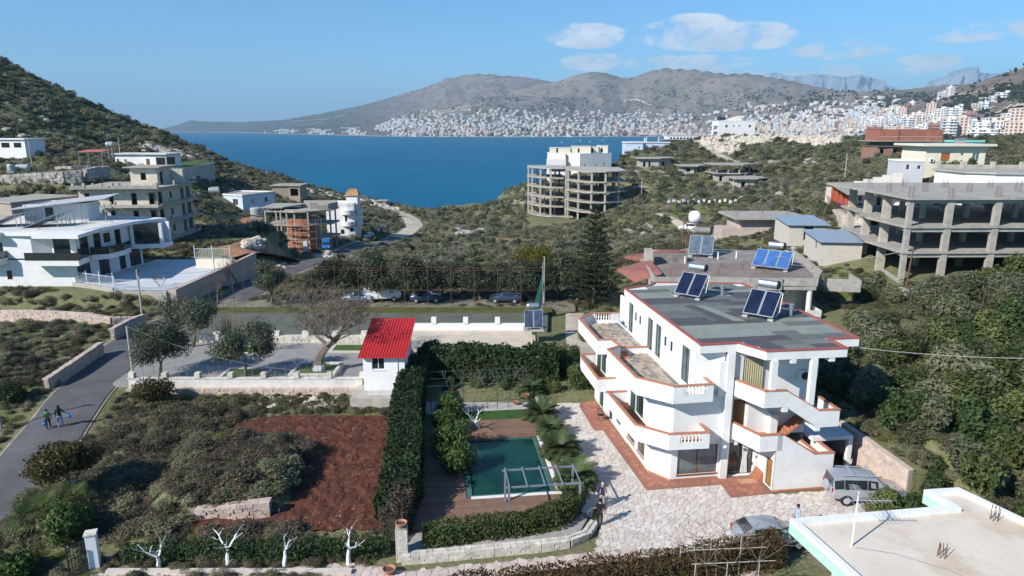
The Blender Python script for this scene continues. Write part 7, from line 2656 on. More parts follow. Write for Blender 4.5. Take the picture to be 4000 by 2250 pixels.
# ------------------------------------------------------------------ gardens, courts and paving
def flat(name, poly, z, mt, kind='structure', thick=.3):
 m = MB()
 m.prism(poly, z - thick, z)
 return m.build(name, mt, kind=kind)
def pip(x, y, poly):
 return inside((x, y), poly)
def crazy(name, poly, z, cell, mats_, seed, base_m, limit=290, parent_kind='structure', gap=.03):
 """crazy paving: every slab a convex stone of its own with open joints"""
 rg = random.Random(seed)
 root = flat(name, poly, z - .02, base_m)
 xs = [p[0] for p in poly]
 ys = [p[1] for p in poly]
 nx, ny = int((max(xs) - min(xs)) / cell) + 3, int((max(ys) - min(ys)) / cell) + 3
 x0, y0 = min(xs) - cell, min(ys) - cell
 S = {(i, j): (x0 + (i + .5 + rg.uniform(-.46, .46)) * cell, y0 + (j + .5 + rg.uniform(-.46, .46)) * cell) for i in range(nx) for j in range(ny)}
 out = []
 for (i, j), s in S.items():
  if not pip(s[0], s[1], poly):
   continue
  pl = [(s[0] - cell, s[1] - cell), (s[0] + cell, s[1] - cell), (s[0] + cell, s[1] + cell), (s[0] - cell, s[1] + cell)]
  for di in (-2, -1, 0, 1, 2):
   for dj in (-2, -1, 0, 1, 2):
    q = S.get((i + di, j + dj))
    if q is None or (di == 0 and dj == 0):
     continue
    mx, my = (s[0] + q[0]) / 2, (s[1] + q[1]) / 2
    dx, dy = q[0] - s[0], q[1] - s[1]
    L = math.hypot(dx, dy)
    mx -= dx / L * gap / 2
    my -= dy / L * gap / 2
    new = []
    for k in range(len(pl)):
     a, b = pl[k - 1], pl[k]
     da, db = (a[0] - mx) * dx + (a[1] - my) * dy, (b[0] - mx) * dx + (b[1] - my) * dy
     if (da <= 0) != (db <= 0):
      t = da / (da - db)
      new.append((a[0] + (b[0] - a[0]) * t, a[1] + (b[1] - a[1]) * t))
     if db <= 0:
      new.append(b)
    pl = new
    if len(pl) < 3:
     break
   if len(pl) < 3:
    break
  if len(pl) >= 3 and sum(pip(a, b, poly) for a, b in pl) > .55 * len(pl):
   out.append((s[1] ** 2 + s[0] ** 2, pl))
 out.sort(key=lambda t: t[0])
 J = [MB() for _ in mats_]
 for k, (_, pl) in enumerate(out):
  ci = rg.randrange(len(mats_))
  zt = z + rg.uniform(0, .012)
  if k < limit:
   m = MB()
   m.prism(pl, z - .019, zt, bottom=False)
   m.build('paving_stone', mats_[ci], root)
  else:
   J[ci].prism(pl, z - .019, zt, bottom=False)
 for ci, j in enumerate(J):
  if j.v:
   j.build('paving_stones', mats_[ci], root, kind='stuff')
 return root
PVW = [mat('marble_slab_%d' % i, c, var=.12, scale=2.5, fine=.08, stain=.3, stain_col=(.40, .36, .32), stain_scale=.5) for i, c in enumerate(((.60, .54, .49), (.56, .50, .45), (.63, .585, .535), (.53, .465, .415)))]
PVP = [mat('pink_slab_%d' % i, c, var=.1, scale=2.5, fine=.06) for i, c in enumerate(((.54, .44, .385), (.58, .49, .44), (.51, .43, .385)))]
GROUT = mat('grout', (.33, .29, .25), var=.15)
fore = [at(px, py, .05)[:2] for px, py in ((2320, 1520), (2330, 1585))] + [(9.2, 43.0), (10.6, 41.2), (14.6, 41.8), (17, 39.8), (21.2, 40.4), (23.6, 42.5), (24.6, 39.5), (21, 34.6), (13, 33.9), (4.7, 33.9), (5.2, 36.2), (5.4, 37.2), (3.9, 50), (3.05, 57.4)]
crazy('forecourt', fore, .05, .35, PVW, 4, GROUT)
crazy('garden_path', [(-24, 30.5), (-8, 30.2), (4.2, 31.0), (13, 31.6), (13, 33.9), (5.2, 33.9), (3.0, 33.4), (-5.6, 32.0), (-8, 32.6), (-24, 31.6)], .045, .42, PVP, 9, GROUT)
TERR_T = [mat('apron_tile_%d' % i, c, var=.1, scale=3, fine=.06) for i, c in enumerate(((.36, .155, .105), (.40, .18, .12), (.33, .14, .10)))]
apx = [c for c in ((105, 798), (190, 800), (525, 1275), (670, 1335), (1015, 1310), (1195, 1300), (1305, 1395), (1320, 1412), (1055, 1440), (995, 1357), (525, 1392), (250, 1015), (195, 1015), (105, 870))]
apron = [at(2200 + a / 1.61, 1050 + b / 1.61, .075)[:2] for a, b in apx]
ar = flat('terracotta_apron', apron, .072, mat('apron_joint', (.28, .14, .10), var=.1), thick=.05)
tq = []
for mt in TERR_T:
 m = MB()
 m.box(-.19, -.19, 0, .19, .19, .012)
 tq.append(m.mesh('tile', mt))
jt2 = [MB() for _ in TERR_T]
cand = []
for i in range(-12, 44):
 for j in range(-12, 44):
  u, v = (i + j) * .283 - 5, (i - j) * .283 + 4
  x, y, _ = vw(u, v, 0)
  if all(pip(x + a, y + b, apron) for a in (-.26, .26) for b in (-.26, .26)):
   cand.append((y, x))
cand.sort()
for k, (y, x) in enumerate(cand):
 ci = rv.randrange(3)
 if k < 280:
  link('tile', tq[ci], ar, (x, y, .073), R(53))
 else:
  jt2[ci].obox((x, y, .079), (.38, .38, .012), R(53))
for ci in range(3):
 if jt2[ci].v:
  jt2[ci].build('tiles', TERR_T[ci], ar, kind='stuff')
mt_ = thing('door_mat', 'pale terracotta door mat before the glazed entrance of the villa', 'mat', vw(5.1, -.9, .09), R(8))
m = MB()
m.box(-.6, -.3, 0, .6, .3, .02)
m.build('pad', mat('mat_fibre', (.52, .28, .19), var=.1), mt_)
fld = [at(px, py, .03)[:2] for px, py in ((872, 1735), (885, 1690), (930, 1652), (1010, 1632), (1100, 1624), (1300, 1622), (1548, 1628), (1522, 1800), (1500, 1900), (1540, 2070), (1000, 2085), (700, 2080), (640, 2040), (760, 2000), (1090, 1990), (1090, 1900), (1060, 1760))]
xs = [p[0] for p in fld]
ys = [p[1] for p in fld]
gx, gy = np.meshgrid(np.arange(min(xs), max(xs), .11), np.arange(min(ys), max(ys), .11))
bl_ = lambda a, k: sum(np.roll(np.roll(a, i, 0), j, 1) for i in range(-k, k + 1) for j in range(-k, k + 1)) / (2 * k + 1)
gz = .08 + .035 * bl_(RNG.normal(0, 1, gx.shape), 1) + .03 * bl_(RNG.normal(0, 1, gx.shape), 3) + RNG.uniform(-.03, .03, gx.shape)
ok = np.array([[pip(a, b, fld) for a, b in zip(r0, r1)] for r0, r1 in zip(gx, gy)])
ii = np.arange(gx.size).reshape(gx.shape)
fq = np.stack([ii[:-1, :-1], ii[:-1, 1:], ii[1:, 1:], ii[1:, :-1]], -1)
fq = fq[ok[:-1, :-1] & ok[:-1, 1:] & ok[1:, 1:] & ok[1:, :-1]]
link('ploughed_field', np_mesh('ploughed_field', np.stack([gx.ravel(), gy.ravel(), gz.ravel()], 1), fq, EARTH), kind='structure')
mb = MB()
for k in range(1500):
 x, y = rv.uniform(min(xs), max(xs)), rv.uniform(min(ys), max(ys))
 if pip(x, y, fld):
  s = rv.uniform(.02, .06)
  mb.rock((x, y, .12), (s, s, s * .6), k)
mb.build('clods', mat('pale_clod', (.24, .12, .075), var=.3, scale=4), kind='stuff')
PX, PY, PA = -2.55, 39.7, R(7)
pw = lambda u, v: (PX + u * math.cos(PA) - v * math.sin(PA), PY + u * math.sin(PA) + v * math.cos(PA))
DECKM = [mat('deck_board_%d' % i, c, var=.12, scale=2, fine=.08) for i, c in enumerate(((.21, .125, .085), (.235, .14, .095), (.19, .115, .08)))]
dk = flat('pool_deck', [pw(*p) for p in ((-5, -4.9), (6.6, -3.6), (6.6, 11.2), (5.35, 11.2), (5.35, -.3), (-.35, -.3), (-.35, 8.0), (-5, 8.0))], .06, mat('deck_joist', (.10, .065, .05), var=.1), thick=.2)
pr = thing('swimming_pool', 'rectangular swimming pool of still deep green water with a white edge strip', 'swimming pool', (*pw(0, 0), 0), PA)
m = MB()
m.box(-.34, -.29, -1.6, 5.34, 8.2, -1.5)
for a in ((-.34, -.29, -.0, 8.2), (5.1, -.29, 5.34, 8.2), (0.01, -.29, 5.09, -.01), (.01, 7.9, 5.09, 8.2)):
 m.box(a[0], a[1], -1.49, a[2], a[3], .04)
m.build('basin', mat('pool_liner', (.05, .13, .12), var=.15, scale=1), pr)
wm = mat('pool_water', (.007, .044, .030), var=.4, scale=.4, rough=.06, spec=.25, fine=.05)
m = MB()
m.box(.0, .0, -1.45, 5.1, 7.9, -.05)
m.build('water', wm, pr)
for a in ((-.1, -.55, 5.75, -.25), (5.45, -.24, 5.75, 8.0)):
 m = MB()
 m.box(a[0], a[1], .085, a[2], a[3], .10)
 m.build('edge_strip', mat('white_strip', (.72, .70, .66), var=.05), pr)
nbd = 0
for k in range(70):
 v = -4.9 + k * .235
 if v > 11:
  break
 segs = [(-4.9, 6.55)] if v < -.55 else [(5.8, 6.55), (-4.9, -.4)] if v < 8.0 else [(-1.2, 6.55)]
 for (a, b) in segs:
  zt = .085 if v < 8.2 else .25
  cuts = [a] + sorted(rv.uniform(a + .4, b - .3) for _ in range(int((b - a) / 4))) + [b]
  for q in range(len(cuts) - 1):
   if v < -3.4 and cuts[q] < -4.2:
    continue
   m = MB()
   p4 = [pw(cuts[q] + .01, v), pw(cuts[q + 1] - .01, v), pw(cuts[q + 1] - .01, v + .222), pw(cuts[q] + .01, v + .222)]
   m.prism(p4, .061 if v < 8.2 else .02, zt)
   m.build('board', DECKM[rv.randrange(3)], dk)
for (u, v) in ((6.3, 3.2), (6.35, 6.0)):
 m = MB()
 m.prism([pw(u - .14, v - .12), pw(u + .14, v - .12), pw(u + .14, v + .12), pw(u - .14, v + .12)], .086, .10)
 m.build('skimmer_lid', PLASTIC_W, dk)
flat('back_lawn', [pw(*p) for p in ((-2, 11.2), (6.6, 11.2), (6.6, 13.2), (-2, 13.2))], .1, mat('deep_green_lawn', (.035, .085, .015), var=.3, scale=3, fine=.3))  # grass in a deeper green than the other lawns
flat('back_patio', [pw(*p) for p in ((-3.5, 13.25), (6.6, 13.25), (6.6, 16.2), (-3.5, 16.2))], .07, mat('patio_flags', (.42, .40, .37), var=.15, scale=1.2, fine=.1))
pl_ = [(*pw(6.75, -3.4), 0), (*pw(6.75, 4), 0), (*pw(6.75, 11.5), 0), (*pw(6.75, 17), 0)]
stone_wall('planter_wall', 'low white stone wall between the pool deck and the sago palms', pl_, .42, STONE_W, (.42, .26, .2), depth=.6, seed=11, limit=150, rough=.02)
m = MB()
m.prism([pw(6.4, -3.4), pw(7.1, -3.4), pw(7.1, 17), pw(6.4, 17)], .4, .47)
m.build('planter_coping', PVW[0], label='pale flagstone coping on the planter wall beside the pool', cat='coping')
bedm = mat('planting_soil', (.09, .065, .045), var=.3, scale=2, fine=.2)
flat('planting_bed', [pw(7.1, -2.4), pw(7.75, -2.4), pw(7.75, 17), pw(7.1, 17)], .12, PVW[1])
cwp = [(-6.0, 32.75, 0), (-3.5, 33.1, 0), (-1.0, 33.5, 0), (1.6, 33.9, 0), (3.2, 34.3, 0), (4.3, 35.1, 0), (4.9, 36.4, 0)]
stone_wall('curved_garden_wall', 'low curved white stone wall along the pink garden path under the clipped hedge', cwp, [.55, .55, .55, .55, .5, .42, .3], STONE_W, (.36, .22, .13), depth=.5, seed=12, limit=280, rough=.02)
flat('hedge_bed', [(-6.2, 33.0), (-1, 33.8), (3.0, 34.6), (4.0, 35.4), (4.5, 36.6), (3.4, 38), (1.5, 36), (-5.5, 35)], .35, mat('grey_flagstone', (.33, .31, .285), var=.2, scale=3, fine=.12))
gp2 = thing('gate_pillar', 'square white brick gate pillar carrying a terracotta bowl', 'pillar', (-6.0, 33.1, 0), R(4))
m = MB()
m.box(-.27, -.27, 0, .27, .27, 1.95)
m.build('core', MORTAR, gp2)
for c in range(16):
 for k in range(3):
  for s in range(4):
   m = MB()
   off = (k - 1) * .19 + (.05 if c % 2 else -.03)
   a = s * math.pi / 2
   m.obox((off * math.cos(a) + .285 * math.sin(a), off * math.sin(a) - .285 * math.cos(a), .06 + c * .12), (.175, .06, .105), a)
   m.build('brick', STONE_W, gp2)
def bowl(loc, label, s=1.0, group='terracotta pots in the garden'):
 r = thing('terracotta_pot', label, 'pot', loc, 0, group)
 m = MB()
 m.lathe([(.14 * s, 0), (.24 * s, .14 * s), (.31 * s, .26 * s), (.33 * s, .30 * s), (.29 * s, .31 * s), (.22 * s, .18 * s), (.02, .14 * s)], seg=18)
 m.build('bowl', CAPRED, r)
 m = MB()
 m.lathe([(.26 * s, .215 * s), (.02, .22 * s)], seg=14)
 m.build('soil', bedm, r)
 return r
bowl((-6.0, 33.1, 1.955), 'terracotta bowl on top of the white brick gate pillar')
bowl((*at(1520, 2242, .05)[:2], .06), 'terracotta bowl standing on the path at the bottom of the picture', 1.1)
for px, py, l in ((2015, 1580, 'small terracotta pot at the rear end of the pool patio'), (2056, 1568, 'small terracotta pot on the planter wall behind the pool')):
 bowl((*at(px, py, .1)[:2], .08 if px < 2050 else .47), l, .9)
pg = thing('steel_pergola', 'bare grey steel pergola frame standing at the near end of the pool', 'pergola', (*pw(0, 0), 0), PA)
U0, U1, V0, V1, HZ_ = 2.0, 6.3, -3.2, -1.1, 2.2
for (u, v) in ((U0, V0), (U1, V0), (U0, V1), (U1, V1)):
 m = MB()
 m.box(u - .06, v - .06, .086, u + .06, v + .06, HZ_)
 m.build('post', STEEL, pg)
for v in (V0, V1):
 m = MB()
 m.box(U0 - .2, v - .04, HZ_, U1 + .2, v + .04, HZ_ + .1)
 m.build('beam', STEEL, pg)
for k in range(5):
 m = MB()
 u = U0 + (U1 - U0) * k / 4
 m.box(u - .035, V0 - .15, HZ_ + .102, u + .035, V1 + .15, HZ_ + .17)
 m.build('rafter', STEEL, pg)
tg = thing('vine_trellis', 'thin green pipe trellis with bare vines behind the pool patio', 'trellis', (*pw(-1, 13.6), 0), PA)
for u in (-1.5, 1.2, 4, 6.9):
 for v in (0, 3.4):
  m = MB()
  m.tube([(u, v, 0), (u, v, 2.3)], .03, 6)
  m.build('post', GREENF, tg)
for v in (0, 1.7, 3.4):
 m = MB()
 m.tube([(-2.2, v, 2.33), (7.3, v, 2.33)], .025, 5)
 m.build('rail', GREENF, tg)
for u in (-.4, 1.9, 3.2, 5, 6.2):
 me, _ = limb_mesh('vine', 3.2, .9, int(u * 10) + 50, rad=.035, levels=2, up=.1, split_at=.6, twig=.012)
 link('vine', me, tg, (u, .2, 0))
flat('courtyard', [(-35.5, 57.2), (-8.8, 56.6), (-8.8, 69), (-36, 69)], 1.0, mat('courtyard_paving', (.27, .26, .25), var=.14, scale=.8, fine=.1, stain=.3, stain_col=(.25, .24, .23)), thick=1.2)
flat('pitch', [(-36.5, 69.01), (-11.6, 69.01), (-11.6, 73.8), (4, 73.8), (4.5, 82.2), (-36.5, 82.2)], .97, mat('worn_pitch', (.115, .125, .10), var=.16, scale=.3, fine=.06, stain=.4, stain_col=(.085, .105, .045), stain_scale=.2), thick=1.2)
flat('grass_verge', [(-37, 81.0), (5, 80.9), (5, 83.5), (-37, 83.5)], 1.0, mat('mossy_grass', (.085, .09, .02), var=.3, scale=1, fine=.25), thick=.4)
flat('car_park', [(-38, 83.2), (8, 83.2), (8, 88), (-38, 88)], .92, mat('dull_gravel', (.2, .18, .14), var=.25, scale=.6, fine=.2), thick=.5)
flat('platform', [(-11.6, 65.5), (2.2, 65.5), (2.2, 73.6), (-11.6, 73.6)], 1.02, mat('beige_screed', (.55, .47, .375), var=.1, scale=.6, stain=.3, stain_col=(.36, .31, .25)), thick=1.4)
bwl = thing('boundary_wall', 'white boundary wall with short pillars and wire fence in front of the paved courtyard', 'wall', (-33.8, 56.7, 0))
m = MB()
m.box(0, 0, .75, 20.6, .3, 1.55)
m.build('wall', OFFWHITE, bwl)
m = MB()
m.box(-.05, -.06, 1.553, 20.6, .36, 1.62)
m.build('coping', STONE_W, bwl)
for k in range(8):
 m = MB()
 m.box(k * 2.9 + .1, -.1, 1.625, k * 2.9 + .55, .4, 2.1)
 m.build('pillar', STONE_W, bwl)
 for q in (1.0, 1.95):
  m = MB()
  m.tube([(k * 2.9 + .3 + q, .15, 1.6), (k * 2.9 + .3 + q, .15, 2.75)], .02, 5)
  m.build('fence_post', STEEL, bwl)
m = MB()
for z in np.arange(1.75, 2.75, .16):
 m.bar((0, .15, z), (20.6, .15, z), .007)
for x in np.arange(0, 20.6, .2):
 m.bar((x, .15, 1.63), (x, .15, 2.7), .006)
m.build('wire_mesh', STEEL, bwl, kind='stuff')
stone_wall('stone_footing', 'rough stone footing below the white courtyard wall', [(-33.8, 56.5, 0), (-24, 56.45, 0), (-13.6, 56.4, 0)], .78, STONE_P, (.45, .3, .2), depth=.5, seed=15, limit=200, rough=.06)
flat('hut_base', [(-13.6, 53.6), (-9.0, 53.6), (-9.0, 57), (-13.6, 57)], .95, CONC_W, thick=1.1)
hut = house('red_roof_hut', 'small white rendered hut with a bright red ribbed sheet roof and one window', 'house', (-12.75, 55.4, .95), [(0, 0), (3.55, 0), (3.55, 4.4), (0, 4.4)], 3.05, WHITE2, {0: [(.75, 1.85, 1.9, 3.0, 'w')]}, frame=PLASTIC_W, pane=GLASS, sill=PLASTIC_W)
m = MB()
m.prism([(.02, .02), (3.53, .02), (3.53, 4.38), (.02, 4.38)], 3.04, [3.06, 3.06, 4.2, 4.2])
m.build('gable', WHITE2, hut)
REDM = mat('red_sheet', (.46, .028, .028), var=.08, rough=.45, scale=1, fine=.03)
m = MB()
sl = lambda y: 3.12 + (y + .5) * .262
m.prism([(-.3, -.5), (3.8, -.5), (3.8, 5.9), (-.3, 5.9)], [sl(-.5), sl(-.5), sl(5.9), sl(5.9)], [sl(-.5) + .05, sl(-.5) + .05, sl(5.9) + .05, sl(5.9) + .05])
rf = m.build('sheet_roof', REDM, hut)
for k in range(17):
 m = MB()
 x = -.28 + k * .2525
 m.prism([(x, -.5), (x + .045, -.5), (x + .045, 5.9), (x, 5.9)], [sl(-.5) + .05] * 2 + [sl(5.9) + .05] * 2, [sl(-.5) + .10] * 2 + [sl(5.9) + .10] * 2)
 m.build('rib', REDM, rf)
m = MB()
m.tube([(2.95, -.06, 1.0), (2.95, -.06, 3.1)], .03, 6)
m.build('cable_pipe', PLASTIC_W, hut)
lp = thing('board_stack', 'stack of white boards lying on the ledge below the red roofed hut', 'boards', (-12.2, 54.4, .95))
for k in range(4):
 m = MB()
 m.box(0, 0, k * .09, 2.0, .5 - .05 * k, k * .09 + .08)
 m.build('board', OFFWHITE, lp, rz=.02 * k)
pwl = thing('platform_wall', 'low white wall with four short pillars behind the beige platform', 'wall', (-11.2, 73.3, 1.0))
m = MB()
m.box(0, 0, 0, 13.2, .25, .8)
m.build('wall', WHITE2, pwl)
for k in range(4):
 m = MB()
 m.box(2.2 + k * 3.55, -.1, .801, 2.75 + k * 3.55, .35, 1.5)
 m.build('pillar', WHITE2, pwl)
for k, (x, y, w, d) in enumerate(((-20.2, 58.1, 4.2, 3.4), (-26.6, 57.6, 4.2, 3.2), (-28, 65, 3.2, 2.4), (-18.5, 65.5, 4.2, 2.6))):
 pt = thing('planter', ['square white walled planter round the big bare tree', 'grass bed under the olive tree by the courtyard wall', 'triangular grass bed at the back of the courtyard', 'shrub bed behind the big bare tree'][k], 'planter', (x, y, 1.0))
 m = MB()
 for a in ((0, 0, w, .3), (0, d - .3, w, d), (0, .301, .3, d - .301), (w - .3, .301, w, d - .301)):
  m.box(a[0], a[1], 0, a[2], a[3], .45 if k == 0 else .14)
 m.build('kerb', STONE_W, pt)
 m = MB()
 m.box(.3, .3, 0, w - .3, d - .3, .3 if k == 0 else .1)
 m.build('turf', mat('lawn_grass', (.06, .11, .02)), pt)
stone_wall('courtyard_back_wall', 'low pale stone wall with capped pillars between courtyard and pitch', [(-33, 69.0, 1.0), (-23, 68.9, 1.0), (-13.2, 68.8, 1.0)], .8, STONE_W, (.5, .3, .2), depth=.45, seed=17, limit=120)
for k in range(6):
 p = link('wall_pillar', None, None, (-31 + k * 3.1, 68.9, 1.8), 0, 'white capped pillar on the wall between courtyard and pitch', 'pillar', 'pillars of the courtyard back wall')
 m = MB()
 m.box(-.35, -.25, 0, .35, .25, .45)
 m.build('cap', STONE_W, p)
ff_ = thing('pitch_fence', 'tall rusty fence frame with thin posts round the pitch', 'fence', (-33.5, 83.0, 1.0))
fp = [(0, -16, 0), (0, 0, 0), (37.5, -1.2, 0)]
for i, n in ((0, 5), (1, 13)):
 a, b = Vector(fp[i]), Vector(fp[i + 1])
 for k in range(n + 1):
  if i and not k:
   continue
  p = a.lerp(b, k / n)
  m = MB()
  m.tube([p, p + Vector((0, 0, 5.4))], .03, 5)
  m.build('post', RUST, ff_)
 for z in (5.4, 5.1, 2.6):
  m = MB()
  m.tube([a + Vector((0, 0, z)), a.lerp(b, .5) + Vector((0, 0, z - .12)), b + Vector((0, 0, z))], .02, 5)
  m.build('rail', RUST, ff_)
gw_ = lambda l: [(at(px, py, z)[0], at(px, py, z)[1], hz1(*at(px, py, z)[:2]) - .1) for px, py, z in l]
stone_wall('block_wall', 'brown block wall along the inner edge of the bending road, its near end broken', gw_([(180, 1505, 1.0), (300, 1440, 1.0), (400, 1385, 1.0)]), [1.0, 1.45, 1.5], STONE_P, (.42, .25, .2), depth=.45, seed=5, limit=290)
stone_wall('block_wall', 'brown block wall beyond the gap, ending at the concrete pole', gw_([(440, 1330, 1.1), (505, 1290, 1.1), (562, 1262, 1.1)]), 1.5, STONE_P, (.45, .25, .2), depth=.45, seed=6, limit=200)
stone_wall('block_wall', 'long stepped block wall across the field at the left edge', gw_([(0, 1228, 1.6), (110, 1236, 1.6), (230, 1246, 1.6), (350, 1262, 1.4), (440, 1272, 1.3), (555, 1262, 1.2)]), [1.9, 1.7, 1.5, 1.3, 1.2, 1.3], STONE_P, (.5, .3, .22), depth=.45, seed=7, limit=280)
stone_wall('mound_wall', 'rough pale stone wall holding the front of the scrubby mound in the red field', [(-16.6, 37.9, 0), (-13.6, 37.6, 0), (-10.9, 37.6, 0)] if False else [(*at(770, 2025, 0)[:2], 0), (*at(930, 2020, 0)[:2], 0), (*at(1062, 2012, 0)[:2], 0)], [.7, .95, 1.05], STONE_P, (.35, .3, .22), depth=.5, seed=18, limit=220, rough=.1)
stone_wall('service_yard_wall', 'tall pinkish coursed block retaining wall beside the parked silver off road car', [(22.2, 52.5, 0), (23.2, 47.6, 0), (24.1, 43.6, 0), (25.0, 39.0, 0)], [2.7, 2.6, 2.45, 2.2], mat('pink_coursed_block', (.52, .42, .36), var=.12, fine=.1, rnd=.1), (.5, .25, .19), depth=.4, seed=19, limit=290, rough=.04)
m = MB()
m.prism([(22.2, 52.7), (23.2, 47.7), (24.1, 43.7), (25.1, 39.0), (40, 39), (44, 56), (22, 57)], -.3, [2.4, 2.4, 2.3, 2.0, 2.2, 2.7, 2.6])
m.build('bank', GROUND_M, kind='structure')
rubble('rubble', 880, 1340, 1545, 1600, 160, .06, .28, PALE_ROCK, 41)
rubble('rubble', 1175, 1260, 1560, 1600, 60, .15, .42, PALE_ROCK, 42)
MINT = mat('mint_paint', (.42, .66, .52), var=.04, scale=1)
LIMEY = mat('lime_paint', (.56, .62, .34), var=.04, scale=1)
MR = [(12.3, 27.1), (13.9, 20.0), (26, 17), (28, 26.5), (22.7, 27.1), (21.5, 29.8), (19.7, 29.6), (20.1, 28.2)]
mh = thing('mint_house', 'mint green house with a broad sandy flat roof and white parapet at the lower right', 'house', (12.3, 27.1, 0))
q = [(a - 12.3, b - 27.1) for a, b in MR]
m = MB()
m.prism([(a * .88 + 1.5, b * .88 - 1.2) for a, b in q], -.5, 5.5)
m.build('wall', MINT, mh)
m = MB()
m.prism(q, 5.5, 5.98)
m.build('roof_slab', MINT, mh)
m = MB()
inn = [(.36, -.3), (1.8, -6.9), (13.4, -9.7), (15.3, -.9), (10.2, -.25), (9.1, 2.35), (7.85, 2.25), (8.15, .82)]
m.prism(inn, 5.981, 6.0)
m.build('roof_screed', mat('sandy_screed', (.64, .57, .48), var=.06, scale=.5, fine=.04, stain=.75, stain_col=(.46, .32, .18), stain_scale=.28), mh)
n = len(q)
for i in range(n):
 a, b, c, d = q[i], q[(i + 1) % n], inn[(i + 1) % n], inn[i]
 m = MB()
 m.prism([a, b, c, d], 5.982, 6.2)
 m.build('parapet', WHITE2, mh)
m = MB()
m.box(10.4, -1.9, 6.005, 10.9, -1.4, 6.9)
m.prism([(10.9, -1.75), (14.5, -4.2), (14.6, -4.0), (10.95, -1.5)], 6.005, 6.6)
m.box(11.5, .8, 6.0, 15, 1.0, 6.8)
m.build('roof_upstand', LIMEY, mh)
m = MB()
m.prism([(-.6, -3.2), (1.1, -3.0), (2.0, -7.5), (.2, -8)], 2.9, 3.2)
m.build('lower_roof', LIMEY, mh)
m = MB()
for a, b in (((-.75, -3.0), (1.0, -2.9)), ((-.75, -3.0), (.1, -8))):
 m.bar((*a, 3.25), (*b, 3.25), .25, .35)
m.build('lower_parapet', WHITE2, mh)
for k, (a, b) in enumerate(((5.2, -2.5), (9.2, .2), (9.8, -5.6), (9.6, -1.6))):
 rebar(mh, a, b, 6.0, 6, .16, .75, k + 200)
an = thing('television_aerial', 'television aerial on a white mast on the sandy roof', 'aerial', (14.2, 25.35, 6.0))
m = MB()
m.tube([(0, 0, 0), (.02, 0, 2.5)], .035, 8)
m.build('mast', PLASTIC_W, an)
for z, L, rz in ((2.1, 1.4, .0), (2.45, .7, 1.4)):
 m = MB()
 d = Vector((math.cos(rz), math.sin(rz), 0))
 e = Vector((-d.y, d.x, 0))
 m.bar(-d * .3 + Vector((0, 0, z)), d * L + Vector((0, 0, z)), .025)
 for k in range(9):
  p = d * (-.25 + k * (L + .25) / 8.5) + Vector((0, 0, z))
  w = .34 - .02 * k
  m.bar(p - e * w, p + e * w, .014)
 m.build('antenna', ALU, an)
cb = thing('cable', 'thin grey cable lying across the sandy roof', 'cable', (12.3, 27.1, 0))
m = MB()
m.tube([(2.0, -1.9, 6.02), (3.4, -2.3, 6.02), (5, -3.4, 6.02), (6.2, -5.2, 6.02), (7, -7.5, 6.02)], .012, 4)
m.build('wire', STEEL, cb)
gh = thing('greenhouse_frame', 'white pipe greenhouse frame with bare vines left of the mint house', 'frame', (8.9, 29.2, 0), R(4))
for x in (0, 1.6, 3.2):
 for y in (0, 2.2):
  m = MB()
  m.tube([(x, y, 0), (x, y, 2.4)], .025, 6)
  m.build('post', CONC_W, gh)
for y in (0, 1.1, 2.2):
 m = MB()
 m.tube([(-.2, y, 2.43), (4.0, y, 2.43)], .022, 5)
 m.build('rail', CONC_W, gh)
for k in range(5):
 me, _ = limb_mesh('vine', 3.0, 1.0, 70 + k, rad=.04, levels=2, up=0, split_at=.7)
 link('vine', me, gh, (.2 + k * .75, .4 + .3 * (k % 3), 0))
dg_ = thing('dark_bar_frame', 'dark thin pipe frame between the forecourt and the mint house', 'frame', (14.6, 33.3, 0), R(15))
m = MB()
m.tube([(0, 0, 0), (0, 0, 1.6), (3.2, .6, 1.7), (3.2, .6, 0)], .035, 6)
m.tube([(0, 0, 1.6), (1.2, -1.6, 1.4)], .03, 6)
m.build('pipe', DARK, dg_)
gt = thing('iron_gate', 'half open black iron gate beside a white post at the lower left', 'gate', (-23.3, 31.6, 0), R(62))
m = MB()
for k in range(10):
 m.bar((k * .17, 0, .1), (k * .17, 0, 1.7 - .02 * k), .032)
m.build('bars', DARK, gt, kind='stuff')
m = MB()
for z in (.15, .9, 1.6):
 m.bar((0, 0, z), (1.6, 0, z), .04)
m.bar((0, 0, 0), (0, 0, 1.8), .06)
m.bar((1.6, 0, .1), (1.6, 0, 1.6), .05)
m.build('frame', DARK, gt)
gpo = thing('gate_post', 'square white plastered gate post dappled with shade at the lower left', 'pillar', (-22.5, 32.5, 0), R(20))
m = MB()
m.box(-.25, -.25, 0, .25, .25, 1.95)
m.build('shaft', WHITE2, gpo)
m = MB()
m.box(-.3, -.3, 1.955, .3, .3, 2.03)
m.build('cap', STONE_W, gpo)
m = MB()
m.box(-21.5, 31.7, -.1, -8.5, 32.0, .22)
m.build('kerb_wall', PVW[1], label='low flagstone kerb at the foot of the whitewashed trees', cat='wall')
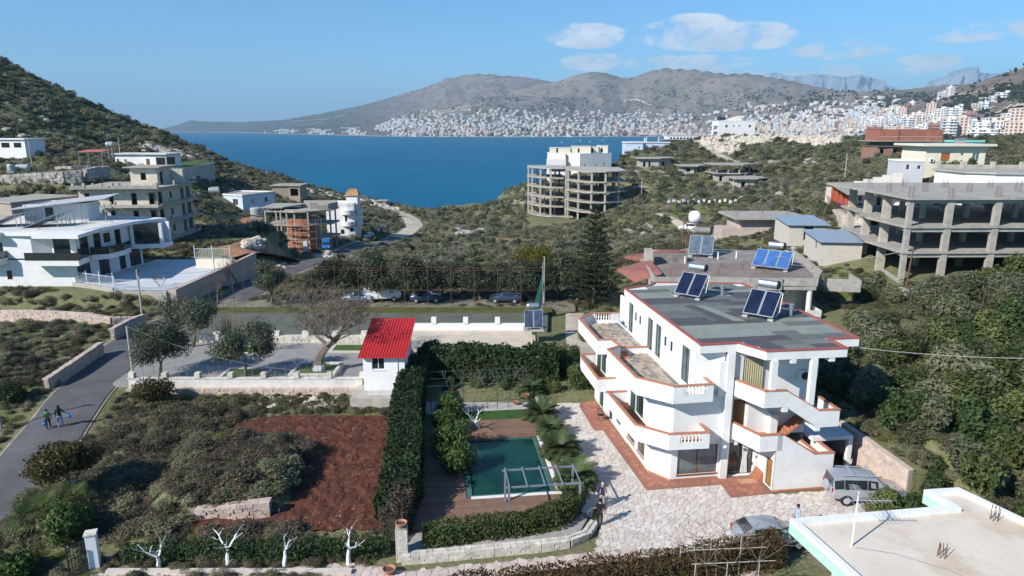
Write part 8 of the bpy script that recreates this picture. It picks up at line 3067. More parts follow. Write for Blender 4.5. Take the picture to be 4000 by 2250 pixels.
# ------------------------------------------------------------------ planting of the gardens
hedge('tall dark laurel hedge between the red field and the pool garden', [(-7.2, 36.6, .45), (-6.9, 38.5, .95), (-7.3, 43, 1.0), (-8.2, 49, 1.0), (-8.6, 55, 1.05), (-8.6, 60, 1.1)], 2.3, 2.8, L_DARK, 31, dens=85, size=.14, wob=.22)
hedge('tall dark laurel hedge across the back of the pool garden, reaching the hut', [(-8.4, 60.2), (-5, 59.6, 1.05), (0, 59.4, .98), (4.2, 59.6, 1.0)], 2.4, 3.5, L_DARK, 32, dens=70, size=.17, wob=.3)
hedge('clipped dark green hedge curving along the near side of the pool', [(-5.0, 34.0, .85), (-2.5, 34.5, 1.0), (0.6, 35.2, .95), (2.6, 35.9, 1.1), (3.6, 37.0, 1.1), (4.0, 38.4, 1.0)], 1.25, 1.15, L_MID, 33, dens=200, size=.085, wob=.15, z=.34)
hedge('brown leafless shrub hedge end at the near corner of the laurel hedge', [(-6.9, 34.9, .8), (-6.4, 36.5, 1.1), (-6.5, 37.6, 1.0)], 1.3, 1.9, L_BROWN, 34, dens=220, size=.09)
hedge('reddish brown box hedge along the bottom edge of the picture', [(-8.5, 28.6, .9), (-4.6, 29.2), (0, 30.2), (4, 30.9, 1.05), (9, 31.6, 1.25), (14.5, 32.8, 1.5)], 1.5, 1.15, L_RED, 35, dens=170, size=.08, wob=.16)
hedge('dark ivy covered low hedge behind the whitewashed trees', [(-21.2, 33.0, .8), (-17, 33.0, 1.0), (-12, 33.1, 1.0), (-6.7, 33.6, .85)], .9, 1.15, L_DARK, 36, dens=190, size=.085, wob=.2)
for k, (x, y, r, h, l) in enumerate(((-5.0, 48.5, 1.5, 2.4, 'citrus shrub at the back left corner of the pool'), (-4.6, 45.6, 1.7, 2.9, 'tallest citrus shrub, overhanging the left side of the pool'), (-4.0, 42.6, 1.6, 2.7, 'citrus shrub overhanging the pool next to the near hedge end'), (-5.3, 51.5, 1.5, 2.2, 'citrus shrub between the lawn strip and the laurel hedge'))):
 bush(l, (x, y, 0), r, h, 60 + k, L_CITRUS, 2600, .12, 'citrus shrubs beside the pool')
for k, (x, y, r, h, l) in enumerate(((4.9, 60.5, 2.2, 3.2, 'orange tree like shrub below the solar panels on the pole'), (6.6, 57.5, 1.6, 2.2, 'dark shrub in front of the villa rear corner'), (4.0, 38.9, .8, 1.1, 'yellow green shrub at the curved end of the clipped hedge'), (3.4, 43.2, .45, .6, 'small bright shrub between two sago palms'))):
 bush(l, (x, y, .1), r, h, 70 + k, L_CITRUS if k < 2 else L_YEL, 2600 if k < 2 else 1300, .13 if k < 2 else .08)
def fronds(n, L, droop, seed, wid=.36, up0=1.0, leafn=24, mt=L_PALM, lw=.032):
 rg = random.Random(seed)
 mb = MB()
 for k in range(n):
  a = 2.4 * k
  e = up0 - 1.15 * (k / n) + rg.uniform(-.1, .1)
  d = Vector((math.cos(a) * math.cos(e), math.sin(a) * math.cos(e), math.sin(e)))
  side = Vector((-math.sin(a), math.cos(a), 0))
  q, l_ = Vector((0, 0, 0)), L * rg.uniform(.85, 1.1)
  prev = None
  for s in range(leafn):
   d = (d + Vector((0, 0, -droop / leafn))).normalized()
   q = q + d * (l_ / leafn)
   t = s / leafn
   w = wid * math.sin(math.pi * min(1, .12 + t * .95)) ** .7
   for sg in (-1, 1):
    tip = q + side * sg * w + d * w * .5 + Vector((0, 0, .10 * w))
    c = d * lw
    mb.quad(q - c, tip - c * .2, tip + c * .2, q + c)
  mb.tube([Vector((0, 0, 0)), q * .5 + Vector((0, 0, .03)), q], [.02, .014, .006], 3)
 return mb.mesh('fronds', mt)
cyc = [fronds(46, 1.25, .95, s) for s in (1, 2)]
for k, (px, py, s, l) in enumerate(((2246, 1888, 1.12, 'sago palm nearest the two men'), (2188, 1778, 1.12, 'second sago palm from the near end of the planter'), (2150, 1700, .85, 'smallest sago palm, third from the near end of the planter'), (2112, 1638, 1.1, 'sago palm fourth along the planter, by the vine trellis'), (2072, 1545, 1.0, 'sago palm at the far end of the planter under the hedge'))):
 x, y, _ = at(px, py, .12)
 t = thing('sago_palm', l, 'palm', (x, y, .1), k, 'sago palms beside the pool')
 m = MB()
 m.lathe([(.2, -.05), (.24, .2), (.2, .5), (.1, .62)], seg=10)
 m.build('trunk', BARK, t)
 f = link('crown', cyc[k % 2], t, (0, 0, .55))
 f.scale = (s * 1.25, s * 1.25, s * 1.3)
def fan_palm(label, loc, h, s, seed):
 rg = random.Random(seed)
 t = thing('fan_palm', label, 'palm', loc, 0, None)
 m = MB()
 m.tube([(0, 0, -.2), (.05, 0, h)], [.2, .16], 9)
 m.build('trunk', BARK_P, t)
 for k in range(15):
  a, e = 2.4 * k, 1.2 - 1.5 * k / 15
  d = Vector((math.cos(a) * math.cos(e), math.sin(a) * math.cos(e), math.sin(e)))
  side = Vector((-math.sin(a), math.cos(a), 0))
  n = d.cross(side)
  b = Vector((0, 0, h)) + d * .7 * s
  m = MB()
  m.tube([(0, 0, h), b], .018, 4)
  for j in range(17):
   th = R(-105 + 210 * j / 16)
   v = d * math.cos(th) + side * math.sin(th)
   L = .85 * s * (.75 + .25 * math.cos(th))
   w = v.cross(n).normalized() * .035 * s
   mid, tip = b + v * L * .6 + n * .03, b + v * L + Vector((0, 0, -.16 * s))
   m.quad(b, mid - w, tip, mid + w)
  m.build('frond', leafmat('fan_leaf', (.075, .115, .03), (.16, .20, .07), trans=.35), t)
fan_palm('green fan palm leaning over the road at the lower left', (-27.3, 35.3, 0), 1.1, 1.35, 4)
fan_palm('smaller fan palm behind the leafy shrub at the lower left', (-26.6, 37.3, 0), 1.0, 1.0, 5)
wts = [((-19.0, 32.35, 0), 'whitewashed pruned tree, leftmost of the row at the bottom', 3), ((-15.3, 32.4, 0), 'whitewashed pruned tree with three spreading limbs, second in the bottom row', 4), ((-12.2, 32.5, 0), 'whitewashed pruned tree, third in the bottom row', 8), ((-8.9, 32.7, 0), 'whitewashed pruned tree next to the brick gate pillar', 6),
       ((-2.6, 49.5, .1), 'whitewashed forked tree on the lawn strip behind the pool', 7), ((29.0, 49.1, 2.6), 'whitewashed forked tree uphill of the block retaining wall', 8), ((29.3, 45.4, 2.5), 'whitewashed forked tree nearer on the bank above the block wall', 9)]
for loc, l, s in wts:
 t = thing('whitewashed_tree', l, 'tree', loc, s, 'pruned trees with lime washed trunks')
 me, tips = limb_mesh('trunk', 3.6, .85, s, rad=.14, levels=2, mt=BARK_P, kids=(3, 3), white=1.75, twig=.014, up=.2, split_at=.3, shrink=.85, curl=.3, seg=7)
 link('trunk', me, t)
 V, F = leaf_arrays(np.repeat(np.array([tuple(q) for q in tips]), 12, 0) + RNG.normal(0, .22, (len(tips) * 12, 3)), RNG.normal(0, 1, (len(tips) * 12, 3)), .05, RNG)
 link('sparse_leaves', np_mesh('sparse_leaves', V, F, L_GREY), t)
tree('olive_tree', 'grey green olive tree in the courtyard corner beside the near concrete pole', (-31.9, 58.6, 1), 'tree', 5.0, 3.1, 11, 'olive trees', leaves=11000, size=.11, mt=L_OLIVE, lo=.32)
tree('olive_tree', 'olive tree between the road bend and the pitch fence', (-33.0, 67.5, 1), 'tree', 5.6, 3.0, 12, 'olive trees', leaves=11000, size=.11, mt=L_OLIVE, lo=.3)
tree('olive_tree', 'olive tree just left of the big bare tree, behind the boundary wall', (-24.2, 58.6, 1), 'tree', 5.0, 2.9, 13, 'olive trees', leaves=11000, size=.11, mt=L_OLIVE, lo=.3)
tree('olive_tree', 'dark olive tree at the far left corner of the pitch', (-31.0, 85.5, 1), 'tree', 5.4, 2.8, 14, 'olive trees', leaves=8000, size=.13, mt=L_OLIVE, lo=.3)
row = tree('olive_tree', 'olive tree at the left end of the dense row behind the pitch', (-25, 88.5, .8), 'tree', 5.6, 3.0, 15, 'olive trees', leaves=7500, size=.15, mt=leafmat('dark_olive_leaf', (.032, .044, .024), (.085, .098, .055), scale=.8), lo=.22)
ords = ['second', 'third', 'fourth', 'fifth', 'sixth', 'seventh', 'eighth', 'ninth', 'tenth', 'eleventh', 'twelfth', 'thirteenth', 'fourteenth']
for k in range(13):
 c = copy_tree(row, (-22.0 + 2.55 * k, 86.6 + rv.uniform(-.5, 2.2), .8), rv.uniform(0, 6), 'olive tree of the row behind the pitch, %s from its left end' % ords[k])
 s = rv.uniform(.85, 1.15)
 c.scale = (s, s, s * rv.uniform(.9, 1.1))
def bare_tree(label, loc, h, seed, levels=5, rad=.3, spread=.85, mt=BARK_P, white=0, group='bare winter trees'):
 t = thing('bare_tree', label, 'tree', loc, seed, group)
 me, tips = limb_mesh('branches', h, spread, seed, rad=rad, levels=levels, mt=mt, kids=(3, 4), white=white, twig=.012, up=.3, split_at=.3, shrink=.74, curl=.3)
 link('branches', me, t)
 return t
pt_ = bare_tree('large bare plane tree in the square white planter', (-17.9, 59.8, 1.1), 8.6, 21, 6, .42, .95, white=.75, mt=mat('plane_bark', (.17, .135, .105), var=.3, scale=3, fine=.2))
pt_.scale = (1.45, 1.45, 1.08)
bare_tree('bare dark tree by the white gate beyond the road', (-39.4, 96, .8), 5.0, 22, 4, .18, .6, BARK)
bare_tree('bare tree left of the pitch fence at the road bend', (-38.0, 85.5, 1), 5.0, 23, 4, .16, .7, BARK)
bare_tree('small bare tree at the back of the courtyard', (-25.1, 66.0, 1), 3.2, 24, 4, .1, .8, white=.5)
bare_tree('bare tree by the retaining wall of the white house drive', (-44.8, 84.8, 2.4), 3.6, 25, 4, .1, .8, BARK)
cn = thing('cane_clump', 'clump of upright reddish orange canes behind the courtyard olive tree', 'plant', (-31.0, 71.5, 1))
m = MB()
for k in range(70):
 a, q = rv.uniform(0, 6.28), rv.uniform(0, 1.3)
 m.tube([(q * math.cos(a), q * math.sin(a), 0), (q * 1.7 * math.cos(a), q * 1.7 * math.sin(a), rv.uniform(1.4, 2.6))], [.025, .01], 3)
m.build('canes', mat('orange_cane', (.28, .14, .06), var=.3), cn)
ar_ = thing('araucaria_tree', 'tall dark conifer with tiered flat branches behind the pitch', 'tree', (10.6, 86, .4))
m = MB()
m.tube([(0, 0, -.3), (.05, 0, 7), (0, 0, 13.2)], [.26, .14, .02], 7)
m.build('trunk', BARK, ar_)
Pp, Nn = [], []
mbn = MB()
for w in range(17):
 z = 1.4 + w * .72
 L = 3.5 * (1 - (w / 17.5)) ** .85 + .22
 for b in range(7 if w < 13 else 5):
  a = 6.283 * b / (7 if w < 13 else 5) + w * .5
  d = Vector((math.cos(a), math.sin(a), .12 + .02 * w))
  tip = Vector((0, 0, z)) + d * L
  mbn.tube([(0, 0, z), tip], [.035, .01], 3)
  sd = Vector((-math.sin(a), math.cos(a), 0))
  for s in range(int(30 * L) + 8):
   t = rv.uniform(.12, 1.0)
   q = Vector((0, 0, z)) + d * L * t + sd * rv.uniform(-1, 1) * (.42 * L * (1 - t) ** .6 + .06) + Vector((0, 0, rv.uniform(-.05, .14)))
   Pp.append(tuple(q))
   Nn.append((0, 0, 1))
V, F = leaf_arrays(np.array(Pp), np.array(Nn, float), .2, RNG, .3, .5)
link('needles', np_mesh('needles', V, F, L_PINE), ar_)
mbn.build('boughs', BARK, ar_)
tree('yellow_green_tree', 'rounded yellow green tree behind the pitch, left of the conifer', (3.6, 107, -.8), 'tree', 5.6, 4.0, 31, leaves=6500, size=.18, mt=L_YEL, lo=.2, nb=18)
mm_ = tree('feathery_tree', 'leaning feathery brown green tree with whitewashed trunk at the road edge', (-27.6, 39.2, 0), 'tree', 4.0, 2.1, 37, leaves=11000, size=.12, mt=L_MIM, lo=.40, white=1.5, lean=(-.28, .0), rz=0, nb=30, squash=.7)
bush('glossy leafed shrub in front of the fan palms at the lower left', (-25.6, 34.9, 0), 1.7, 2.3, 81, L_CITRUS, 3600, .13)
bush('glossy leafed shrub in the lower left corner of the picture', (-26.3, 31.2, 0), 1.6, 1.8, 82, L_CITRUS, 3200, .13)
bush('round yellow green shrub beside the near concrete pole', (-30.6, 54.2, .2), 2.1, 2.6, 83, L_MIM, 4200, .11)
bush('large dark shrub on the bank above the walkers', (-42.5, 53.5, .6), 2.0, 1.7, 84, L_DARK, 3000, .12)
sp = []
for k in range(760):
 x, y = rv.uniform(-31, -12.8), rv.uniform(35.0, 54.8)
 if x > -22.6 and y > 45.2:
  continue
 if math.hypot((x + 35.5 - (50 - y) * .22) / 2.6, 0) < 1.0:
  continue
 if pip(x, y, fld) and hz1(x, y) < .12:
  continue
 sp.append((x, y))
P = np.array(sp)
Zs = hz(P[:, 0], P[:, 1])
S = RNG.uniform(.7, 1.5, len(P))
S = np.stack([S, S, S * RNG.uniform(.55, .95, len(P))], 1)
scatter('bramble', np.stack([P[:, 0], P[:, 1], Zs - .1], 1), S, RNG.choice([8, 9, 10, 11, 12], len(P), p=[.38, .2, .2, .12, .1]), PROTO, 9)
P, K = [], []
for k in range(900):
 a = rv.random()
 if a < .35:
  x, y = rv.uniform(-33, -9.5), rv.uniform(52.9, 56.0)
 elif a < .6:
  x, y = rv.uniform(-24, -20.5), rv.uniform(46, 54)
 elif a < .8:
  x, y = rv.uniform(-22, -7), rv.uniform(32.1, 36.4)
 else:
  x, y = rv.uniform(-30, -22), rv.uniform(29, 40)
 if pip(x, y, fld):
  continue
 P.append((x, y, hz1(x, y)))
 K.append(rv.choice([13, 13, 13, 11, 8, 10]))
S = RNG.uniform(.2, .5, len(P))
scatter('weeds', np.array(P), np.stack([S] * 3, 1), np.array(K), PROTO, 10)
P, K = [], []
for k in range(1500):
 x, y = rv.uniform(22.6, 44), rv.uniform(39.2, 64)
 if x < 22.9 + max(0, (52 - y)) * .17 + .5:
  continue
 P.append((x, y, (2.35 if y < 55.5 and x < 41 else hz1(x, y)) - .05))
 K.append(rv.choice([13, 13, 12, 9, 8, 11]))
S = RNG.uniform(.3, .75, len(P))
scatter('undergrowth', np.array(P), np.stack([S] * 3, 1), np.array(K), PROTO, 12)
bases = [bush('evergreen shrub on the right bank, kind with dark leaves', (0, 0, -400), 1.5, 2.4, 90 + q, mt_q, 2200, .15, 'evergreen shrubs on the right bank') for q, mt_q in enumerate((leafmat('glossy_leaf', (.03, .056, .02), (.085, .125, .04), trans=.35), leafmat('pale_broad_leaf', (.055, .085, .024), (.15, .175, .06), trans=.35), L_SCRUBD, leafmat('grey_green_leaf', (.09, .105, .06), (.19, .20, .13), trans=.35)))]  # broad leaf here is a lighter green variant
KL = ['dark glossy', 'mid green', 'dull dark', 'grey green']
n_b = 0
used = [0] * 4
for k in range(1400):
 if n_b >= 165:
  break
 x, y = rv.uniform(17, 62), rv.uniform(33, 80)
 u = (x - 10.57) * math.cos(R(8)) + (y - 41.6) * math.sin(R(8))
 if u < 13.6 and y < 62 or (y < 53 and x < 25.8 + (48 - y) * .1) or (x > 45 and y > 76) or (y > 66 and x < 40) or x > y * .86 + 3 or (y < 41.5 and x < 27):
  continue
 if rv.random() < .35 and y > 60:
  continue
 q = rv.choice([0, 0, 1, 1, 2, 2, 3]) if y < 60 else rv.choice([1, 2, 2, 3, 3])
 z = max(hz1(x, y), 2.0 if 23 < x < 40 and 39 < y < 56 else -9)
 where = 'above the block wall' if y < 50 else ('beside the villa' if x < 34 else 'below the big concrete frame')
 lb = '%s evergreen shrub on the right bank %s' % (KL[q], where)
 if not used[q]:
  c = bases[q]
  c.location = (x, y, z - .2)
  c['label'] = lb
  used[q] = 1
 else:
  c = copy_tree(bases[q], (x, y, z - .2), rv.uniform(0, 6), lb)
 s = rv.uniform(.7, 1.35) * (1.15 if y < 50 else 1)
 c.scale = (s, s, s * rv.uniform(.8, 1.15))
 n_b += 1
for x, y, q in ((7.5, 60, 0), (8.5, 63, 1), (6.2, 64.5, 0), (9.3, 67, 2), (8.0, 71, 1), (6.0, 58.6, 1), (11.5, 76, 1), (8.6, 77, 2), (13.2, 62.4, 0), (21.5, 58.8, 0), (23.8, 61, 1), (26, 59.5, 2), (24, 56.9, 0), (28.5, 58, 1), (27, 63, 0), (22.4, 54.8, 1), (-5.5, 57.2, 0), (-3, 57.4, 1), (-.5, 57.3, 0), (1.8, 57.5, 0), (3.6, 56.6, 1)):
 c = copy_tree(bases[q], (x, y, hz1(x, y) - .2), x, '%s shrub %s' % (KL[q], 'under the tall hedge behind the vine trellis' if x < 5 else 'between the gate and the villa rear corner' if x < 16 else 'against the right side of the villa'))
 s = .55 if x < 5 else .75 if x < 16 else 1.0
 c.scale = (s, s, s)
for x, y in ((22.5, 37.2), (24.0, 36.6), (25.6, 37.6), (26.6, 39.4), (28.2, 38.0), (19.6, 35.2)):
 c = copy_tree(bases[1 if x < 24 else 0], (x, y, 0.2 if x < 25 else 1.2), x, 'leafy shrub in front of the parked silver off road car')
 s = .75 if x > 20 else .35
 c.scale = (s, s, s)
for k in range(16):
 x, y, z = on_ground(rv.uniform(3640, 4050), rv.uniform(600, 700)) if k < 9 else on_ground(rv.uniform(3480, 3700), rv.uniform(660, 720))
 c = copy_tree(bases[k % 4], (x, y, z - .3), k, 'dark garden shrub near the cream house')
 s = 1.2
 c.scale = (s, s, s * 1.2)
# ------------------------------------------------------------------ poles and wires
def pole(px, py, z, h, label, lean=0, mt=CONC_W, arm=True, r=.12):
 x, y, _ = at(px, py, z) if z is not None else on_ground(px, py)
 z = hz1(x, y) if z is None else z
 t = thing('utility_pole', label, 'pole', (x, y, z - .2), 0, None)
 m = MB()
 m.tube([(0, 0, 0), (lean, 0, h)], [r, r * .7], 8)
 m.build('shaft', mt, t)
 if arm:
  m = MB()
  m.bar((lean - .35, 0, h - .25), (lean + .35, 0, h - .25), .07)
  for k in (-.3, 0, .3):
   m.tube([(lean + k, 0, h - .2), (lean + k, 0, h)], .035, 6)
  m.build('cross_arm', DARK, t)
 return (x + lean, y, z + h - .2)
p1 = pole(525, 1502, .8, 5.6, 'pale concrete pole at the courtyard corner')
p2 = pole(558, 1250, 1.2, 6.2, 'concrete pole with lamp in front of the white picket fence')
p3 = pole(132, 690, 12.6, 8.2, 'tall concrete pole beside the tanks on the left hill')
p4 = pole(474, 640, None, 7, 'thin concrete pole beside the hill bungalow')
p5 = pole(2505, 772, None, 6.4, 'pale pole beside the lone red block hut', arm=False)
p6 = pole(2862, 762, None, 5.8, 'pale pole in the scrub right of the lowest shell', arm=False)
p7 = pole(3298, 708, None, 7, 'pale pole at the head of the stepped wall', arm=False)
p8 = pole(3535, 1145, 4.2, 5.5, 'rust brown pole in front of the big concrete frame', .25, RUST)
pole(2125, 1190, .9, 6.5, 'grey pole standing behind the solar panels', 0, CONC, False)
pole(2, 1668, .5, 4.6, 'concrete pole at the left picture edge by the roadside bushes', 0)
pole(845, 1125, 1, 5, 'pole at the corner of the white house drive', 0, CONC_W, False, .09)
pole(1358, 925, None, 6, 'pole beside the white turret villa', 0, CONC_W, False, .1)
def wire(a, b, sag, label, r=.02, mt=STEEL):
 m = MB()
 a, b = Vector(a), Vector(b)
 m.tube([a.lerp(b, t) - Vector((0, 0, sag * 4 * t * (1 - t))) for t in np.linspace(0, 1, 17)], r, 4)
 m.build('overhead_wire', mt, label=label, cat='wire')
WR = mat('pale_cable', (.4, .39, .36), var=.05)
wire((30.5, 78, 8.6), p8, .9, 'pale cable sagging from the neighbour roof to the rust brown pole', .035, WR)
wire((22.6, 43.2, 8.9), (38, 43, 8.2), .3, 'pale cable running right from the villa roof corner', .025, WR)
wire(p1, (-18, 56.4, 2.4), .8, 'thin wire from the courtyard pole down to the boundary wall')
wire(p2, (-40, 96, 4), .8, 'thin wire from the lamp pole to the drive corner')
x, y, _ = at(2085, 1330, 1)
solar_heater((x, y, 2.2), R(2), 'pair of solar collectors under a silver tank on a post by the hedge', .98, mat('hazy_solar_glass', (.05, .065, .11), var=.5, scale=1.5, rough=.2), tilt=62)
sp_ = thing('panel_post', 'concrete post and slab carrying the pair of collectors', 'post', (x, y + .5, 0))
m = MB()
m.box(-.18, -.18, 0, .18, .18, 2.0)
m.build('shaft', CONC_W, sp_)
m = MB()
m.box(-1.1, -.6, 2.0, 1.1, .9, 2.19)
m.build('slab', CONC_W, sp_)
x, y, _ = at(2105, 1235, 1)
gm = thing('net_mast', 'slim mast with a bunched dark green net hanging like a furled sail', 'mast', (x, y, .9))
m = MB()
m.tube([(.4, 0, 0), (.4, 0, 6.6)], .05, 6)
m.build('mast', STEEL, gm)
m = MB()
for k in range(7):
 m.tube([(.4, .02 * k, 6.0 - .1 * k), (.22 - .05 * k, .1, 3), (-.1 - .12 * k, .1 + .05 * k, .5)], [.03, .11, .13], 5)
m.build('net', mat('green_net', (.015, .085, .06), var=.25, scale=3), gm)
x, y, z = 25.0, 93.5, 7.0
tt = thing('tank_tower', 'white round water tank raised on a rusty frame tower above the neighbour roof', 'water tower', (x, y, z - .3))
for a in (-1, 1):
 for b in (-1, 1):
  m = MB()
  m.tube([(a * 1.15, b * .9, -.3), (a * 1.1, b * .9, 3.6)], .06, 5)
  m.build('leg', RUST, tt)
m = MB()
for z0 in (1.6, 3.6):
 for a, b in (((-1.15, -.9), (1.15, -.9)), ((-1.15, .9), (1.15, .9)), ((-1.15, -.9), (-1.15, .9)), ((1.15, -.9), (1.15, .9))):
  m.bar((*a, z0), (*b, z0), .08)
m.bar((-1.15, -.9, 1.6), (1.15, -.9, 3.6), .05)
m.build('bracing', RUST, tt)
m = MB()
m.lathe([(.2, -.8), (.6, -.72), (.85, -.4), (.9, 0), (.85, .4), (.6, .72), (.2, .8)], (.1, 0, 4.45), 18, axis='X')
m.build('drum', PLASTIC_W, tt, smooth=True)
# ------------------------------------------------------------------ vehicles
TYRE = mat('tyre', (.02, .02, .02), var=.2)
HLAMP = mat('lamp_glass', (.55, .57, .6), var=.05, rough=.15)
TLAMP = mat('tail_lamp', (.35, .015, .012), var=.1, rough=.2)
def car(label, loc, rz, col, kind='hatch', group=None, s=1.0, truck=False):
 """nose towards +X"""
 t = thing('parked_car' if kind != 'truck' else 'parked_truck', label, 'car' if kind not in ('truck', 'van') else kind, loc, rz, group)
 t.scale = (s, s, s)
 nm = 'car_paint_%s' % '_'.join('%d' % (c * 99) for c in col)
 pm = mat(nm, col, var=.04, rough=.28, metal=.35 if max(col) < .6 else 0, spec=.5, fine=0, coat=.6)
 if kind == 'suv':
  st = [(-2.25, .80, .55, .98, 1.02, .78), (-2.18, .88, .42, 1.08, 1.72, .66), (-1.6, .93, .38, 1.10, 1.84, .72), (-.2, .93, .36, 1.10, 1.86, .73), (.45, .93, .36, 1.09, 1.78, .70), (1.05, .92, .36, 1.07, 1.12, .80), (1.9, .90, .38, .98, 1.02, .78), (2.28, .80, .46, .82, .86, .72)]
  wb, wr = (-1.4, 1.4), .37
 elif kind in ('van', 'truck'):
  st = [(-2.4, .85, .5, 1.1, 1.9, .78), (-2.3, .92, .42, 1.15, 2.05, .82), (1.0, .92, .4, 1.15, 2.05, .82), (1.5, .92, .4, 1.1, 1.85, .78), (2.1, .9, .42, 1.0, 1.1, .8), (2.4, .82, .5, .8, .85, .74)]
  wb, wr = (-1.5, 1.5), .34
 else:
  st = [(-2.0, .74, .5, .82, .86, .70), (-1.85, .84, .38, .92, 1.05, .68), (-1.25, .86, .33, .93, 1.42, .60), (-.3, .87, .32, .93, 1.47, .62), (.3, .87, .32, .92, 1.40, .60), (.95, .86, .33, .90, .95, .72), (1.65, .83, .36, .80, .84, .70), (2.0, .70, .45, .66, .70, .62)]
  wb, wr = (-1.25, 1.3), .32
 mb = MB()
 n = 9
 for (x, w, zs, zb, zr, wr_) in st:
  mb.v += [(x, -w * .9, zs), (x, -w, zs + .18), (x, -w, zb - .06), (x, -wr_ - (.0 if zr > zb + .2 else .0), zr - (.05 if zr > zb + .2 else .01)), (x, 0, zr + .03), (x, wr_, zr - (.05 if zr > zb + .2 else .01)), (x, w, zb - .06), (x, w, zs + .18), (x, w * .9, zs)]
 for k in range(len(st) - 1):
  for j in range(n - 1):
   mb.f.append((k * n + j, (k + 1) * n + j, (k + 1) * n + j + 1, k * n + j + 1)[::-1])
 mb.f.append(tuple(range(n))[::-1])
 mb.f.append(tuple((len(st) - 1) * n + j for j in range(n)))
 mb.m = [0] * len(mb.f)
 mb.build('body', pm, t, smooth=True).data.set_sharp_from_angle(angle=R(38))
 cab = [i for i, q in enumerate(st) if q[4] > q[3] + .25]
 a, b = cab[0], cab[-1]
 L = lambda q, f, sgn, o=.012: (q[0], sgn * ((q[1] + (q[5] - q[1]) * f) + o), q[3] - .06 + (q[4] - .05 - q[3] + .06) * f)
 for i in range(a, b):
  for sgn in (-1, 1):
   q0, q1 = st[i], st[i + 1]
   m = MB()
   e = .02
   mid = lambda q, r_, f: tuple(u + (v - u) * f for u, v in zip(q, r_))
   A, B, C, D = (mid(L(q0, .1, sgn), L(q1, .1, sgn), e), mid(L(q0, .14, sgn), L(q1, .14, sgn), 1 - e), mid(L(q0, .86, sgn), L(q1, .86, sgn), 1 - e), mid(L(q0, .86, sgn), L(q1, .86, sgn), e))
   if kind in ('truck', 'van') and i < b - 1:
    continue
   m.quad(*((A, B, C, D) if sgn < 0 else (B, A, D, C)))
   m.build('side_window', GLASS, t)
 for i, j, nm in ((b, b + 1, 'windscreen'), (a, a - 1, 'rear_window')):
  if j < 0 or j >= len(st):
   continue
  q0, q1 = st[i], st[j]
  o = .02 if nm == 'windscreen' else -.02
  P0, P1 = (q0[0] + (q1[0] - q0[0]) * .08 + o, q0[4] + (q1[4] - q0[4]) * .08 + .02), (q0[0] + (q1[0] - q0[0]) * .86 + o, q0[4] + (q1[4] - q0[4]) * .86 + .02)
  w0, w1 = q0[5] * .9, (q0[5] + (q1[5] - q0[5]) * .86) * .92
  m = MB()
  pts = [(P0[0], -w0, P0[1]), (P1[0], -w1, P1[1]), (P1[0], w1, P1[1]), (P0[0], w0, P0[1])]
  m.quad(*(pts if nm == 'windscreen' else pts[::-1]))
  m.build(nm, GLASS, t)
 for x in wb:
  for sgn in (-1, 1):
   m = MB()
   yy = sgn * (st[3][1] - .08)
   m.lathe([(wr * .55, -.11), (wr * .95, -.1), (wr, -.06), (wr, .06), (wr * .95, .1), (wr * .55, .11)], (x, yy, wr), 18, axis='Y')
   w_ = m.build('wheel', TYRE, t)
   m = MB()
   m.lathe([(wr * .6, -.02), (wr * .58, .01), (.04, .02)] if sgn > 0 else [(.04, -.02), (wr * .58, -.01), (wr * .6, .02)], (x, yy + sgn * .105, wr), 14, axis='Y')
   m.build('rim', ALU, w_)
 for sgn in (-1, 1):
  m = MB()
  q = st[-1]
  m.obox((q[0] - .06, sgn * .55, q[3] - .06), (.18, .3, .13))
  m.build('headlight', HLAMP, t)
  m = MB()
  q = st[0]
  m.obox((q[0] + .05, sgn * (q[1] - .06), q[3] - .02), (.14, .14, .28))
  m.build('tail_light', TLAMP, t)
  if kind == 'suv':
   m = MB()
   m.tube([(-1.7, sgn * .62, 1.93), (.5, sgn * .62, 1.92)], .03, 6)
   m.build('roof_rail', ALU, t)
   m = MB()
   m.bar((-1.0 if sgn < 0 else .1, -.66, 1.99), (-1.0 if sgn < 0 else .1, .66, 1.99), .05)
   m.build('cross_bar', ALU, t)
  m = MB()
  m.obox((st[4][0] + .35, sgn * (st[3][1] + .08), st[4][3] + .05), (.12, .18, .12))
  m.build('mirror', pm, t)
 if kind == 'suv':
  m = MB()
  m.lathe([(.30, -.1), (.34, -.06), (.34, .06), (.3, .1)], (-2.34, 0, .98), 18, axis='X')
  m.build('spare_wheel_cover', pm, t)
 m = MB()
 m.obox((st[0][0] + .0, 0, .56), (.1, st[0][1] * 1.9, .2))
 m.build('bumper', pm, t)
 if truck:
  m = MB()
  m.box(-2.45, -.95, 1.0, .6, .95, 1.15)
  m.build('load_bed', pm, t)
 return t
SILV = (.42, .43, .45)
car('silver off road car with roof rails and a covered spare wheel beside the villa', (22.3, 39.2, .06), R(-4), SILV, 'suv')
car('silver grey saloon half hidden behind the corner of the mint house', (14.6, 34.5, .06), R(5), (.33, .37, .41), 'hatch')
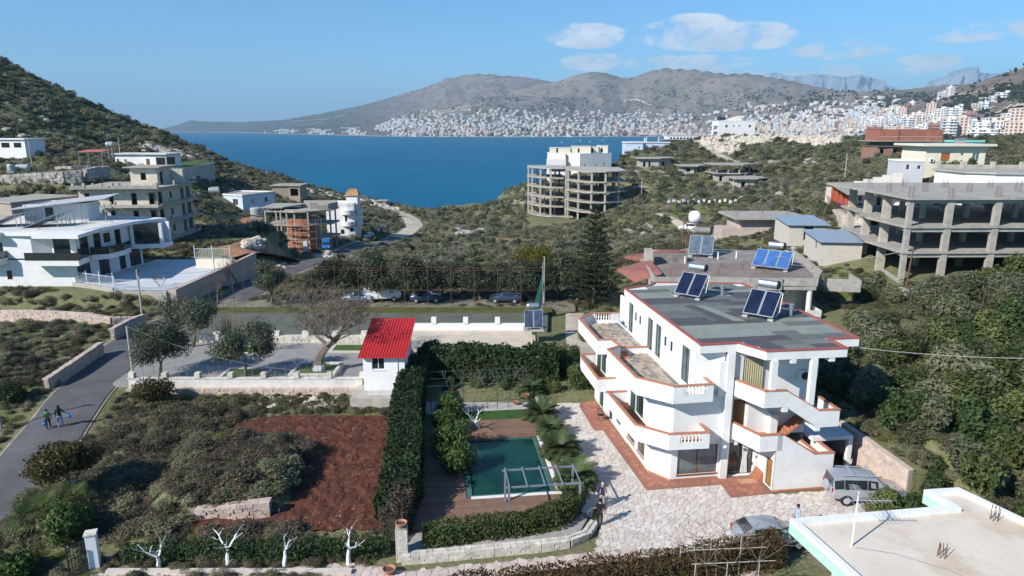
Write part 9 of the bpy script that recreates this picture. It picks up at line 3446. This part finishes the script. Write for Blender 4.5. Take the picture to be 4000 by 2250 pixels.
for px, py, y, rz, col, kd, l in ((1440, 936, 193, R(-110), (.75, .75, .75), 'hatch', 'white car parked by the road beyond the blue truck'), (1487, 928, 205, R(-110), (.05, .05, .06), 'hatch', 'dark car parked furthest along the seaside road'), (1275, 972, 152, R(-75), (.03, .22, .55), 'van', 'bright blue truck cab parked at the brick infill house'), (950, 1088, 108, R(150), (.30, .33, .36), 'hatch', 'grey car parked beside the drive of the white house'),
                                 (1400, 1195, 86.8, R(175), (.42, .52, .6), 'hatch', 'pale blue car parked under the olive row'), (1495, 1205, 87.2, R(10), (.72, .73, .74), 'van', 'white van parked under the olive row'), (1665, 1212, 86.6, R(5), (.04, .07, .13), 'hatch', 'dark blue car parked under the middle of the olive row'), (1975, 1218, 86.4, R(175), (.05, .08, .12), 'hatch', 'dark car parked at the right end of the olive row'), (2684, 911, 172, R(170), (.78, .78, .79), 'suv', 'white estate car parked alone on the scrub track')):
 x, yy, z = aty(px, py, y)
 car(l, (x, yy, max(z, hz1(x, yy)) if y > 100 else .95), rz, col, kd)
x, y, z = aty(3845, 690, 112)
car('dusty grey pickup on the garage roof terrace at the far right', (x, y, 15.6) if False else (x, y, z - .4), R(170), (.4, .38, .35), 'hatch')
# ------------------------------------------------------------------ people
SKIN = mat('skin', (.42, .25, .17), var=.06, fine=.03)
def person(label, loc, rz, top, legs, shoes, hair, arms, stride=.12, scale=1.0, long_hair=False, sleeves=True, lean=0.0):
 """standing or walking figure facing +Y; arms: two (elbow, hand) offsets from the shoulder"""
 E, V_, Rr = [], [], []
 def v(p, r):
  V_.append(p)
  Rr.append(r)
  return len(V_) - 1
 def e(a, b):
  E.append((a, b))
 pel = v((0, 0, .95), .135)
 wa = v((0, .01, 1.12), .125)
 ch = v((0, .0 + lean, 1.34), .15)
 nk = v((0, .01 + lean, 1.49), .06)
 hd = v((0, .03 + lean, 1.60), .085)
 tp = v((0, .02 + lean, 1.71), .07)
 for a, b in ((pel, wa), (wa, ch), (ch, nk), (nk, hd), (hd, tp)):
  e(a, b)
 ns = v((0, .12 + lean, 1.60), .02)
 e(hd, ns)
 for s, (el, ha) in zip((-1, 1), arms):
  sh = v((s * .19, lean, 1.42), .065)
  e(ch, sh)
  x0 = Vector((s * .19, lean, 1.42))
  pe = x0 + Vector(el)
  ph = x0 + Vector(ha)
  ie, ih = v(tuple(pe), .047), v(tuple(ph), .032)
  e(sh, ie)
  e(ie, ih)
  d = (ph - pe).normalized()
  sd = d.cross(Vector((0, 1, .2))).normalized()
  kn = v(tuple(ph + d * .06), .033)
  e(ih, kn)
  for f in range(4):
   q = ph + d * (.125 + .02 * (f in (1, 2))) + sd * (f - 1.5) * .022
   e(kn, v(tuple(q), .0095))
  e(ih, v(tuple(ph + d * .05 + sd * .055), .011))
 for s in (-1, 1):
  hp = v((s * .095, 0, .88), .10)
  kn = v((s * .10, s * stride * .6 + .02, .49), .068)
  an = v((s * .10, s * stride, .10), .045)
  to = v((s * .115, s * stride + .17, .04), .04)
  for a, b in ((pel, hp), (hp, kn), (kn, an), (an, to)):
   e(a, b)
 me = bpy.data.meshes.new('person')
 me.from_pydata(V_, E, [])
 ob = bpy.data.objects.new('person_base', me)
 COL.objects.link(ob)
 sk = ob.modifiers.new('skin', 'SKIN')
 for i, q in enumerate(me.skin_vertices[0].data):
  q.radius = (Rr[i], Rr[i] * (.8 if i in (0, 1, 2) else 1))
  q.use_root = i == 0
 sb = ob.modifiers.new('sub', 'SUBSURF')
 sb.levels = sb.render_levels = 2
 dg = bpy.context.evaluated_depsgraph_get()
 m2 = bpy.data.meshes.new_from_object(ob.evaluated_get(dg))
 bpy.data.objects.remove(ob)
 for mm in (SKIN, top, legs, shoes):
  m2.materials.append(mm)
 for p in m2.polygons:
  c = p.center
  r = abs(c.x)
  k = 1
  if c.z > 1.47 and r < .14:
   k = 0
  elif c.z < .09:
   k = 3
  elif c.z < .93 and r < .24:
   k = 2
  else:
   for s, (el, ha) in zip((-1, 1), arms):
    hand = Vector((s * .19, lean, 1.42)) + Vector(ha)
    elb = Vector((s * .19, lean, 1.42)) + Vector(el)
    if (c - hand).length < (.16 if sleeves else (hand - elb).length + .02) and c.x * s > .1:
     k = 0
  p.material_index = k
 m2.polygons.foreach_set('use_smooth', [True] * len(m2.polygons))
 o = link('person', m2, None, loc, rz, label, 'person')
 o.scale = (scale,) * 3
 if hair:
  m = MB()
  m.lathe([(.02, .135), (.07, .115), (.098, .06), (.102, 0), (.085, -.05)], (0, -.005 + lean, 1.635), 14)
  if long_hair:
   m.lathe([(.09, .02), (.12, -.12), (.13, -.28), (.06, -.42)], (0, -.06 + lean, 1.62), 12)
  m.build('hair', hair, o, smooth=True)
 return o
BLK = mat('black_cloth', (.012, .012, .014), var=.2)
HB = mat('dark_hair', (.015, .011, .009), var=.2)
down = ((-.05, .0, -.29), (-.07, .06, -.54))
downr = ((.05, .0, -.29), (.07, .06, -.54))
x, y, _ = at(153 + 36, 1683, .45)
gx_, gy_ = at(193, 1684, .45)[:2]
a_ = person('person in a green jacket and black trousers carrying a blue bag up the road', (gx_, gy_, hz1(gx_, gy_) + .12), R(25), mat('green_cloth', (.02, .23, .075), var=.12), BLK, PLASTIC_W, HB, (down, downr), .16, .93)
wx_, wy_ = at(240, 1676, .45)[:2]
person('person with long dark hair, black top and pale jeans walking up the road', (wx_, wy_, hz1(wx_, wy_) + .12), R(20), BLK, mat('pale_denim', (.22, .33, .5), var=.12), PLASTIC_W, HB, (down, ((.1, .05, -.26), (.32, .1, -.4))), .16, 1.0, True)
BLUEB = mat('blue_bag', (.02, .2, .5), var=.15)
for (x, y, z, l) in ((gx_ - .33, gy_, hz1(gx_, gy_) + .55, 'crumpled blue bag carried by the person in the green jacket'), (wx_ + .55, wy_ + .25, hz1(wx_, wy_) + .9, 'blue folded bag held out by the person with long hair')):
 b = thing('carried_bag', l, 'bag', (x, y, z), 0, None)
 m = MB()
 m.rock((0, 0, 0), (.2, .13, .24), 5)
 m.build('pouch', BLUEB, b)
 m = MB()
 m.tube([(-.07, 0, .1), (0, 0, .26), (.07, 0, .1)], .012, 4)
 m.build('handle', BLUEB, b)
bp = thing('backpack', 'small dark backpack worn by the person in the green jacket', 'backpack', (gx_ + .1, gy_ - .12, hz1(gx_, gy_) + 1.25), R(25))
m = MB()
m.obox((0, -.08, -.02), (.22, .13, .3))
m.build('pack', mat('dark_pack', (.04, .035, .05), var=.2), bp)
mx, my = at(2342, 2055, .06)[:2]
person('person in black t-shirt and black trousers standing on the paving, back turned', (mx, my, .06), R(-20), BLK, BLK, PLASTIC_W, HB, (((-.06, .02, -.28), (-.22, .16, -.46)), downr), .06, 1.03, sleeves=False)
mx, my = at(2352, 1985, .06)[:2]
person('older person in navy pullover and beige trousers raising a hand to the face', (mx, my, .06), R(150), mat('navy_cloth', (.015, .025, .07), var=.15), mat('khaki_cloth', (.33, .29, .22), var=.1), BROWNW, mat('grey_hair', (.4, .38, .36), var=.1), (((-.08, .06, -.27), (-.06, .2, -.02)), downr), .05, 1.0)
mx, my = at(3108, 2075, .06)[:2]
person('person in a blue and white top half hidden by the mint house', (mx, my, .06), R(100), mat('blue_white_cloth', (.35, .42, .55), var=.4, scale=12), BLK, BLK, HB, (down, downr), .05, 1.0)
ch_ = thing('metal_chair', 'dark metal armchair on the terracotta apron beside the villa', 'chair', (*at(2348, 1640, .09)[:2], .09), R(20))
for a in (-.24, .24):
 for b in (-.22, .22):
  m = MB()
  m.tube([(a, b, 0), (a, b, .45 if b < 0 else .95)], .018, 5)
  m.build('leg', DARK, ch_)
m = MB()
m.box(-.26, -.24, .43, .26, .24, .46)
m.build('seat', DARK, ch_)
m = MB()
for z in (.6, .75, .9):
 m.bar((-.24, .22, z), (.24, .22, z), .03)
m.build('backrest', DARK, ch_)
for k in range(14):
 x, y, z = on_ground(2612 + k * 20, 800 - (k % 2) * 4)
 b = thing('beehive', 'small painted beehive box in the row across the scrub', 'beehive', (x, y, z + .5), .1 * k, 'row of beehives in the scrub')
 m = MB()
 m.box(-.4, -.35, 0, .4, .35, .7)
 m.build('box', [PALEBLUE, OFFWHITE, LIMEY][k % 3], b)
 m = MB()
 m.box(-.45, -.4, .701, .45, .4, .8)
 m.build('lid', ALU, b)
